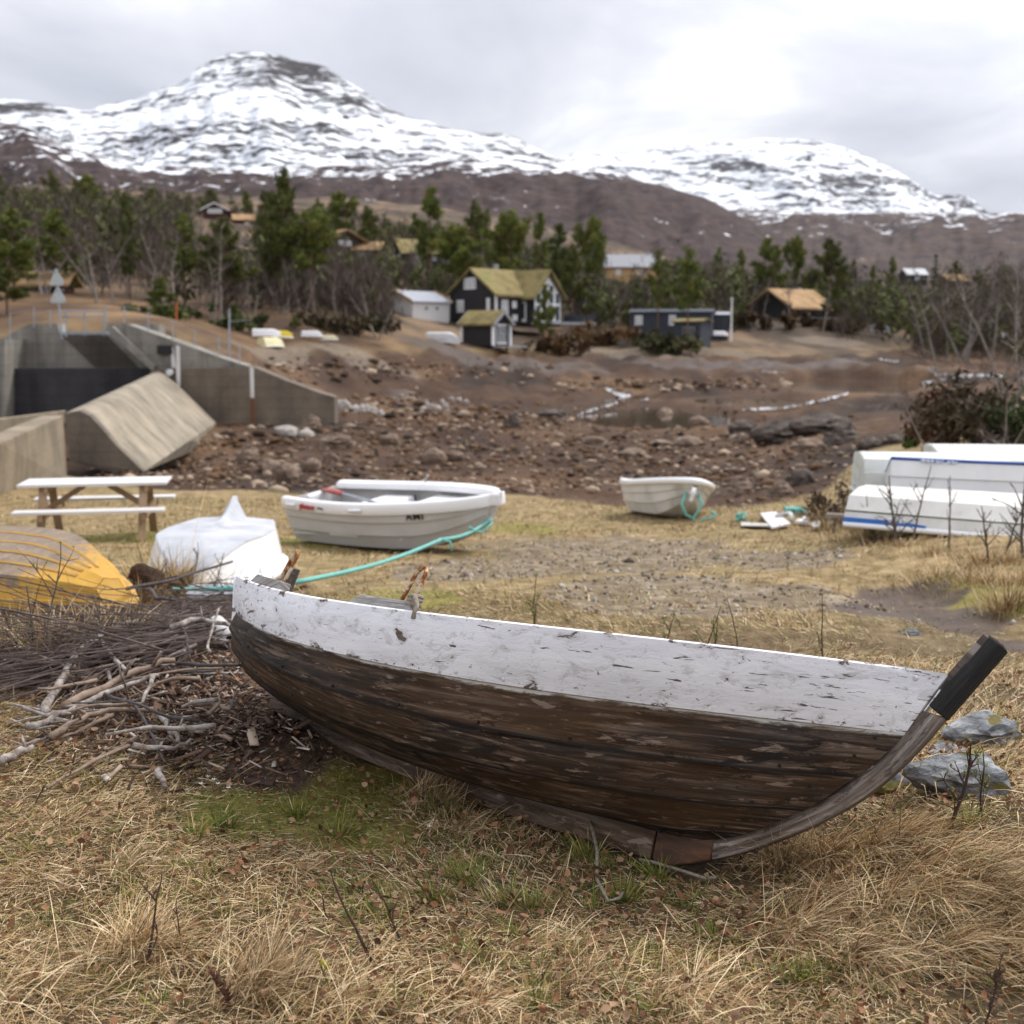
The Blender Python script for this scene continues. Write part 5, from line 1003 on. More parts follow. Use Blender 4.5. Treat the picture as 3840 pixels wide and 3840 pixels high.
        f.prism([mid + dd * a_ + up * (z_ + .006) + nrm * .006 for a_, z_ in ps], nrm * .05); o = f.build('thole_block', M['paleblock'], boat, bevel=.004); o.data.uv_layers.new(name='UVMap')
        ul = o.data.uv_layers[0]
        for lp in o.data.loops: q = o.data.vertices[lp.vertex_index].co; ul.data[lp.index].uv = (q.x, q.z * 2 + q.y)
        f = MB(); c = mid + dd * (Ls * .30) + nrm * .032 + up * .03; hh = .14; wd = .026; lean = Vector((.35, .0, 0)) * .10
        path = [c - dd * wd, c - dd * wd * .9 + up * hh * .5, c - dd * wd * .7 + up * hh * .86, c - dd * wd * .35 + up * hh, c + dd * wd * .35 + up * hh, c + dd * wd * .8 + up * hh * .86, c + dd * wd + up * hh * .5, c + dd * wd + up * .0]
        path = [q + lean * ((q - c).dot(up) / hh) for q in path]
        f.tube(path, .0082, 8); f.build('rowlock', M['rustpaint'], o, smooth=True)
        if tq > .2:
            f = MB(); cc = c + dd * (wd + .012)
            for k in range(3): f.tube([cc + Vector((.020 * math.cos(a_), .024 * math.sin(a_), -.01 + k * .013 + .003 * a_)) for a_ in np.linspace(k, k + 6.3, 13)], .0085, 6)
            f.tube([cc + Vector((.02, -.03, .03)), cc + Vector((.05, -.045, .0)), cc + Vector((.055, -.05, -.05))], .0085, 6); f.build('rope_lashing', M['rope'], boat, smooth=True)
    # stern post, thwarts and frames inside
    f = MB(); s0 = Vector((bp.xst + .05, .0, bp.z0 - .12)); f.bar(s0, s0 + Vector((.05, -.03, .235)), .035, .05); o = f.build('stern_post', M['greywood'], boat, bevel=.004); o.data.uv_layers.new(name='UVMap')
    for x in (-1.55, -.75, .0):
        i = (x - bp.xst) / (bp.xr - bp.xst); s_ = sheer([i])[0]; f = MB(); f.box((x, 0, s_[2] - .13), (.2, abs(s_[1]) * 1.5, .03)); o = f.build('thwart', M['greywood'], boat); o.data.uv_layers.new(name='UVMap')
        f = MB(); xx = x + .22; wv = np.linspace(0.05, .98, 10); T = np.full(10, min(.98, max(.02, (xx + bp.Lk) / bp.Lk if xx < 0 else .98))); L = hullpt(T, wv) + np.array([0, .03, .02]); pts_ = [Vector(q) for q in L] + [Vector((q[0], -q[1], q[2])) for q in L[::-1]]; f.tube(pts_, .02, 4); o = f.build('frame_rib', M['greywood'], boat); o.data.uv_layers.new(name='UVMap')
m, nt, b = newmat('rust_stained_wood'); lk(nt, ramp(nt, noise(nt, coordnode(nt, 'Object', (6, 6, 18)), 1.0, 6, .7), [(.3, (.022, .015, .012)), (.5, (.075, .036, .021)), (.62, (.15, .058, .022)), (.75, (.05, .036, .03))]), b.inputs['Base Color']); b.inputs['Roughness'].default_value = .85; M['rustwood'] = m
build_boat()
# ------------------------------------------------------------------ small boats
M['gelcoat'] = pmat('white_gelcoat', [(.28, (.52, .52, .51)), (.45, (.66, .66, .67)), (.7, (.75, .75, .76))], 2.0, .4, .05, detail=8, sc=(1, 1, .4))
M['gelrim'] = pmat('bright_white_rim', [(.3, (.78, .78, .79)), (.7, (.85, .85, .86))], 1.2, .3, .03)
M['gelgrey'] = pmat('dirty_white_plastic', [(.25, (.42, .40, .375)), (.5, (.56, .545, .53)), (.75, (.63, .62, .61))], 1.6, .5, .1, detail=7)
M['bottomgrey'] = pmat('worn_grey_white_bottom', [(.25, (.24, .255, .28)), (.45, (.40, .415, .45)), (.7, (.56, .57, .60))], 2.2, .6, .15, detail=8)
M['creamhull'] = pmat('cream_white_hull', [(.3, (.42, .405, .37)), (.46, (.62, .60, .565)), (.65, (.72, .705, .68))], 2.2, .45, .08, detail=8, sc=(1, 1, .35))
M['mosswhite'] = pmat('algae_stained_white', [(.25, (.40, .43, .37)), (.5, (.60, .62, .585)), (.75, (.72, .73, .71))], 2.5, .55, .1, detail=8, sc=(1, 1, 3))
M['seamgrey'] = pmat('lap_groove', [(.3, (.30, .285, .255)), (.7, (.40, .38, .35))], 4, .7, 0)
M['darkgreen'] = pmat('dark_green_strip', [(.3, (.035, .05, .02)), (.7, (.07, .085, .045))], 4, .6, 0)
M['bluetrim'] = pmat('blue_rubbing_strip', [(.3, (.015, .05, .22)), (.7, (.03, .09, .33))], 3, .4, 0)
M['bluepaint'] = pmat('blue_sticker', [(.3, (.03, .13, .48)), (.7, (.05, .20, .60))], 3, .4, 0)
M['teal'] = pmat('turquoise_rope', [(.3, (.10, .36, .32)), (.7, (.24, .54, .48))], 50, .7, .4, .004)
M['black'] = pmat('black_rubber', [(.3, (.012, .012, .013)), (.7, (.03, .03, .032))], 6, .6, 0)
def hullsec(L, B, D, n, bow_rake=.25, stern_b=.78, bowfull=2.2, flat=.55, sheer_=.12, lap=3, chine=.62, bow_b=0.02, rnd=0.0):
    """half sections keel -> gunwale, stern (0) to bow (1); returns grid (n, m, 3)"""
    G_ = []; ts = 1 - (1 - np.linspace(0, 1, n)) ** 1.8
    for t in ts:
        bt = B / 2 * (stern_b + (1 - stern_b) * math.sin(min(1, t / .45) * math.pi / 2)) if t < .45 else B / 2 * max(bow_b, (1 - ((t - .45) / .55) ** bowfull))
        if rnd and t > .45: e_ = math.sqrt(max(0.0, 1 - ((t - .45) / .55) ** 2)); bt = B / 2 * max(bow_b, (bt / (B / 2)) * (1 - rnd) + rnd * e_)
        top = D * (1 + sheer_ * ((t - .35) / .65) ** 2); rise = D * .55 * max(0, (t - .72) / .28) ** 2.0
        sec = [(0, rise)]; bb = bt * (flat + .3)
        prof = [(0, rise), (bt * flat * (1 - .3 * t), rise + D * .07)]
        for k in range(lap):
            f0, f1 = k / lap, (k + 1) / lap; y0 = bt * (chine + (1 - chine) * f0 ** .75); y1 = bt * (chine + (1 - chine) * f1 ** .75); zA = rise + D * .10 + (top - rise - D * .10) * f0; zB = rise + D * .10 + (top - rise - D * .10) * f1
            prof += [(y0 + .016 * B * (1 if k else .3), zA), (y1 - .004 * B, zB - .002)]
        prof.append((bt, top))
        G_.append([(t * L + bow_rake * L * .25 * (z / D) * sstep(.6, 1, t), y, z) for y, z in prof])
    return np.array(G_)
def hullmesh(name, G_, mat, parent, inner=.03, smooth=False, split=24):
    n, m, _ = G_.shape; mb = MB(); full = [[Vector(q) for q in row[::-1]] + [Vector((q[0], -q[1], q[2])) for q in row[1:]] for row in G_]
    mb.loft(full); k = len(full[0]); mb.add(full[0], [tuple(range(k))])
    if G_[-1][-1][1] > .05: mb.add(full[-1], [tuple(range(k))])
    o = mb.build(name, mat, parent, smooth=True); s = o.modifiers.new('solid', 'SOLIDIFY'); s.thickness = .02; s.offset = 0; e = o.modifiers.new('edge', 'EDGE_SPLIT'); e.split_angle = R(split); return o
def rimtube(G_, r, mat, parent, name='gunwale', flat=1.0, closed=True, out=0.0):
    pts_ = [Vector(row[-1]) + Vector((0, out, 0)) for row in G_]; other = [Vector((q.x, -q.y, q.z)) for q in pts_[::-1]]; mb = MB(); loop = pts_ + other[0 if pts_[-1].y > .03 else 1:]
    if closed: loop.append(loop[0])
    mb.tube(loop, r, 8, cap=False); return mb.build(name, mat, parent, smooth=True)
def text3(txt, size, mat, parent, loc, ex, ey, name='lettering', ext=.003, shear=0.0, bold=0.0):
    cu = bpy.data.curves.new(name, 'FONT'); cu.body = txt; cu.size = size; cu.extrude = ext; cu.space_character = 1.12; cu.align_x = 'LEFT'; cu.shear = shear; cu.offset = bold; cu.materials.append(mat); tmp = bpy.data.objects.new(name, cu); COL.objects.link(tmp)
    dg = bpy.context.evaluated_depsgraph_get(); me = bpy.data.meshes.new_from_object(tmp.evaluated_get(dg)); bpy.data.objects.remove(tmp); o = link(bpy.data.objects.new(name, me), parent)
    ex = Vector(ex).normalized(); ez = ex.cross(Vector(ey)).normalized(); ey = ez.cross(ex); o.matrix_local = Matrix.Translation(loc) @ Matrix((ex, ey, ez)).transposed().to_4x4(); return o
def place(r, loc, psi, pitch=0, roll=0, upside=False):
    r.location = loc; r.rotation_mode = 'QUATERNION'; q = Matrix.Rotation(R(psi), 3, 'Z') @ Matrix.Rotation(R(-pitch), 3, 'Y') @ Matrix.Rotation(R(roll), 3, 'X')
    if upside: q = q @ Matrix.Rotation(math.pi, 3, 'X')
    r.rotation_quaternion = q.to_quaternion(); bpy.context.view_layer.update()
def ctrl(G_, t, k, off=.0, side=-1): n = G_.shape[0]; i = min(n - 1, int(round((1 - (1 - min(t, 1.0)) ** (1 / 1.8)) * (n - 1)))); q = G_[i][k]; return Vector((q[0], side * (q[1] + off), q[2]))
# the white plastic dinghy in the middle, lettered AMI on its bow
def dinghy_ami():
    g = P(718, 1014, 14.2); z = zg(g.x, g.y); L, B, D = 2.62, 1.42, .57
    r = root('dinghy', (0, 0, 0), 0, 'white plastic dinghy lettered AMI with red oar blade on its stern', 'dinghy'); G_ = hullsec(L, B, D, 26, stern_b=.80, bowfull=2.6, lap=3, flat=.5, chine=.70, bow_rake=.30, sheer_=.10, bow_b=.10, rnd=.75)
    hullmesh('hull', G_, M['gelgrey'], r)
    # wide moulded rim
    mb = MB(); secs = []
    for row in G_:
        q = Vector(row[-1]); s = min(1, q.y / .2); w_ = .03; sh = [(w_ * .6, -.085), (w_ * 1.0, -.06), (w_ * 1.0, .03), (w_ * .5, .055), (-.06, .055), (-.13, .03), (-.14, -.03)]; secs.append([q + Vector((0, a if q.y > .14 else a * .4 + .0, b)) for a, b in sh])
    mir = [[Vector((q.x, -q.y, q.z)) for q in s] for s in secs]; allS = secs + [[q + Vector((.075, 0, .0)) for q in secs[-1]], [q + Vector((.075, 0, 0)) for q in mir[-1]]] + mir[::-1]
    mb.loft(allS); mb.build('gunwale', M['gelrim'], r, smooth=True)
    for k in (3, 5, 7):
        mb = MB(); mb.tube([ctrl(G_, t, k, .004) for t in np.linspace(0.0, .97, 24)], .009, 5); mb.build('lap_seam', M['seamgrey'], r)
    # inner floor, benches
    mb = MB(); mb.prism([Vector((.06, -.52, .16)), Vector((1.8, -.52, .16)), Vector((2.3, -.12, .2)), Vector((2.3, .12, .2)), Vector((1.8, .52, .16)), Vector((.06, .52, .16))], (0, 0, .02)); mb.build('floor', M['gelgrey'], r)
    mb = MB(); mb.box((.95, 0, .32), (.5, 1.2, .30)); mb.build('bench', M['gelrim'], r, bevel=.05)
    mb = MB(); mb.prism([Vector((1.55, -.62, .42)), Vector((2.1, -.46, .43)), Vector((2.42, -.16, .45)), Vector((2.42, .16, .45)), Vector((2.1, .46, .43)), Vector((1.55, .62, .42))], (0, 0, .07)); mb.build('bow_seat', M['gelrim'], r, bevel=.02)
    mb = MB(); mb.prism([Vector((.06, -.50, .30)), Vector((.40, -.50, .30)), Vector((.40, .50, .30)), Vector((.06, .50, .30))], (0, 0, .05)); mb.build('stern_seat', M['black'], r, bevel=.01)
    mb = MB(); mb.tube([(.0, -.03, .46), (-.02, .03, .60), (-.02, .10, .60)], .03, 8)
    tr = MB(); tr.prism([Vector((-.02, -.16, .40)), Vector((-.02, .16, .40)), Vector((-.02, .16, .58)), Vector((-.02, -.16, .58))], (.08, 0, 0)); tr.build('motor_pad', M['gelrim'], r, bevel=.03)
    for t in (.09, .48):
        q = ctrl(G_, t, -1, .032) + Vector((0, 0, -.02)); mb = MB(); d = (ctrl(G_, t + .06, -1) - ctrl(G_, t, -1)).normalized(); mb.tube([q - d * .09, q - d * .07 + Vector((0, -.02, 0)), q + d * .07 + Vector((0, -.02, 0)), q + d * .09], .02, 6); mb.build('grab_handle', M['gelrim'], r, smooth=True)
    mb = MB(); q = ctrl(G_, .42, -1, -.10, 1) + Vector((0, 0, -.10)); mb.tube([q, q + Vector((.04, -.05, -.02)), q + Vector((.0, -.06, -.12)), q + Vector((-.03, -.04, -.14))], .012, 6); mb.build('strap', M['black'], r)
    mb = MB(); q = ctrl(G_, .48, -1, -.04, 1) + Vector((0, 0, .05)); mb.tube([q, q + Vector((0, 0, .05)), q + Vector((.03, 0, .07)), q + Vector((.05, 0, .10))], .012, 6); mb.build('rowlock', M['steel'], r)
    ng = lambda t, k0, k1: ((ctrl(G_, t + .05, k1) - ctrl(G_, t - .05, k1)), (ctrl(G_, t, k1) - ctrl(G_, t, k0)))
    ex, ey = ng(.77, 6, 8); text3('AMI', .125, M['black'], r, ctrl(G_, .74, 6, .030) + Vector((0, 0, .022)), ex, ey, shear=0.0, ext=.004, bold=.001)
    red = pmat('faded_red_print', [(.3, (.42, .05, .05)), (.7, (.55, .10, .10))], 5, .5, 0); ex, ey = ng(.12, 6, 8); text3('pioner', .10, red, r, ctrl(G_, .115, -1, .046) + Vector((0, 0, -.045)), ex, (0, 0, 1), ext=.006, bold=.004)
    text3('8 Mini', .035, M['bluewood'], r, ctrl(G_, .30, -1, .046) + Vector((0, 0, -.03)), ex, (0, 0, 1), ext=.006)
    e = MB(); q = Vector((L * 1.0 + .06, 0, D * .68)); e.tube([q, q + Vector((.06, 0, .0)), q + Vector((.06, 0, -.05)), q + Vector((0, 0, -.05))], .012, 6); e.build('bow_eye', M['steel'], r)
    place(r, (0, 0, 0), -33, 2.0, 5); c = r.matrix_world @ Vector((L * .45, -.1, 0)); r.location = (g.x - c.x, g.y + .45 - c.y, z + .01); bpy.context.view_layer.update()
    # oar resting on the stern
    o = root('oar', (0, 0, 0), 0, 'oar with a red blade lying across the stern of the white dinghy', 'oar'); mw = r.matrix_world
    redp = pmat('red_oar_blade', [(.3, (.30, .055, .05)), (.7, (.46, .11, .10))], 8, .5, .05); a = mw @ Vector((.02, .20, .565)); b_ = mw @ Vector((.47, .0, .56)); c_ = mw @ Vector((1.45, -.40, .53)); f = MB(); d = (b_ - a).normalized(); s = d.cross(Vector((0, 0, 1))).normalized(); up = Vector((0, 0, 1))
    f.loft([[a + d * (.52 * t) + s * (w_ * math.cos(q)) + up * (h * math.sin(q) + .02) for q in np.linspace(0, 2 * math.pi, 9)[:-1]] for t, w_, h in ((0, .03, .01), (.06, .085, .02), (.4, .09, .03), (.8, .05, .03), (1, .022, .022))], closed=True, cap=True); f.build('blade', redp, o, smooth=True)
    f = MB(); f.tube([a + d * .5 + up * .02, c_ + up * .03], .02, 8); f.build('shaft', M['steel'], o, smooth=True)
    return r, L, D
ami, amiL, amiD = dinghy_ami()
# the upturned white dinghy with a skeg, left of the middle
def dinghy_skeg():
    L, B, D = 2.2, 1.2, .38; r = root('dinghy', (0, 0, 0), 0, 'upturned white dinghy with a grey bottom and pointed skeg beside the picnic table', 'dinghy'); G_ = hullsec(L, B, D, 26, stern_b=.80, bowfull=2.4, lap=1, flat=.80, chine=.80, bow_rake=.12, sheer_=.14, bow_b=.06, rnd=.9)
    hullmesh('hull', G_, M['gelrim'], r, smooth=False)
    n = G_.shape[0]; mb = MB(); bot = [[Vector((q[0], s * q[1] * 1.0, q[2] - .018)) for q, s in ((row[2], -1), (row[1], -1), (row[0], 1), (row[1], 1), (row[2], 1))] for row in G_[: n]]; mb.loft(bot); mb.build('bottom', M['bottomgrey'], r, smooth=False, solid=.008)
    rimtube(G_, .045, M['gelrim'], r, out=.01)
    mb = MB(); mb.tube([Vector((row[1][0], s * row[2][1], row[2][2] - .01)) for s in (1,) for row in G_], .012, 5); mb.build('chine_edge', M['bottomgrey'], r); mb = MB(); mb.tube([Vector((row[1][0], -row[2][1], row[2][2] - .01)) for row in G_], .012, 5); mb.build('chine_edge', M['bottomgrey'], r)
    f = MB(); f.loft([[Vector((x, -w_, .05)), Vector((x, -w_ * .8, -.015)), Vector((x + .02 * (x < .1), -.022, -h)), Vector((x + .02 * (x < .1), .022, -h)), Vector((x, w_ * .8, -.015)), Vector((x, w_, .05))] for x, h, w_ in ((.02, .235, .05), (.10, .225, .16), (.22, .16, .15), (.45, .10, .10), (.8, .055, .06), (1.2, .03, .04), (1.4, .016, .03))], closed=True, cap=True); f.build('skeg', M['bottomgrey'], r, bevel=.012)
    g = P(402, 1068, 11.0); z = zg(g.x, g.y); place(r, (0, 0, 0), -87, 3, -2, True); c = r.matrix_world @ Vector((L * .5, 0, D)); r.location = (g.x - c.x, g.y - c.y + .05, z + .04 - c.z); bpy.context.view_layer.update(); return r
dinghy_skeg()
def yellow_boat():
    L, B, D = 3.3, 1.30, .35; r = root('rowing_boat', (0, 0, 0), 0, 'upturned yellow boat with worn grey-brown bottom at the left edge', 'rowing boat')
    G_ = hullsec(L, B, D, 24, stern_b=.9, bowfull=2.2, lap=2, flat=.70, chine=.76, bow_rake=.2, sheer_=.12, bow_b=.16, rnd=.5)
    m, nt, b = newmat('worn_yellow_paint'); v = coordnode(nt, 'Object'); sp = nn(nt, 'ShaderNodeSeparateXYZ'); lk(nt, v, sp.inputs[0]); n1 = noise(nt, v, 3.2, 7, .7); n2 = noise(nt, v, 14, 5, .7)
    k = math_(nt, 'ADD', math_(nt, 'MULTIPLY', n1, .8), math_(nt, 'MULTIPLY', n2, .35)); zz = nn(nt, 'ShaderNodeMapRange'); lk(nt, sp.outputs[2], zz.inputs[0])
    for i, q in ((1, .04), (2, .22), (3, .13), (4, -.20)): zz.inputs[i].default_value = q
    xx = nn(nt, 'ShaderNodeMapRange'); lk(nt, sp.outputs[0], xx.inputs[0])
    for i, q in ((1, 1.0), (2, 1.35), (3, -.35), (4, 0.0)): xx.inputs[i].default_value = q
    k = math_(nt, 'ADD', math_(nt, 'ADD', k, zz.outputs[0]), xx.outputs[0]); yel = ramp(nt, n1, [(.3, (.46, .235, .02)), (.7, (.62, .36, .045))]); wrn = ramp(nt, n2, [(.3, (.10, .075, .06)), (.55, (.20, .155, .12)), (.75, (.33, .25, .15))])
    lk(nt, mix(nt, ramp(nt, k, [(.52, 0), (.62, .92)]), yel, wrn), b.inputs['Base Color']); b.inputs['Roughness'].default_value = .55; bump(nt, b, n2, .2, .01)
    hullmesh('hull', G_, m, r); y = pmat('yellow_rail', [(.3, (.40, .22, .05)), (.7, (.56, .34, .09))], 6, .6, .1)
    for yy in (-.42, -.14, .14, .42):
        f = MB(); f.tube([Vector(row[0]).lerp(Vector((row[1][0], math.copysign(row[1][1], yy), row[1][2])), abs(yy) / .5) + Vector((0, 0, -.008)) for row in G_[3:20]], .014, 5); f.build('bottom_rail', y, r)
    rimtube(G_, .035, y, r, out=.01)
    f = MB(); f.prism([Vector((L * .55, .1, -.03)), Vector((L * .66, .1, -.03)), Vector((L * .66, .24, -.03)), Vector((L * .55, .24, -.03))], (0, 0, .03)); f.build('patch', M['gelgrey'], r)
    g = P(-10, 1112, 8.2); z = zg(g.x, g.y); place(r, (0, 0, 0), -38, 5, 12, True); c = r.matrix_world @ Vector((L * .62, 0, D)); r.location = (g.x - c.x, g.y - c.y + .1, z + .02 - c.z); bpy.context.view_layer.update(); return r
yb = yellow_boat()
def small_dinghy():
    L, B, D = 2.2, 1.24, .50; r = root('dinghy', (0, 0, 0), 0, 'small white lapped dinghy seen bow-on at the edge of the lake bed', 'dinghy'); G_ = hullsec(L, B, D, 26, stern_b=.82, bowfull=2.8, lap=3, flat=.42, chine=.62, bow_rake=.40, sheer_=.22, bow_b=.06, rnd=.7)
    hullmesh('hull', G_, M['creamhull'], r); rimtube(G_, .055, M['gelrim'], r, out=.0)
    for k in (3, 5):
        for s in (-1, 1): mb = MB(); mb.tube([ctrl(G_, t, k, .004, s) for t in np.linspace(0.0, .97, 24)], .009, 5); mb.build('lap_seam', M['seamgrey'], r)
    mb = MB(); mb.box((.9, 0, .34), (.3, 1.1, .04)); mb.build('thwart', M['gelrim'], r)
    g = P(1282, 957, 18.6); z = zg(g.x, g.y); place(r, (0, 0, 0), -80, 6, -8); c = r.matrix_world @ Vector((L * .8, 0, D * .12)); r.location = (g.x - c.x, g.y - c.y + .2, z + .03 - c.z); bpy.context.view_layer.update()
    mw = r.matrix_world; o = root('rope', (0, 0, 0), 0, 'turquoise bow rope hanging from the small white lapped dinghy', 'rope'); f = MB(); b1 = mw @ Vector((L + .16, -.10, D * .86)); b2 = mw @ Vector((L + .16, .10, D * .86)); c = b1.lerp(b2, .5) + Vector((0, -.10, -.38)); d = Vector((c.x + .12, c.y - .15, zg(c.x + .1, c.y - .15) + .03))
    f.tube([b1, b1.lerp(c, .4) + Vector((-.13, -.1, 0)), b1.lerp(c, .85) + Vector((-.10, -.04, 0)), c, b2.lerp(c, .8) + Vector((.03, -.04, 0)), b2.lerp(c, .4) + Vector((.07, -.1, 0)), b2], .022, 6); f.tube([c + Vector((0, 0, .03)), c + Vector((.06, -.06, -.15)), d, d + Vector((.12, -.05, .02)), d + Vector((.2, -.02, .08)), d + Vector((.13, .02, .12))], .022, 6); o2 = f.build('strand', M['teal'], o, smooth=True)
small_dinghy()
# the stack of boats at the right edge
def stack():
    def hullboat(label, L, B, D, mat, u, v, Y, psi, pitch, roll, up, zoff=0.0, **k):
        r = root('rowing_boat', (0, 0, 0), 0, label, 'rowing boat', 'white boats stacked at the right edge'); G_ = hullsec(L, B, D, 26, **k); hullmesh('hull', G_, mat, r); p = P(u, v, Y); place(r, (0, 0, 0), psi, pitch, roll, up); c = r.matrix_world @ Vector((0, -B / 2 * k.get('stern_b', .8) * (1 if not up else -1), D)); r.location = (p.x - c.x, p.y - c.y, p.z - c.z); bpy.context.view_layer.update(); return r, G_
    # front one, upside down, near gunwale corner at (1590, 975)
    r, G_ = hullboat('upturned white boat with a blue sticker, in front of the stack', 4.2, 1.3, .30, M['creamhull'], 1592, 987, 12.8, -31, 0, 3, True, stern_b=.84, lap=2, flat=.40, chine=.62, bow_b=.04)
    rimtube(G_, .03, M['gelrim'], r, out=.006)
    f = MB(); f.tube([ctrl(G_, t, 4, .004, 1) for t in np.linspace(0.02, .9, 20)], .012, 5); f.build('rubbing_strip', M['darkgreen'], r)
    q = [ctrl(G_, t, k, .010, 1) for t, k in ((.03, 5), (.16, 5), (.20, 5))]
    a, b_ = ctrl(G_, .03, 5, .008, 1), ctrl(G_, .175, 5, .008, 1); lo = Vector((0, 0, -.02)); hi = Vector((0, 0, -.10)); f = MB(); f.prism([a + lo, b_ + lo, b_ + Vector((.02, 0, -.05)), b_.lerp(a, .3) + hi * .8, a + hi * .8], (0, .006, 0)); st = f.build('sticker', M['bluepaint'], r)
    text3('92276', .07, M['gelrim'], r, b_.lerp(a, .22) + Vector((0, .012, -.06)), a - b_, (0, 0, -1), ext=.004, shear=.2)
    for t in (.5, .62): pass
    r, G_ = hullboat('white boat with blue rubbing strip lying upright on the stack', 4.2, 1.55, .62, M['gelcoat'], 1683, 868, 13.7, -15, -1, -14, False, stern_b=.84, lap=3, flat=.5, chine=.66, bow_b=.04)
    rimtube(G_, .019, M['bluetrim'], r, out=.004)
    for k in (3, 5): f = MB(); f.tube([ctrl(G_, t, k, .004) for t in np.linspace(0.0, .95, 20)], .012, 5); f.build('lap_seam', M['seamgrey'], r)
    text3('TERHI 4N', .085, pmat('pale_blue_print', [(.3, (.46, .49, .60)), (.7, (.52, .55, .64))], 5, .5, 0), r, ctrl(G_, .06, 7, .016) + Vector((0, 0, -.03)), ctrl(G_, .2, 7) - ctrl(G_, .06, 7), ctrl(G_, .1, 8) - ctrl(G_, .1, 7), ext=.012, shear=.25)
    r, G_ = hullboat('upturned white boat showing only its rounded end behind the blue-striped boat', 3.4, 1.4, .52, M['mosswhite'], 1632, 940, 14.7, -8, 0, 0, True, stern_b=.85, lap=3, flat=.6, chine=.72, bow_b=.04); rimtube(G_, .03, M['gelrim'], r)
    r, G_ = hullboat('upturned white boat with algae-stained bottom, hindmost at the top of the stack', 3.6, 1.45, .52, M['mosswhite'], 1772, 922, 16.2, -7, 0, 2, True, stern_b=.85, lap=2, flat=.66, chine=.72, bow_b=.04); rimtube(G_, .03, M['gelrim'], r)
    f = MB(); p = P(1928, 1022, 12.0); f.tube([p + Vector((0, 0, -.12)), p + Vector((0, 0, .03))], .07, 10); f.tube([p + Vector((0, 0, .03)), p + Vector((.02, 0, .12))], .03, 8); tag(f.build('mooring_buoy', M['black']), 'small black float under the right end of the front upturned boat', 'float')
    f = MB(); f.bar(P(1560, 972, 13.8), P(1622, 976, 13.6), .07, .05); f.bar(P(1600, 990, 13.5), P(1660, 992, 13.4), .07, .05); tag(f.build('timber', M['greywood2']), 'weathered timber lying under the stern of the front upturned boat', 'timber')
M['greywood2'] = pmat('grey_timber', [(.3, (.20, .16, .13)), (.7, (.36, .31, .27))], 4, .85, .3, sc=(1, 1, 6))
stack()
# boats on the far shore
def far_boat(u, v, Y, wpx, hpx, psi, mat, label, up=True, roll=0, pitch=0, name='rowing_boat'):
    k = Y / FPX; L = wpx * k / max(.35, abs(math.cos(R(psi)))); D = hpx * k * .8; r = root(name, (0, 0, 0), 0, label, 'rowing boat', 'boats on the far shore'); G_ = hullsec(L, L * .34, D, 16, lap=2, bow_b=.1); hullmesh('hull', G_, mat, r); rimtube(G_, .05, M['gelrim'], r)
    p = P(u, v, Y); place(r, (0, 0, 0), psi, pitch, roll, up); c = r.matrix_world @ Vector((L / 2, 0, D if up else 0)); r.location = (p.x - c.x, p.y - c.y, max(p.z, zg(p.x, p.y)) - c.z); return r
M['yellow'] = pmat('bright_yellow_paint', [(.3, (.60, .46, .02)), (.7, (.72, .58, .05))], 3, .5, 0); M['cream'] = pmat('pale_yellow_plastic', [(.3, (.66, .60, .34)), (.7, (.74, .69, .44))], 2, .5, 0)
far_boat(502, 633, 88, 48, 15, 14, M['gelrim'], 'white boat on the far bank left of the bright yellow one'); far_boat(532, 636, 89, 34, 14, 20, M['yellow'], 'bright yellow boat on the far bank beside the green sapling'); far_boat(513, 653, 84, 26, 20, 70, M['cream'], 'pale yellow boat standing end-on in front of the bright yellow one')
far_boat(588, 634, 92, 36, 12, -8, M['gelrim'], 'white boat half behind the heather right of the green sapling'); far_boat(620, 640, 92, 32, 9, -18, M['cream'], 'low cream boat at the right end of the far boats by the thicket'); far_boat(835, 645, 116, 56, 22, -38, M['gelcoat'], 'upturned pale boat on the bank between garage and small boathouse')
far_boat(1359, 632, 139, 26, 9, 4, M['gelrim'], 'white boat lying beside the flagpole'); far_boat(1659, 643, 172, 30, 16, -30, M['gelrim'], 'white boat alone on the far right grass shore'); far_boat(1896, 636, 150, 12, 8, 10, M['gelrim'], 'tiny white boat seen behind the birches at the right edge', name='rowing_boat')
# ------------------------------------------------------------------ picnic table
M['tablewood'] = pmat('raw_pine_leg', [(.3, (.25, .16, .095)), (.7, (.40, .28, .18))], 4, .8, .2, sc=(1, 1, .3)); M['tabletop'] = pmat('pale_table_boards', [(.3, (.56, .54, .53)), (.7, (.70, .68, .67))], 3, .6, .1, sc=(.4, 4, 4))
def picnic():
    p = P(188, 1020, 15.6); z = zg(p.x, p.y); r = root('picnic_table', (p.x, p.y, z), R(10), 'wooden picnic table with white boards and attached benches by the training wall', 'picnic table'); L = 1.84
    def board(nm, y, zz, wd, n, par=r, l=L):
        f = MB()
        for i in range(n): f.box((0, y + (i - (n - 1) / 2) * wd, zz), (l, wd - .012, .035))
        return f.build(nm, M['tabletop'], par, bevel=.004)
    board('table_top', 0, .745, .125, 6); board('bench_seat', -.66, .445, .13, 2); board('bench_seat', .66, .445, .13, 2)
    for x in (-.62, .62):
        for s in (-1, 1): f = MB(); f.bar((x, s * .24, .72), (x, s * .66, -.03), .045, .10, up=(1, 0, 0)); f.build('leg', M['tablewood'], r)
        f = MB(); f.box((x + .046, 0, .385), (.045, 1.5, .10)); f.build('bench_bearer', M['tablewood'], r); f = MB(); f.box((x + .046, 0, .69), (.045, .68, .09)); f.build('top_bearer', M['tablewood'], r)
        f = MB(); f.bar((x, 0, .40), (x * .25, 0, .70), .045, .07); f.build('brace', M['tablewood'], r)
picnic()
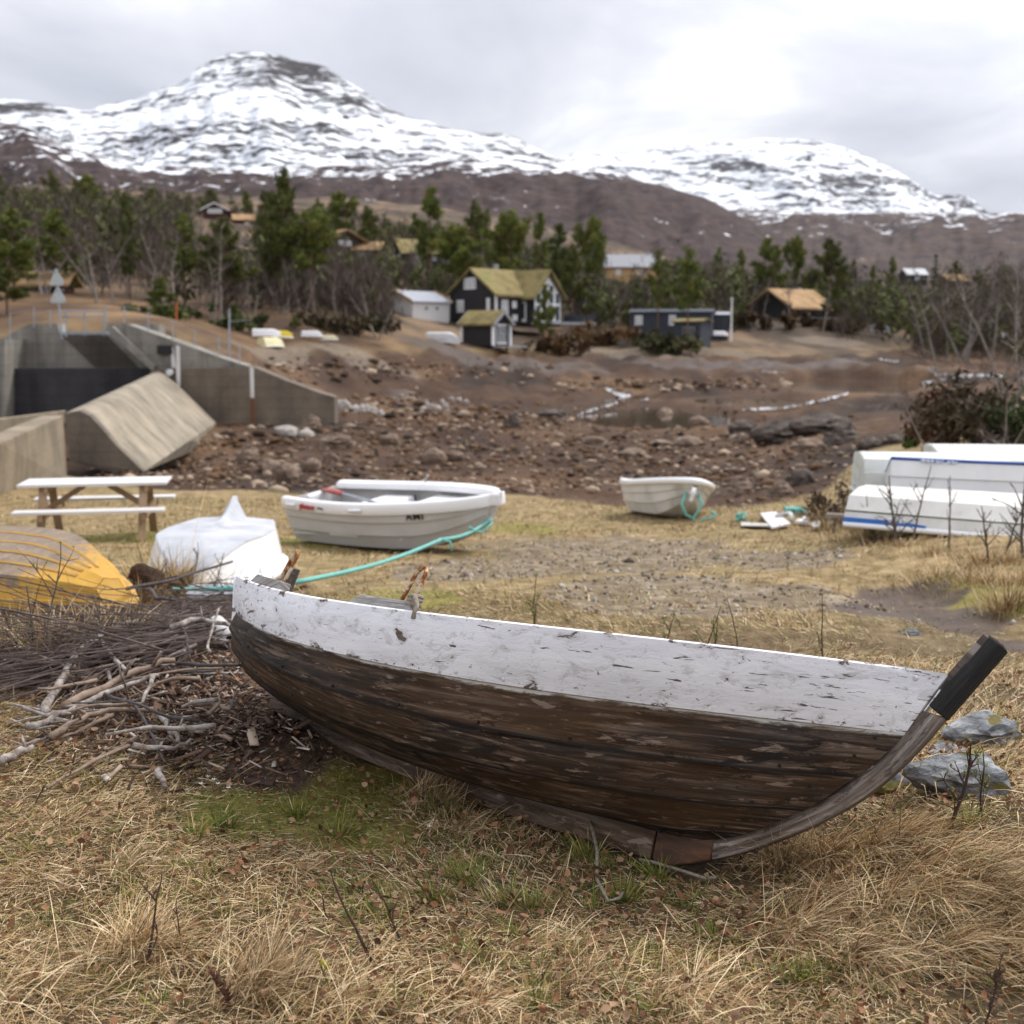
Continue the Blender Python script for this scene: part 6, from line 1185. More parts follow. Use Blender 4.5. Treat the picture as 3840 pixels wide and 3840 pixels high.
# ------------------------------------------------------------------ rocks
def rockmesh(seed, sub=3, flat=.6, rough=.35, layered=0.0):
    bm = bmesh.new(); bmesh.ops.create_icosphere(bm, subdivisions=sub, radius=1.0); rng = np.random.default_rng(seed); pl = rng.normal(0, 1, (9, 3)); pl /= np.linalg.norm(pl, axis=1)[:, None]; dd = rng.uniform(.55, .95, 9); o = rng.uniform(0, 50, 3)
    for v in bm.verts:
        c = np.array(v.co)
        for n_, d in zip(pl, dd):
            q = c @ n_
            if q > d: c = c - n_ * (q - d) * .85
        w_ = fbm(np.array([c[0] * 1.7 + o[0] + c[2]]), np.array([c[1] * 1.7 + o[1] - c[2] * .7]), 3, seed)[0] - .5; w2 = fbm(np.array([c[0] * 5 + o[1]]), np.array([c[1] * 5 + c[2] * 5]), 3, seed + 3)[0] - .5
        c = c * (1 + rough * w_ + rough * .35 * w2 + layered * (math.sin(c[2] * 13 + w_ * 8) * .5)); v.co = Vector((c[0], c[1], c[2] * flat))
    me = bpy.data.meshes.new('rock'); bm.to_mesh(me); bm.free(); me.polygons.foreach_set('use_smooth', [True] * len(me.polygons)); return me
def rockmat(name, a, b_, c_, moss=0.0):
    m, nt, b = newmat(name); g = nn(nt, 'ShaderNodeNewGeometry'); v = nn(nt, 'ShaderNodeMapping'); v.inputs['Scale'].default_value = (1, 1, 2.2); lk(nt, g.outputs['Position'], v.inputs[0]); v = v.outputs[0]
    n1 = noise(nt, v, 3.2, 7, .7, .4); n2 = noise(nt, v, 18, 6, .7, .3); n3 = noise(nt, v, 5.5, 5, .65)
    c = ramp(nt, n1, [(.3, a), (.5, b_), (.7, c_)]); c = mix(nt, .85, c, ramp(nt, n2, [(.34, .18), (.5, .9), (.66, 1.5)]), 'MULTIPLY')
    if moss: c = mix(nt, ramp(nt, n3, [(.53, 0), (.58, moss)]), c, mix(nt, n2, (.05, .045, .008), (.20, .15, .02)))
    lk(nt, c, b.inputs['Base Color']); b.inputs['Roughness'].default_value = .9; bump(nt, b, math_(nt, 'ADD', n2, n1), .7, .02); return m
M['lichen'] = rockmat('lichen_grey_rock', (.07, .073, .078), (.17, .178, .188), (.40, .41, .42), .95); M['brownrock'] = rockmat('brown_lake_rock', (.07, .045, .030), (.17, .115, .08), (.34, .26, .20)); M['palerock'] = rockmat('pale_stone', (.24, .21, .19), (.40, .36, .33), (.56, .52, .49)); M['darkrock'] = rockmat('dark_wet_boulder', (.022, .017, .013), (.075, .056, .044), (.19, .155, .13))
RK = [rockmesh(i, 2, .6, .6) for i in range(5)]; RKF = [rockmesh(10 + i, 2, .34, .6) for i in range(3)]
for me in RK + RKF: me.polygons.foreach_set('use_smooth', [False] * len(me.polygons))
rr = random.Random(12)
def rock(u, v, wpx, label, mat, group=None, Y=None, flat=False, hpx=None, meshes=None, sink=.35):
    g = P(u, v, Y) if Y else G(u, v); z = zg(g.x, g.y); me = rr.choice(meshes or (RKF if flat else RK)).copy(); me.materials.clear(); me.materials.append(mat); o = link(bpy.data.objects.new('rock', me)); s = wpx / FPX * g.y / 2
    hz = (hpx / FPX * g.y / 1.3 / (.34 if flat else .6)) if hpx else s; o.scale = (s, s * rr.uniform(.7, 1.0), hz); o.location = (g.x, g.y + s * .4, z + hz * (.34 if flat else .6) * (1 - 2 * sink) * .6); o.rotation_euler = (0, 0, rr.uniform(-.4, .4)); return tag(o, label, 'rock', group)
LR = [rockmesh(30 + i, 3, .5, .85, .06) for i in range(3)]
for me in LR: me.polygons.foreach_set('use_smooth', [False] * len(me.polygons))
rock(1852, 1408, 150, 'grey lichen-covered rock behind the black stem head', M['lichen'], 'lichen rocks beside the bow', hpx=66, meshes=LR, sink=.2)
rock(1812, 1500, 190, 'big mossy grey rock right of the bow, lower of the lichen rocks', M['lichen'], 'lichen rocks beside the bow', hpx=84, meshes=LR, sink=.22)
rock(1690, 1500, 90, 'small mossy rock half hidden right behind the stem of the old boat', M['lichen'], 'lichen rocks beside the bow', hpx=44, meshes=LR)
rock(1786, 1424, 80, 'thin slab of grey rock between the two larger lichen rocks', M['lichen'], 'lichen rocks beside the bow', hpx=20, meshes=LR)
rock(1722, 1200, 52, 'small flat mossy stone on the grass above the bow', M['lichen'], None, hpx=16, meshes=LR); rock(262, 1212, 70, 'grey stone in the twigs below the yellow boat', M['lichen'], None, hpx=34, meshes=LR); rock(30, 1195, 60, 'grey stone at the left edge below the yellow boat', M['lichen'], None, hpx=24, meshes=LR)
GB = 'boulders in the dry lake bed'
for u, v, w_, h, lab, mt, fl in [
 (1042, 786, 72, 22, 'low black boulder beside the start of the stream', 'darkrock', 0), (970, 806, 40, 34, 'tall pointed dark boulder left of the low black boulder', 'darkrock', 0), (1404, 818, 72, 42, 'dark boulder at the left end of the rock ledges', 'darkrock', 0), (1400, 838, 40, 28, 'red-brown block below the dark boulder of the ledges', 'brownrock', 0),
 (1478, 830, 110, 40, 'broad layered ledge right of the dark boulder', 'darkrock', 1), (1548, 814, 120, 34, 'middle slab of the layered rock ledges', 'darkrock', 1), (1598, 834, 80, 26, 'right end slab of the layered rock ledges', 'darkrock', 1), (1528, 850, 90, 26, 'lower tilted slab in front of the layered ledges', 'brownrock', 1),
 (1512, 915, 70, 50, 'dark rock lump between the small white dinghy and the stacked boats', 'darkrock', 0), (1478, 934, 66, 22, 'flat tilted rock left of the dark lump', 'brownrock', 1), (1400, 930, 80, 26, 'flat grey-brown rock behind the right end of the small white dinghy', 'brownrock', 1), (1690, 838, 60, 22, 'dark rock on the grass above the stacked boats', 'darkrock', 1), (1640, 845, 50, 20, 'dark rock at the edge of the yellow grass patch', 'darkrock', 1),
 (540, 822, 54, 26, 'pale rounded boulder below the end of the retaining wall', 'palerock', 0), (578, 824, 34, 20, 'smaller pale boulder right of the pale rounded one', 'palerock', 0), (590, 804, 44, 18, 'reddish flat boulder at the foot of the retaining wall', 'brownrock', 1),
 (540, 905, 60, 40, 'pale brown boulder left of the AMI dinghy', 'brownrock', 0), (505, 890, 50, 30, 'brown boulder half behind the pale brown one', 'brownrock', 0), (588, 890, 48, 34, 'tilted brown boulder behind the stern of the AMI dinghy', 'brownrock', 0), (618, 872, 40, 24, 'small brown boulder behind the oar blade', 'brownrock', 0), (820, 872, 56, 36, 'squarish grey-brown boulder behind the AMI dinghy', 'brownrock', 0), (860, 868, 40, 22, 'small grey-brown boulder right of the squarish one', 'brownrock', 0),
 (470, 872, 60, 28, 'flat brown boulder right of the spillway block foot', 'brownrock', 1), (630, 840, 70, 22, 'long low boulder in the middle of the rubble', 'brownrock', 1), (735, 838, 50, 26, 'grey boulder in the rubble above the AMI dinghy', 'brownrock', 0), (1195, 862, 70, 18, 'flat pale slab behind the small white dinghy', 'brownrock', 1), (1120, 838, 50, 20, 'low brown boulder left of the flat pale slab', 'brownrock', 0), (1300, 838, 60, 22, 'brown boulder below the stream', 'brownrock', 0), (1254, 790, 40, 26, 'rounded brown boulder standing at the edge of the pool', 'brownrock', 0), (1320, 800, 44, 20, 'grey-brown boulder on the near shore of the pool', 'brownrock', 0)]:
    rock(u, v, w_, lab, M[mt], GB, flat=bool(fl), hpx=h * (.8 if fl else .9), meshes=LR if (fl or mt == 'darkrock') else None)
k = 0
for u, v, w_ in [(642, 758, 22), (662, 752, 18), (684, 756, 22), (704, 754, 16), (640, 776, 24), (660, 772, 20), (682, 776, 22), (702, 770, 16), (646, 796, 30), (672, 796, 24), (694, 792, 20), (655, 786, 16), (676, 764, 14), (718, 768, 14)]:
    rock(u, v, w_ * 1.15, 'pale boulder of the rough stone wall at the end of the retaining wall', M['palerock'], 'stones of the rough wall', hpx=w_ * .9, Y=66)
for u, v, w_ in [(798, 776, 14), (812, 772, 16), (826, 774, 15), (840, 770, 14), (806, 766, 12), (834, 762, 12), (852, 756, 12), (866, 758, 14), (880, 762, 14), (844, 778, 12)]:
    rock(u, v, w_, 'white stone of the loose heap left of the pointed dark boulder', M['palerock'], 'white stones of the loose heap', hpx=w_ * .8)
# loose stones all over the lake bed
def rubble():
    rng = np.random.default_rng(9); protos = []
    for i in range(6):
        me = rockmesh(60 + i, 1, rng.uniform(.4, .8), .5); V = np.array([v.co[:] for v in me.vertices]); Fq = np.array([p.vertices[:] for p in me.polygons]); protos.append((V, Fq)); bpy.data.meshes.remove(me)
    us = []; 
    for cu, cv, su, sv, n in [(640, 880, 380, 40, 900), (300, 880, 90, 16, 260), (620, 830, 260, 25, 600), (1100, 850, 260, 40, 800), (1450, 850, 180, 50, 500), (1100, 790, 300, 20, 500), (760, 770, 160, 20, 350), (1300, 728, 250, 10, 380), (700, 700, 300, 18, 380), (1300, 900, 250, 25, 420), (850, 800, 160, 14, 260), (1480, 960, 120, 20, 200), (330, 905, 160, 14, 260), (900, 920, 500, 14, 420)]:
        us += list(zip(rng.normal(cu, su * .6, int(n * 1.1)), rng.normal(cv, sv * .6, int(n * 1.1))))
    U = np.array(us); U = U[(U[:, 1] > 655) & (U[:, 1] < 1000)]; Yb = np.exp(np.linspace(math.log(14), math.log(160), 420)); VV = []; FF = []; CC = []; b = 0
    k = (U[:, 1] - CEN) / FPX; dy = _c - k * _s; dx = (U[:, 0] - CEN) / FPX / dy; dz = (-_s - k * _c) / dy
    X = dx[:, None] * Yb; Zr = CAMZ + dz[:, None] * Yb; H = Zr - zt(X, np.broadcast_to(Yb, X.shape)); hit = np.argmax(H < 0, 1)
    for i in range(len(U)):
        if hit[i] == 0: continue
        y = Yb[hit[i]]; x = dx[i] * y; lm = lakemask(np.array([x]), np.array([y]))[0]
        if lm < .35: continue
        s = y / FPX * abs(rng.gamma(1.3, 2.3)) * .75 + .025; s = min(s, 15 * y / FPX); V, Fq = protos[rng.integers(6)]; a = rng.uniform(0, 6.28); c, sn = math.cos(a), math.sin(a); Rm = np.array([[c, -sn, 0], [sn, c, 0], [0, 0, 1]]); z = zg(x, y)
        VV.append(V @ Rm.T * np.array([s * rng.uniform(.8, 1.6), s, s * rng.uniform(.7, 1.2)]) + np.array([x, y, z + .1 * s])); FF.append(Fq + b); b += len(V)
        t = rng.random(); base = np.array((.125, .074, .042)) if t < .55 else (np.array((.34, .26, .19)) if t < .82 else np.array((.04, .027, .019))); CC.append(np.tile(base * rng.uniform(.65, 1.35), (len(V), 1)))
    tag(np_mesh('rubble', np.concatenate(VV), np.concatenate(FF), cmat('rubble_stone', .92), None, col=np.concatenate(CC)), 'loose brown stones strewn over the dry lake bed', 'rubble', None, 'stuff')
rubble()
# ------------------------------------------------------------------ turquoise mooring line
def sag(a, b, n=16, s=.1): return [a.lerp(b, t) + Vector((0, 0, -s * math.sin(math.pi * t))) for t in np.linspace(0, 1, n)]
def mooring():
    r = root('mooring_line', (0, 0, 0), 0, 'long turquoise mooring line from the AMI dinghy to the yellow boat', 'rope'); bow = ami.matrix_world @ Vector((amiL + .13, 0, amiD * .64)); kn = P(832, 1018, 12.6); mid = P(560, 1098, 8.6); k0 = P(282, 1112, 8.3); end = P(236, 1134, 8.2)
    for q in (kn,): q.z = max(q.z, zg(q.x, q.y) + .05)
    f = MB(); f.tube(sag(bow, kn, 12, .06), .020, 6); f.tube(sag(bow + Vector((0, .02, -.05)), bow.lerp(kn, .45), 8, .08), .018, 6); f.tube([kn, kn + Vector((.1, -.02, -.02)), kn + Vector((.12, -.03, -.12))], .014, 6); f.tube(sag(kn, mid, 18, .05), .019, 6); f.tube(sag(mid, k0, 14, .02), .018, 6); f.build('line', M['teal'], r, smooth=True)
    f = MB(); rng = np.random.default_rng(3)
    for i in range(7): a = rng.uniform(0, 6.28, 3); f.tube([k0 + Vector((.06 * math.sin(t * 1.0 + a[0]), .05 * math.sin(t * 2 + a[1]), .05 * math.cos(t + a[2]))) for t in np.linspace(0, 6.28, 14)], .017, 6)
    for i in range(9): d = Vector(rng.normal(0, .05, 3)); f.tube([k0, k0 + d * .7 + Vector((.01, 0, -.04)), k0 + d + Vector((.02, 0, -.10))], .006, 4)
    f.build('knot', M['teal'], r, smooth=True); f = MB(); f.tube(sag(k0, end, 8, .02), .020, 6); f.tube(sag(k0 + Vector((0, -.03, -.02)), end + Vector((.03, 0, -.03)), 8, .03), .017, 6); f.build('loop', M['teal'], r, smooth=True)
    st = root('stump', (0, 0, 0), 0, 'rotten brown stump beside the bow of the yellow boat', 'stump'); g = P(275, 1150, 8.3); z = zg(g.x, g.y); st.location = (g.x, g.y, z); me = rockmesh(91, 3, 1.1, .7); me.materials.append(pmat('rotten_wood', [(.3, (.022, .013, .009)), (.6, (.075, .040, .024)), (.8, (.14, .08, .045))], 5, .95, .8, .03)); o = link(bpy.data.objects.new('stump_body', me), st); o.scale = (.17, .15, .15); o.location = (0, 0, .1)
    f = MB()
    for a in range(12): an = a * .52; f.tube([(.1 * math.cos(an), .1 * math.sin(an), .12), (.25 * math.cos(an), .2 * math.sin(an), .1 + .06 * math.sin(a * 2.3)), (.38 * math.cos(an), .3 * math.sin(an), -.02)], [.022, .014, .006], 5)
    f.build('root_strands', me.materials[0], st)['kind'] = 'stuff'
mooring()
# ------------------------------------------------------------------ white boards and odds and ends
def odds():
    def slab(nm, pix, Y, th, mat, lab, cat, group=None):
        q = [P(u, v, Y) for u, v in pix]; g = [G(u, v) for u, v in pix]; f = MB(); f.prism([p + Vector((0, 0, .035)) for p in g], (0, 0, th)); return tag(f.build(nm, mat, None, bevel=.004), lab, cat, group)
    slab('board', [(1434, 976), (1463, 973), (1492, 996), (1456, 1004)], 0, .03, M['gelrim'], 'broad white board lying slanted by the small bushes', 'board'); slab('board', [(1500, 991), (1518, 982), (1552, 985), (1546, 1001), (1534, 1003), (1530, 997)], 0, .03, M['gelrim'], 'white board with a notch right of the slanted one', 'board')
    slab('board', [(1398, 992), (1460, 996), (1462, 999), (1398, 998)], 0, .02, M['gelgrey'], 'long thin grey-white batten under the slanted board', 'board'); slab('board', [(1546, 986), (1574, 989), (1574, 994), (1546, 992)], 0, .02, M['gelgrey'], 'short grey batten behind the notched board', 'board')
    g = G(1488, 985); f = MB(); f.tube([g + Vector((-.16, .1, .06)), g + Vector((-.02, .14, .10)), g + Vector((.03, .05, .11)), g + Vector((.0, -.18, .06))], .035, 6); tag(f.build('pipe', M['gelgrey'], smooth=True), 'bent grey-white pipe between the white boards', 'pipe')
    for (u, v, n, sd, lab) in [(1502, 972, 9, 4, 'tangle of turquoise net rope behind the white boards'), (1397, 982, 4, 5, 'small turquoise rope end in the grass left of the white boards')]:
        g = G(u, v); rng = np.random.default_rng(sd); f = MB()
        for i in range(n): a = rng.uniform(0, 6.28, 3); f.tube([g + Vector((.16 * math.sin(t + a[0]) * (n / 9), .12 * math.sin(t * 1.7 + a[1]), .06 + .05 * math.cos(t * 1.3 + a[2]))) for t in np.linspace(0, 5, 12)], .014, 5)
        tag(f.build('rope', M['teal'], smooth=True), lab, 'rope')
    # pipe and slab under the brushwood
    g = G(440, 1226); f = MB(); f.tube([g + Vector((-.16, .30, .07)), g + Vector((0, 0, .05))], .045, 20, cap=False); o = f.build('drain_pipe', M['gelgrey'], solid=.008, smooth=True); tag(o, 'short end of white drainpipe beside the stern of the old boat', 'pipe'); ax = Vector((.16, -.30, -.02)).normalized(); f = MB(); f.tube([g + Vector((0, 0, .05)) - ax * .03, g + Vector((0, 0, .05)) - ax * .028], .040, 16); f.build('bore_shade_disc', M['black'], o)  # black disc inside the pipe stands in for the shade of its bore
    slab('slab', [(352, 1122), (452, 1118), (452, 1138), (352, 1144)], 0, .04, M['slate'], 'dark grey slab under the near rim of the skeg dinghy', 'slab'); slab('plank', [(556, 1110), (582, 1102), (586, 1107), (562, 1116)], 0, .03, M['tablewood'], 'short tan wooden offcut behind the stern of the old boat', 'plank')
    # ropes at the keel of the old boat
    kp = boatw((-.30, -.035, .06)); f = MB(); g1 = G(1140, 1700); g2 = G(1147, 1718); pts_ = [kp + Vector((0, .02, 0)), kp + Vector((0, -.02, 0)), kp.lerp(g1, .35) + Vector((.004, -.015, 0)), kp.lerp(g1, .7) + Vector((-.012, -.02, .0)), g1 + Vector((-.005, 0, .035)), g2 + Vector((.0, 0, .03)), g2 + Vector((.035, .02, .03)), g2 + Vector((.05, .06, .028))]
    f.tube(pts_, .0055, 7); tag(f.build('rope', M['rope'], smooth=True), 'thin grey rope hanging from the keel of the old boat', 'rope')
    f = MB(); f.tube([G(u, v) + Vector((0, 0, .03)) for u, v in ((1205, 1638), (1232, 1643), (1262, 1652), (1300, 1664), (1330, 1674), (1352, 1672))], .0058, 7); tag(f.build('rope', M['rope'], smooth=True), 'second grey rope end lying in the leaves under the keel', 'rope')
odds()
# ------------------------------------------------------------------ twigs, branches and shoots
def shoot(u, v, vt, label, seed, lean=0.0, forks=4, th=.0045, mat='shoot', buds=0, name='sapling', cat='sapling', group=None, Y=None, spread=.5, leaf=None):
    g = P(u, v, Y) if Y else G(u, v); z = zg(g.x, g.y); h = (v - vt) / FPX * g.y * 1.06; r = root(name, (g.x, g.y, z), 0, label, cat, group); rng = np.random.default_rng(seed); f = MB(); bd = MB()
    st = limb(rng, (0, 0, -.02), (lean, rng.normal(0, .08), 1), h + .02, .02, 9, .085); f.tube(st, [th * (1.25 - i / 10.5) for i in range(10)], 6); tips = [(st, 1.0)]
    for k in range(forks):
        t = rng.uniform(.12, .8); i = min(8, int(t * 9)); c = st[i].lerp(st[i + 1], t * 9 - i); a = rng.uniform(0, 6.28); L = h * rng.uniform(.22, .5) * (1.1 - t * .6); lm = limb(rng, c, (math.cos(a) * spread, math.sin(a) * spread * .5, rng.uniform(.5, 1.0)), L, .05, 5, .13); f.tube(lm, [th * .62 * (1.1 - j / 6) for j in range(6)], 5); tips.append((lm, .7))
        for q in range(2): j = rng.integers(1, 5); l2 = limb(rng, lm[j], Vector(rng.normal(0, .6, 3)) + Vector((0, 0, .5)), L * .3, 0, 3, .1); f.tube(l2, [th * .35] * 3 + [th * .2], 4); tips.append((l2, .5))
    f.build('stem', M[mat], r)
    if buds:
        for pth, s in tips:
            for q in range(buds):
                t = 1 if q == 0 else rng.uniform(.35, 1); n = len(pth) - 1; i = min(n - 1, int(t * n)); c = pth[i].lerp(pth[i + 1], t * n - i); d = Vector(rng.normal(0, 1, 3)).normalized() * .5 + Vector((0, 0, .6))
                l = .012 * rng.uniform(.7, 1.4) * (g.y / 4) ** .5; bd.tube([c, c + d * l * .5, c + d * l], [.0012, l * .30, .0006], 5)
        o = bd.build('buds', leaf or M['bud'], r); o['kind'] = 'stuff'
    return r
M['shoot'] = pmat('dark_red_shoot', [(.3, (.030, .016, .014)), (.7, (.085, .045, .036))], 30, .6, .2, .002); M['bud'] = pmat('green_bud', [(.3, (.10, .13, .02)), (.7, (.24, .28, .06))], 30, .6, 0); M['greyshoot'] = pmat('grey_shoot', [(.3, (.06, .05, .042)), (.7, (.15, .125, .105))], 30, .8, .2, .002)
SH = [(278, 1838, 1640, 'dark upright twig in the grass at lower left', 1, -.05, 2, .0045, 0), (352, 1815, 1690, 'fine forked twig right of the dark upright twig', 2, -.25, 3, .003, 0), (714, 1828, 1612, 'tall dark sapling leaning left in the lower middle', 3, -.22, 1, .0048, 0), (760, 1778, 1640, 'shorter branched twig beside the leaning sapling', 4, -.28, 3, .0036, 0), (618, 1730, 1672, 'tiny twig in the moss left of the leaning sapling', 5, -.15, 1, .0026, 0), (1018, 1870, 1800, 'small dry twig near the bottom edge in the middle', 6, -.15, 1, .0028, 0),
      (1790, 1575, 1372, 'branched budding sapling in front of the lichen rocks', 7, .12, 6, .0058, 2), (1852, 1545, 1395, 'thin budding shoot right of the branched sapling', 8, .05, 4, .0036, 2), (60, 1520, 1466, 'curved dead twig at the left edge of the grass', 9, .5, 1, .0035, 0)]
for u, v, vt, lab, sd, ln, fk, th, bu in SH: shoot(u, v, vt, lab, sd, ln, fk, th, buds=bu)
for u, v, vt, lab, sd, ln, fk in [(1010, 1196, 1085, 'forked budding shoot behind the middle of the old boat', 21, -.12, 4), (1252, 1216, 1148, 'short dark twig pair behind the white plank', 22, .02, 3), (1328, 1226, 1138, 'green shoot behind the white plank, left of the lone straight one', 23, .06, 2), (1345, 1226, 1165, 'low shoot behind the white plank', 26, .25, 2), (1390, 1232, 1136, 'straight budding shoot behind the white plank', 24, .05, 0), (1550, 1246, 1128, 'tall lone shoot behind the bow end of the white plank', 25, .03, 1)]:
    shoot(u, v + 30, vt, lab, sd, ln, fk, .0042, buds=3, group='shoots behind the old boat')
for u, v, vt, lab, sd, ln, fk in [(100, 1265, 1030, 'tall green-budded shoot in front of the yellow boat', 31, -.18, 3), (60, 1250, 1100, 'thin shoot at the left edge before the yellow boat', 32, .1, 4), (180, 1250, 1120, 'leaning shoot before the middle of the yellow boat', 33, .3, 4), (235, 1240, 1140, 'rusty twig cluster before the bow of the yellow boat', 34, .2, 6), (350, 1115, 1020, 'forked grey twig before the skeg dinghy', 35, .3, 6), (395, 1130, 1035, 'branching grey twig in front of the skeg dinghy bow', 36, .35, 7), (440, 1135, 1065, 'bent dark twig left of the stern of the old boat', 37, -.5, 4), (310, 1112, 1040, 'short reddish twig left of the skeg dinghy', 38, -.1, 5)]:
    shoot(u, v, vt, lab, sd, ln, fk, .0055, mat='greyshoot', buds=1 if sd < 33 else 0, spread=.8)
for u, v, vt, lab, sd, ln, fk in [(1688, 1030, 900, 'bushy leafless sapling in front of the blue sticker', 41, .02, 12), (1655, 1027, 935, 'leafless sapling at the stern of the front upturned boat', 42, -.15, 8), (1632, 1012, 920, 'thin leafless sapling left of the stacked boats', 43, -.1, 8), (1790, 1034, 900, 'tall thin sapling in front of the stacked boats', 44, .02, 5), (1930, 1052, 880, 'sapling at the right edge before the stacked boats', 45, -.08, 8), (1865, 1060, 950, 'dry weed stalk in front of the right-hand boats', 46, -.25, 9), (1895, 1045, 940, 'branched dry weed right of the dry weed stalk', 47, .2, 9), (1720, 1022, 880, 'slender sapling before the blue-striped boat', 48, .1, 5), (1570, 1007, 890, 'leafless sapling in the brown bush left of the stack', 49, .1, 9)]:
    shoot(u, v, vt, lab, sd, ln, fk, .013 if sd in (41, 45) else .009, mat='greyshoot', buds=0, group='saplings around the stacked boats', spread=.7)
shoot(632, 1870, 1790, 'drooping yellow-green sprig in the grass at the bottom', 61, -.25, 2, .003, buds=6, name='sprig', cat='plant', leaf=pmat('yellow_green_leaf', [(.3, (.26, .27, .02)), (.7, (.42, .40, .05))], 20, .6, 0)); shoot(440, 1905, 1800, 'rust-brown dried seed head near the bottom edge', 62, .02, 9, .003, buds=8, name='dried_plant', cat='plant', leaf=pmat('rusty_seeds', [(.3, (.06, .025, .016)), (.7, (.15, .07, .045))], 30, .9, 0), spread=.25)
shoot(1855, 1930, 1800, 'blurred brown dried plant at the lower right edge', 63, .05, 8, .003, buds=8, name='dried_plant', cat='plant', leaf=pmat('brown_seeds', [(.3, (.05, .03, .02)), (.7, (.12, .08, .055))], 30, .9, 0), spread=.3)
def branch(pts_, r0, label, mat='birchbark2', name='branch', stubs=2, seed=0, lift=.05):
    rng = np.random.default_rng(seed); P3 = [G(u, v) + Vector((0, 0, lift + l)) for u, v, l in pts_]; Q = []
    for i in range(len(P3) - 1):
        for t in (0, .33, .67): Q.append(P3[i].lerp(P3[i + 1], t) + Vector(rng.normal(0, r0 * .35, 3)))
    Q.append(P3[-1]); n = len(Q); f = MB(); f.tube(Q, [r0 * (1 - .45 * i / n) * rng.uniform(.88, 1.12) for i in range(n)], 9)
    for k in range(stubs): i = rng.integers(2, n - 1); d = Vector(rng.normal(0, 1, 3)); d.z = abs(d.z); d.normalize(); f.tube([Q[i], Q[i] + d * r0 * rng.uniform(2.5, 6)], [r0 * .45, r0 * .25], 6)
    return tag(f.build(name, M[mat], smooth=True), label, 'branch', 'cut branches on the brushwood heap')
M['birchbark2'] = pmat('grey_white_branch_bark', [(.28, (.05, .036, .030)), (.42, (.21, .17, .145)), (.55, (.37, .325, .29)), (.75, (.56, .52, .48))], 26, .85, .5, .004, sc=(1, 1, 1), fine=.5); M['barebranch'] = pmat('peeled_branch_wood', [(.3, (.19, .13, .095)), (.7, (.36, .27, .205))], 22, .8, .4, .003, fine=.4); M['darkbranch'] = pmat('dark_branch', [(.3, (.035, .030, .032)), (.7, (.10, .088, .085))], 22, .8, .4, .003)
branch([(82, 1370, 0), (110, 1330, .03), (130, 1300, .05), (165, 1265, .08), (200, 1240, .09), (260, 1222, .10)], .020, 'long crooked birch branch along the left side of the heap', seed=1, stubs=4)
branch([(190, 1250, .08), (215, 1282, .06), (252, 1305, .02)], .014, 'forked birch branch end below the crooked one', seed=2); branch([(120, 1362, .02), (190, 1338, .05), (260, 1316, .08), (332, 1304, .10)], .021, 'thick peeled branch lying across the middle of the heap', 'barebranch', seed=3)
branch([(52, 1398, 0), (110, 1382, .02), (170, 1360, .04), (250, 1330, .06), (300, 1318, .06)], .017, 'long birch branch below the thick peeled branch', seed=4, stubs=3); branch([(100, 1412, 0), (150, 1388, .02), (210, 1372, .03), (290, 1372, .03)], .015, 'pale peeled stick at the lower left of the heap', 'barebranch', seed=5); branch([(298, 1380, .02), (318, 1402, .02), (338, 1424, 0)], .015, 'short stout birch stick at the lower middle of the heap', seed=6)
branch([(200, 1352, .05), (255, 1372, .05), (285, 1410, .03), (312, 1462, 0)], .008, 'dark thin curved branch running down the front of the heap', 'darkbranch', seed=7, stubs=1); branch([(330, 1242, .12), (380, 1232, .13), (448, 1246, .12)], .017, 'birch branch at the top of the heap near the pipe', seed=8); branch([(336, 1300, .08), (400, 1308, .08), (478, 1304, .07)], .010, 'thin grey branch reaching the stern of the old boat', 'darkbranch', seed=9)
branch([(380, 1360, .03), (410, 1362, .03), (436, 1368, .02)], .013, 'short grey stick in the chips below the stern', 'barebranch', seed=10); branch([(395, 1380, .02), (418, 1360, .03)], .010, 'pale split stick standing in the chips', 'barebranch', seed=11, stubs=0); branch([(290, 1330, .08), (270, 1360, .03)], .011, 'small birch stick in the centre of the heap', seed=12, stubs=0)
branch([(0, 1462, 0), (30, 1450, .01), (64, 1436, .01)], .017, 'grey log end at the left edge of the grass', seed=13, stubs=1); branch([(302, 1472, 0), (312, 1512, 0)], .014, 'short birch stick lying in the grass in front of the heap', seed=14, stubs=0); branch([(205, 1300, .04), (214, 1325, .03)], .009, 'stubby twig under the crooked birch branch', seed=15, stubs=0); branch([(285, 1175, .16), (300, 1190, .15), (330, 1192, .14)], .013, 'short grey bent branch at the top left of the heap', 'darkbranch', seed=16); branch([(240, 1165, .14), (330, 1152, .16), (440, 1120, .2)], .013, 'long grey branch along the top edge of the heap', 'darkbranch', seed=17)
branch([(340, 1215, .1), (352, 1250, .08), (360, 1282, .05)], .007, 'thin curved grey twig hanging over the heap', 'darkbranch', seed=18, stubs=1); branch([(255, 1440, .02), (330, 1446, .02), (360, 1430, .02)], .011, 'broken birch stick at the foot of the heap', seed=19, stubs=1); branch([(345, 1405, .02), (385, 1412, .02)], .012, 'short thick birch piece right of the stout stick', seed=20, stubs=1)
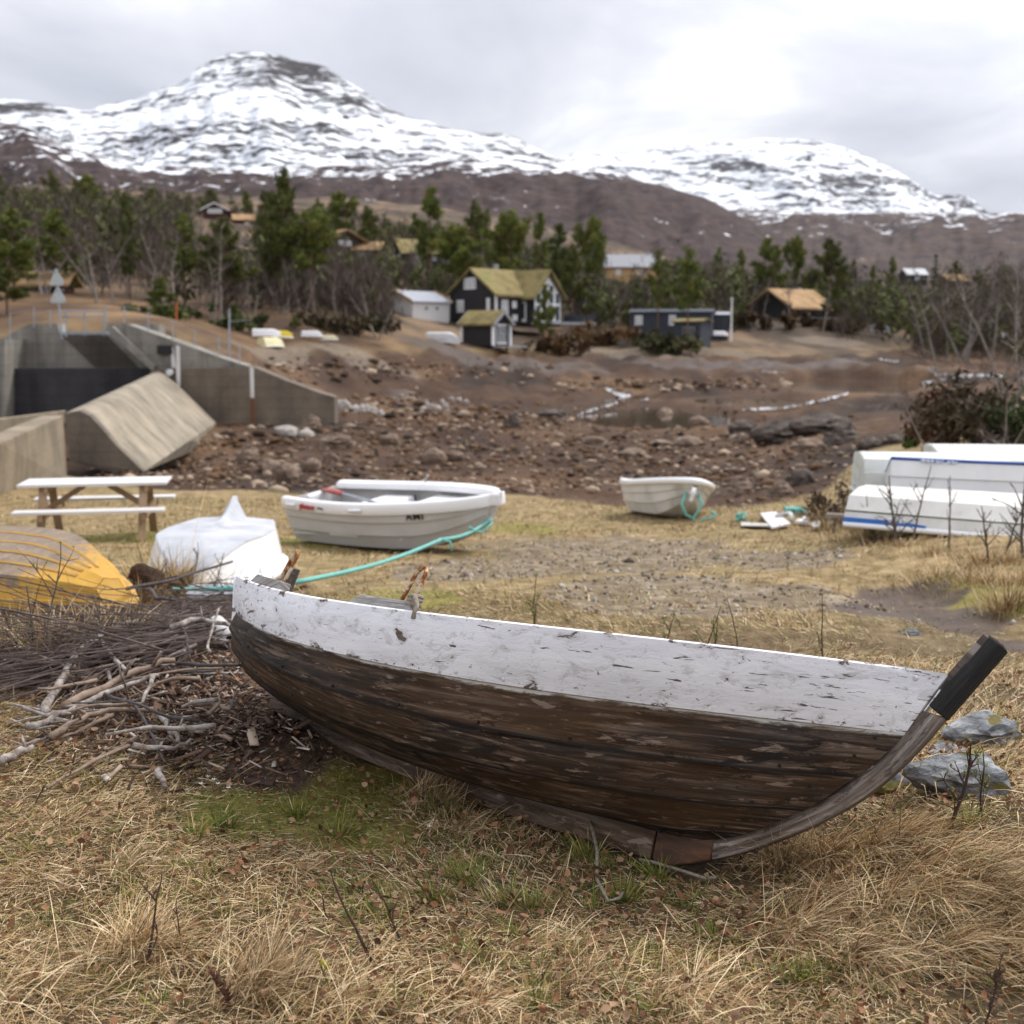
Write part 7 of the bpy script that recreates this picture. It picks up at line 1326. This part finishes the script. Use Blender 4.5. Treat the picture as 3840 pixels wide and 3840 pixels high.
def sticks():
    rng = np.random.default_rng(44)
    for i in range(46):
        u = rng.uniform(90, 470); v = rng.uniform(1225, 1430); 
        if u > 440 and v > 1320 or u < 150 and v < 1290: continue
        a = R(rng.normal(205, 40)); L = rng.uniform(.12, .5); g = G(u, v); p = [g + Vector((0, 0, rng.uniform(.02, .12)))]; d = Vector((math.cos(a), math.sin(a), rng.normal(0, .12)))
        for k in range(5): d = (d + Vector(rng.normal(0, .12, 3))).normalized(); q = p[-1] + d * L / 5; q.z = max(q.z, zg(q.x, q.y) + .012); p.append(q)
        r0 = rng.uniform(.005, .0125); f = MB(); f.tube(p, [r0 * (1 - .08 * k) * rng.uniform(.85, 1.1) for k in range(6)], 7); m_ = ['birchbark2', 'barebranch', 'darkbranch'][rng.integers(3)]
        lab = {'birchbark2': 'cut birch stick with grey-white bark lying loose in the brushwood heap', 'barebranch': 'cut stick with peeled tan wood lying loose in the brushwood heap', 'darkbranch': 'dark cut stick lying loose in the brushwood heap'}[m_]
        tag(f.build('stick', M[m_], smooth=True), lab, 'stick', {'birchbark2': 'loose birch sticks of the heap', 'barebranch': 'loose peeled sticks of the heap', 'darkbranch': 'loose dark sticks of the heap'}[m_])
sticks()
def brushwood():
    """countless thin twigs swept to the left"""
    rng = np.random.default_rng(15); f = MB()
    for i in range(760):
        t = rng.random(); u0 = rng.normal(350, 85); v0 = rng.normal(1204 - (u0 - 365) * .26, 22); u0 = min(u0, 470 if v0 < 1210 else 452); g = G(u0, v0); hz = rng.uniform(.02, .11) * math.exp(-((u0 - 370) / 170) ** 2) + .03; a = R(rng.normal(220, 15)); L = rng.uniform(.5, 1.5) * (1.0 if u0 < 420 else .6)
        th = abs(rng.normal(.0034, .0016)) + .0014; p = g + Vector((0, 0, hz)); d = Vector((math.cos(a), math.sin(a), rng.normal(.02, .1))); Q = [p]
        for k in range(7):
            d = (d + Vector((rng.normal(0, .09), rng.normal(0, .09), rng.normal(-.02, .07)))).normalized(); q = Q[-1] + d * L / 7; q.z = max(q.z, zg(q.x, q.y) + .012 + .1 * hz); Q.append(q)
        f.tube(Q, [th * (1.15 - k / 8.5) for k in range(8)], 4, cap=False)
        for s in range(rng.integers(0, 3)): j = rng.integers(2, 7); dd = (d + Vector(rng.normal(0, .6, 3))).normalized(); f.tube([Q[j], Q[j] + dd * .12, Q[j] + dd * .22 + Vector((0, 0, -.02))], [th * .5, th * .35, th * .2], 3, cap=False)
    tag(f.build('brushwood', pmat('grey_purple_twigs', [(.3, (.050, .036, .032)), (.58, (.14, .105, .092)), (.8, (.29, .24, .21))], 8, .85, .2, .002)), 'heap of thin grey-brown birch twigs swept to the left behind the old boat', 'brushwood', None, 'stuff')
brushwood()
# ------------------------------------------------------------------ grass, leaves and chips
def ground_hits(U, V_, y0=2.2, y1=30):
    Yb = np.exp(np.linspace(math.log(y0), math.log(y1), 200)); k = (V_ - CEN) / FPX; dy = _c - k * _s; dx = (U - CEN) / FPX / dy; dz = (-_s - k * _c) / dy; Z0 = zt(dx[:, None] * Yb, np.broadcast_to(Yb, (len(U), len(Yb)))) if len(U) < 3000 else None
    return dx, dz, Yb, Z0
def inboat(x, y):
    """1 where the old boat's bottom rests on the ground"""
    c, s = math.cos(R(bp.psi)), math.sin(R(bp.psi)); dx, dy = x - bp.X0, y - bp.Y0; a = dx * c + dy * s; b = -dx * s + dy * c; return ((a > -1.95) & (a < .12) & (b > -.03) & (b < .95))
def blades(rng, x, y, L, wd, lean, ang, col, curl=.5, z0=None):
    """bent blades of grass as thin strips: positions, lengths, widths, lean from upright, heading, colours"""
    n = len(x); z = zt(x, y) if z0 is None else z0; K = 4; pts_ = np.empty((n, K, 3)); ts = np.linspace(0, 1, K); th = lean[:, None] * (1 - curl * .6) + curl * lean[:, None] * 1.35 * ts[None]; th = np.minimum(th, 1.72)
    seg = L[:, None] / (K - 1); hx = np.cumsum(np.concatenate([np.zeros((n, 1)), np.sin(th[:, 1:]) * seg], 1), 1); hz = np.cumsum(np.concatenate([np.zeros((n, 1)), np.cos(th[:, 1:]) * seg], 1), 1)
    pts_[..., 0] = x[:, None] + np.cos(ang)[:, None] * hx; pts_[..., 1] = y[:, None] + np.sin(ang)[:, None] * hx; pts_[..., 2] = np.maximum(z[:, None] + hz - .004, z[:, None] + .004 + .002 * ts)
    pa = ang + np.pi / 2 + rng.normal(0, .7, n); side = np.stack([np.cos(pa), np.sin(pa), rng.normal(0, .3, n)], 1)[:, None, :] * wd[:, None, None] * np.array([.9, 1, .75, .12])[None, :, None] * .5
    V = np.stack([pts_ - side, pts_ + side], 2).reshape(-1, 3); base = np.arange(n)[:, None] * (2 * K); f = np.concatenate([np.stack([base[:, 0] + 2 * k, base[:, 0] + 2 * k + 1, base[:, 0] + 2 * k + 3, base[:, 0] + 2 * k + 2], 1) for k in range(K - 1)]); C = np.repeat(col, 2 * K, 0)
    return V, f, C
STRAW = np.array([(.70, .53, .31), (.56, .385, .19), (.30, .175, .078), (.84, .67, .43), (.10, .056, .027), (.40, .245, .112)]); GREEN = np.array([(.11, .15, .026), (.20, .20, .036), (.085, .125, .024), (.29, .26, .065)])
def colours(rng, n, g): c = STRAW[rng.integers(0, 6, n)] * rng.uniform(.7, 1.2, (n, 1)); m = rng.random(n) < g; c[m] = GREEN[rng.integers(0, 4, m.sum())] * rng.uniform(.7, 1.3, (m.sum(), 1)); return c
def sow(rng, n, y0, y1, pw=1.0):
    y = y0 + (y1 - y0) * rng.random(n) ** pw; x = (rng.random(n) * 2 - 1) * (y * .56 + 1.05); return x, y
def grass():
    rng = np.random.default_rng(101); VV = []; FF = []; CC = []; off = 0; leaves = cmat('grass_blades', .8)
    def push(v, f, c):
        nonlocal off
        VV.append(v); FF.append(f + off); CC.append(c); off += len(v)
    def layer(n, y0, y1, Lm, wm, pw, lean0, gbase, tone=1.0):
        x, y = sow(rng, n, y0, y1, pw); lake, grey, green, bark, mud, heath = zones(x, y); den = fbm(x * 1.6, y * 1.6, 4, 71); keep = rng.random(n) < np.clip((den - .22) * 2.6, .12, 1) * (1 - .9 * bark) * (1 - .78 * grey) * (1 - .95 * mud) * (1 - lake)
        keep &= ~inboat(x, y); x, y, green = x[keep], y[keep], green[keep]; m = len(x); hgt = fbm(x * 1.1 + 9, y * 1.1, 3, 77); L = Lm * rng.lognormal(0, .35, m) * (.55 + 1.0 * hgt) * (1 - .45 * green); flow = 6.28 * fbm(x * .5, y * .5, 2, 81) * 1.6; ang = flow + rng.normal(0, .9, m); lean = np.clip(rng.normal(lean0, .28, m), .1, 1.5)
        push(*blades(rng, x, y, L, wm * rng.uniform(.6, 1.4, m) * (y / 3.5) ** .55, lean, ang, colours(rng, m, 1) if False else np.where((rng.random(m) < gbase + .55 * green)[:, None], GREEN[rng.integers(0, 4, m)] * rng.uniform(.7, 1.3, (m, 1)), STRAW[rng.integers(0, 6, m)] * tone * rng.uniform(.65, 1.2, (m, 1)) * (1 - .15 * green)[:, None])))
    layer(335000, 2.1, 5.2, .040, .0021, .85, 1.25, .16); layer(98000, 4.6, 9.5, .052, .0026, .8, 1.05, .22, .80); layer(64000, 8.5, 24, .070, .004, .8, .9, .20, .80); layer(31000, 2.1, 6.5, .11, .0019, .9, 1.32, .03)
    # tussocks: long straw combed one way, thickest at lower right
    def tuft(u, v, n, L, spread, head, hs, lean, g=.02, wd=.0020):
        if L > .17 and v > 1300 and n > 300: L *= .74; lean += .12
        if hs > 3 and g < .3 and v > 1300: head = float(rng.uniform(-1.5, .8)); hs = 1.0; lean = 1.12; spread *= 1.9; L *= .85
        p = G(u, v); r = np.abs(rng.normal(0, spread, n)); a = rng.uniform(0, 6.28, n); x = p.x + r * np.cos(a); y = p.y + r * np.sin(a) * .8; ang = rng.normal(head, hs, n) if hs < 3 else a + rng.normal(0, .5, n); tone = rng.uniform(.85, 1.15)
        push(*blades(rng, x, y, L * rng.lognormal(0, .3, n), wd * rng.uniform(.6, 1.4, n), np.clip(rng.normal(lean, .25, n), .15, 1.45), ang, colours(rng, n, g) * tone, curl=.7))
    E_ = math.pi
    for u, v, n, L, sp, hd, hs, le in [(1690, 1590, 1100, .19, .09, -.5, .5, .85), (1640, 1605, 1000, .19, .09, -.9, .6, .9), (1760, 1630, 1100, .22, .10, -.6, .45, .95), (1830, 1665, 1100, .24, .10, -.7, .45, 1.0), (1560, 1625, 900, .20, .08, -1.6, .8, .8), (1480, 1640, 700, .16, .08, -1.7, .9, .7), (1880, 1700, 1300, .26, .10, -.8, .5, 1.0), (1740, 1690, 1200, .25, .11, -.9, .6, 1.05), (1660, 1720, 1100, .22, .10, -.4, .8, 1.05), (1560, 1700, 900, .20, .09, -1.2, .9, 1.0), (1500, 1760, 900, .20, .09, -.3, .9, 1.0), (1620, 1800, 900, .20, .09, -.8, .7, 1.0), (1780, 1790, 900, .22, .10, -.6, .6, 1.0), (1900, 1800, 900, .25, .1, -.5, .5, .9),
                                    (300, 1790, 900, .15, .07, 0, 9, .8), (250, 1800, 800, .15, .07, .2, 1.2, .8), (640, 1890, 700, .15, .07, 0, 9, .8), (480, 1880, 800, .17, .08, .3, 1.0, .8), (1010, 1780, 350, .10, .05, 0, 9, .9), (800, 1500, 500, .13, .05, -.6, .8, .8), (830, 1520, 350, .12, .05, -.4, .9, .8), (560, 1640, 500, .12, .06, 0, 9, .9), (230, 1640, 500, .12, .06, 0, 9, .9), (60, 1660, 500, .12, .06, 0, 9, .9), (120, 1560, 400, .12, .06, 0, 9, .9), (880, 1560, 400, .11, .05, 0, 9, .9), (1100, 1850, 500, .13, .07, 0, 9, 1.0), (1300, 1870, 600, .14, .07, 0, 9, 1.0), (60, 1870, 700, .17, .08, 0, 9, .8), (900, 1900, 500, .13, .07, 0, 9, .9)]:
        tuft(u, v, n, L, sp, hd, hs, le)
    for u, v, n in [(880, 1668, 120), (960, 1712, 90), (1000, 1720, 100), (820, 1700, 90), (560, 1540, 80), (640, 1580, 90), (420, 1560, 70), (1180, 1700, 90), (1060, 1560, 80), (830, 1540, 80), (300, 1380, 60), (1830, 1560, 150), (1780, 1750, 110), (1500, 1850, 80), (1240, 1660, 70), (1110, 1620, 80), (370, 1580, 60), (1860, 1660, 120), (1020, 1905, 90)]: tuft(u, v, n, .075, .03, 0, 9, .55, .95, .0032)
    for q_ in range(130): tuft(rng.uniform(20, 1900), rng.uniform(1380, 1915) if q_ % 2 else rng.uniform(1600, 1915), 26, .055, .035, 0, 9, .6, .95, .0028)
    for u, v in [(1708, 1500), (1716, 1502), (1724, 1498), (1738, 1490), (1700, 1510)]: tuft(u, v, 5, .34, .012, 0, 9, .12, 0, .0026)   # orange upright straws before the lichen rocks
    for u, v, n, L in [(30, 1230, 420, .22), (90, 1250, 420, .22), (160, 1235, 380, .2), (220, 1220, 380, .2), (290, 1105, 350, .25), (330, 1110, 350, .26), (270, 1140, 300, .2), (1760, 1045, 400, .09), (1840, 1060, 400, .09), (1900, 1060, 500, .10), (1930, 1100, 500, .11), (1700, 1030, 300, .09), (1850, 1100, 500, .10), (1770, 1090, 450, .10), (1560, 1000, 260, .25), (1640, 1015, 300, .25), (600, 1170, 200, .1), (1900, 1150, 400, .2)]: tuft(u, v, n, L, .30 if v < 1110 else .12, 0, 9, .6, .07, .0042)
    o = np_mesh('grass', np.concatenate(VV), np.concatenate(FF), leaves, None, col=np.concatenate(CC)); tag(o, 'matted dry straw-coloured grass with green shoots', 'grass', None, 'stuff')
grass()
def litter():
    rng = np.random.default_rng(55); VV = []; FF = []; CC = []; b = 0
    n = 15500; x, y = sow(rng, n, 2.1, 6.0, .9); den = fbm(x * 1.1, y * 1.1, 3, 91); keep = rng.random(n) < np.clip((den - .32) * 3.2 + .25 * (x > 0), .05, 1); keep &= ~inboat(x, y); x, y = x[keep], y[keep]; z = zt(x, y); outl = np.array([(-.5, 0), (-.25, .26), (.1, .34), (.38, .2), (.56, 0), (.38, -.2), (.1, -.34), (-.25, -.26)])
    for i in range(len(x)):
        s = min(.032, .0195 * rng.lognormal(0, .3)); a = rng.uniform(0, 6.28); tl = Matrix.Rotation(rng.normal(0, .65), 3, 'X') @ Matrix.Rotation(rng.normal(0, .65), 3, 'Y'); R2 = np.array(Matrix.Rotation(a, 3, 'Z') @ tl); cu = rng.uniform(-.9, 1.9); V = np.concatenate([np.array([(px, py, cu * (px * px + py * py)) for px, py in outl]), [(0, 0, -.06)]]) * s
        V = V @ R2.T + np.array([x[i], y[i], z[i] + rng.uniform(.016, .048)]); VV.append(V); FF.append(np.array([(q, (q + 1) % 8, 8) for q in range(8)]) + b); b += 9; base = np.array([(.19, .085, .038), (.25, .13, .068), (.12, .052, .026), (.32, .195, .115)][rng.integers(4)]); CC.append(np.tile(base * rng.uniform(.7, 1.25), (9, 1)))
    tag(np_mesh('fallen_leaves', np.concatenate(VV), np.concatenate(FF), cmat('dead_leaf', .75), None, col=np.concatenate(CC)), 'scattered small brown birch leaves', 'leaves', None, 'stuff')
    # bark chips under and before the brushwood
    VV = []; FF = []; CC = []; b = 0; n = 5200; uu = rng.normal(355, 130, n); vv = rng.normal(1335, 62, n); ok = (uu > -20) & (uu < 640) & (vv > 1195) & (vv < 1500) & ~((uu > 455) & (vv < 1330 + (uu - 520) * .55)); uu, vv = uu[ok], vv[ok]
    q0 = (np.array([G0(u, v, zbase) for u, v in zip(uu[::1], vv[::1])]) if False else None)
    k = (vv - CEN) / FPX; dy = _c - k * _s; sl = (-_s - k * _c) / dy; yy = 1.62 / -sl; xx = (uu - CEN) / FPX / dy * yy
    for it in range(4): zz = zt(xx, yy); yy = (CAMZ - zz) / -sl; xx = (uu - CEN) / FPX / dy * yy
    ok = ~inboat(xx, yy); xx, yy = xx[ok], yy[ok]; zz = zt(xx, yy); box = np.array([(-1, -.5, -.5), (1, -.4, -.5), (1, .4, -.3), (-1, .5, -.5), (-.9, -.3, .5), (.8, -.3, .3), (.9, .3, .5), (-.8, .3, .4)]) * .5; bf = np.array([(0, 3, 2, 1), (4, 5, 6, 7), (0, 1, 5, 4), (2, 3, 7, 6), (0, 4, 7, 3), (1, 2, 6, 5)])
    for i in range(len(xx)):
        L = rng.lognormal(-3.15, .5); Rm = np.array(Matrix.Rotation(rng.uniform(0, 6.28), 3, 'Z') @ Matrix.Rotation(rng.normal(0, .35), 3, 'Y') @ Matrix.Rotation(rng.normal(0, .6), 3, 'X')); V = (box * np.array([L, L * rng.uniform(.14, .5), L * rng.uniform(.05, .14)])) @ Rm.T + np.array([xx[i], yy[i], zz[i] + rng.uniform(.004, .045)]); VV.append(V); FF.append(bf + b); b += 8
        base = np.array([(.045, .026, .019), (.11, .065, .045), (.20, .135, .10), (.36, .28, .21), (.46, .40, .35), (.07, .045, .035)][rng.choice(6, p=[.3, .25, .18, .12, .05, .10])]); CC.append(np.tile(base * rng.uniform(.7, 1.3), (8, 1)))
    tag(np_mesh('bark_chips', np.concatenate(VV), np.concatenate(FF), cmat('bark_chip', .9), None, col=np.concatenate(CC)), 'brown bark chips and wood splinters under the brushwood heap', 'bark chips', None, 'stuff')
    # pebbles of the gravelly track behind the old boat
    n = 12000; x, y = sow(rng, n, 7.0, 15.0, .9); lake, grey, green, bark, mud, heath = zones(x, y); keep = rng.random(n) < np.clip(grey * .9 + mud * .35, 0, 1) ** 1.5; x, y = x[keep], y[keep]; z = zt(x, y); octv = np.array([(1, 0, 0), (0, 1, 0), (-1, 0, 0), (0, -1, 0), (0, 0, .8), (0, 0, -.6)]); octf = np.array([(0, 1, 4), (1, 2, 4), (2, 3, 4), (3, 0, 4), (1, 0, 5), (2, 1, 5), (3, 2, 5), (0, 3, 5)]); m = len(x); s = .012 * rng.lognormal(0, .5, m); a = rng.uniform(0, 6.28, m)
    V = octv[None] * s[:, None, None] * rng.uniform(.6, 1.4, (m, 6, 1)); c, sn = np.cos(a)[:, None], np.sin(a)[:, None]; V = np.stack([V[..., 0] * c - V[..., 1] * sn + x[:, None], V[..., 0] * sn + V[..., 1] * c + y[:, None], V[..., 2] + z[:, None] + .004], -1).reshape(-1, 3)
    base = np.array([(.20, .16, .125), (.36, .32, .28), (.10, .075, .055), (.50, .46, .42)])[rng.choice(4, m, p=[.4, .25, .25, .1])] * rng.uniform(.7, 1.2, (m, 1)); tag(np_mesh('gravel', V, (octf[None] + np.arange(m)[:, None, None] * 6).reshape(-1, 3), cmat('gravel_stone', .9), None, col=np.repeat(base, 6, 0)), 'loose gravel on the worn track behind the old boat', 'gravel', None, 'stuff')
    # small white flowers by the moss
    fl = MB()
    for i, (u, v) in enumerate([(395, 1488), (404, 1494), (412, 1502), (380, 1502), (432, 1510), (810, 1584)]):
        g = G(u, v) + Vector((0, 0, .045)); r = root('flower', g, 0, 'tiny white flower in the moss left of the keel' if i < 5 else 'single white petal in the straw below the keel', 'flower', 'white flowers'); f = MB(); f.tube([(0, 0, -.045), (0, 0, 0)], .001, 4); f.build('stalk', M['bud'], r); f = MB()
        for a in range(5): an = a * 1.257; f.add([(0, 0, 0), (.006 * math.cos(an - .4), .006 * math.sin(an - .4), .003), (.010 * math.cos(an), .010 * math.sin(an), .005), (.006 * math.cos(an + .4), .006 * math.sin(an + .4), .003)], [(0, 1, 2, 3)])
        f.build('petals', M['white'], r)
litter()
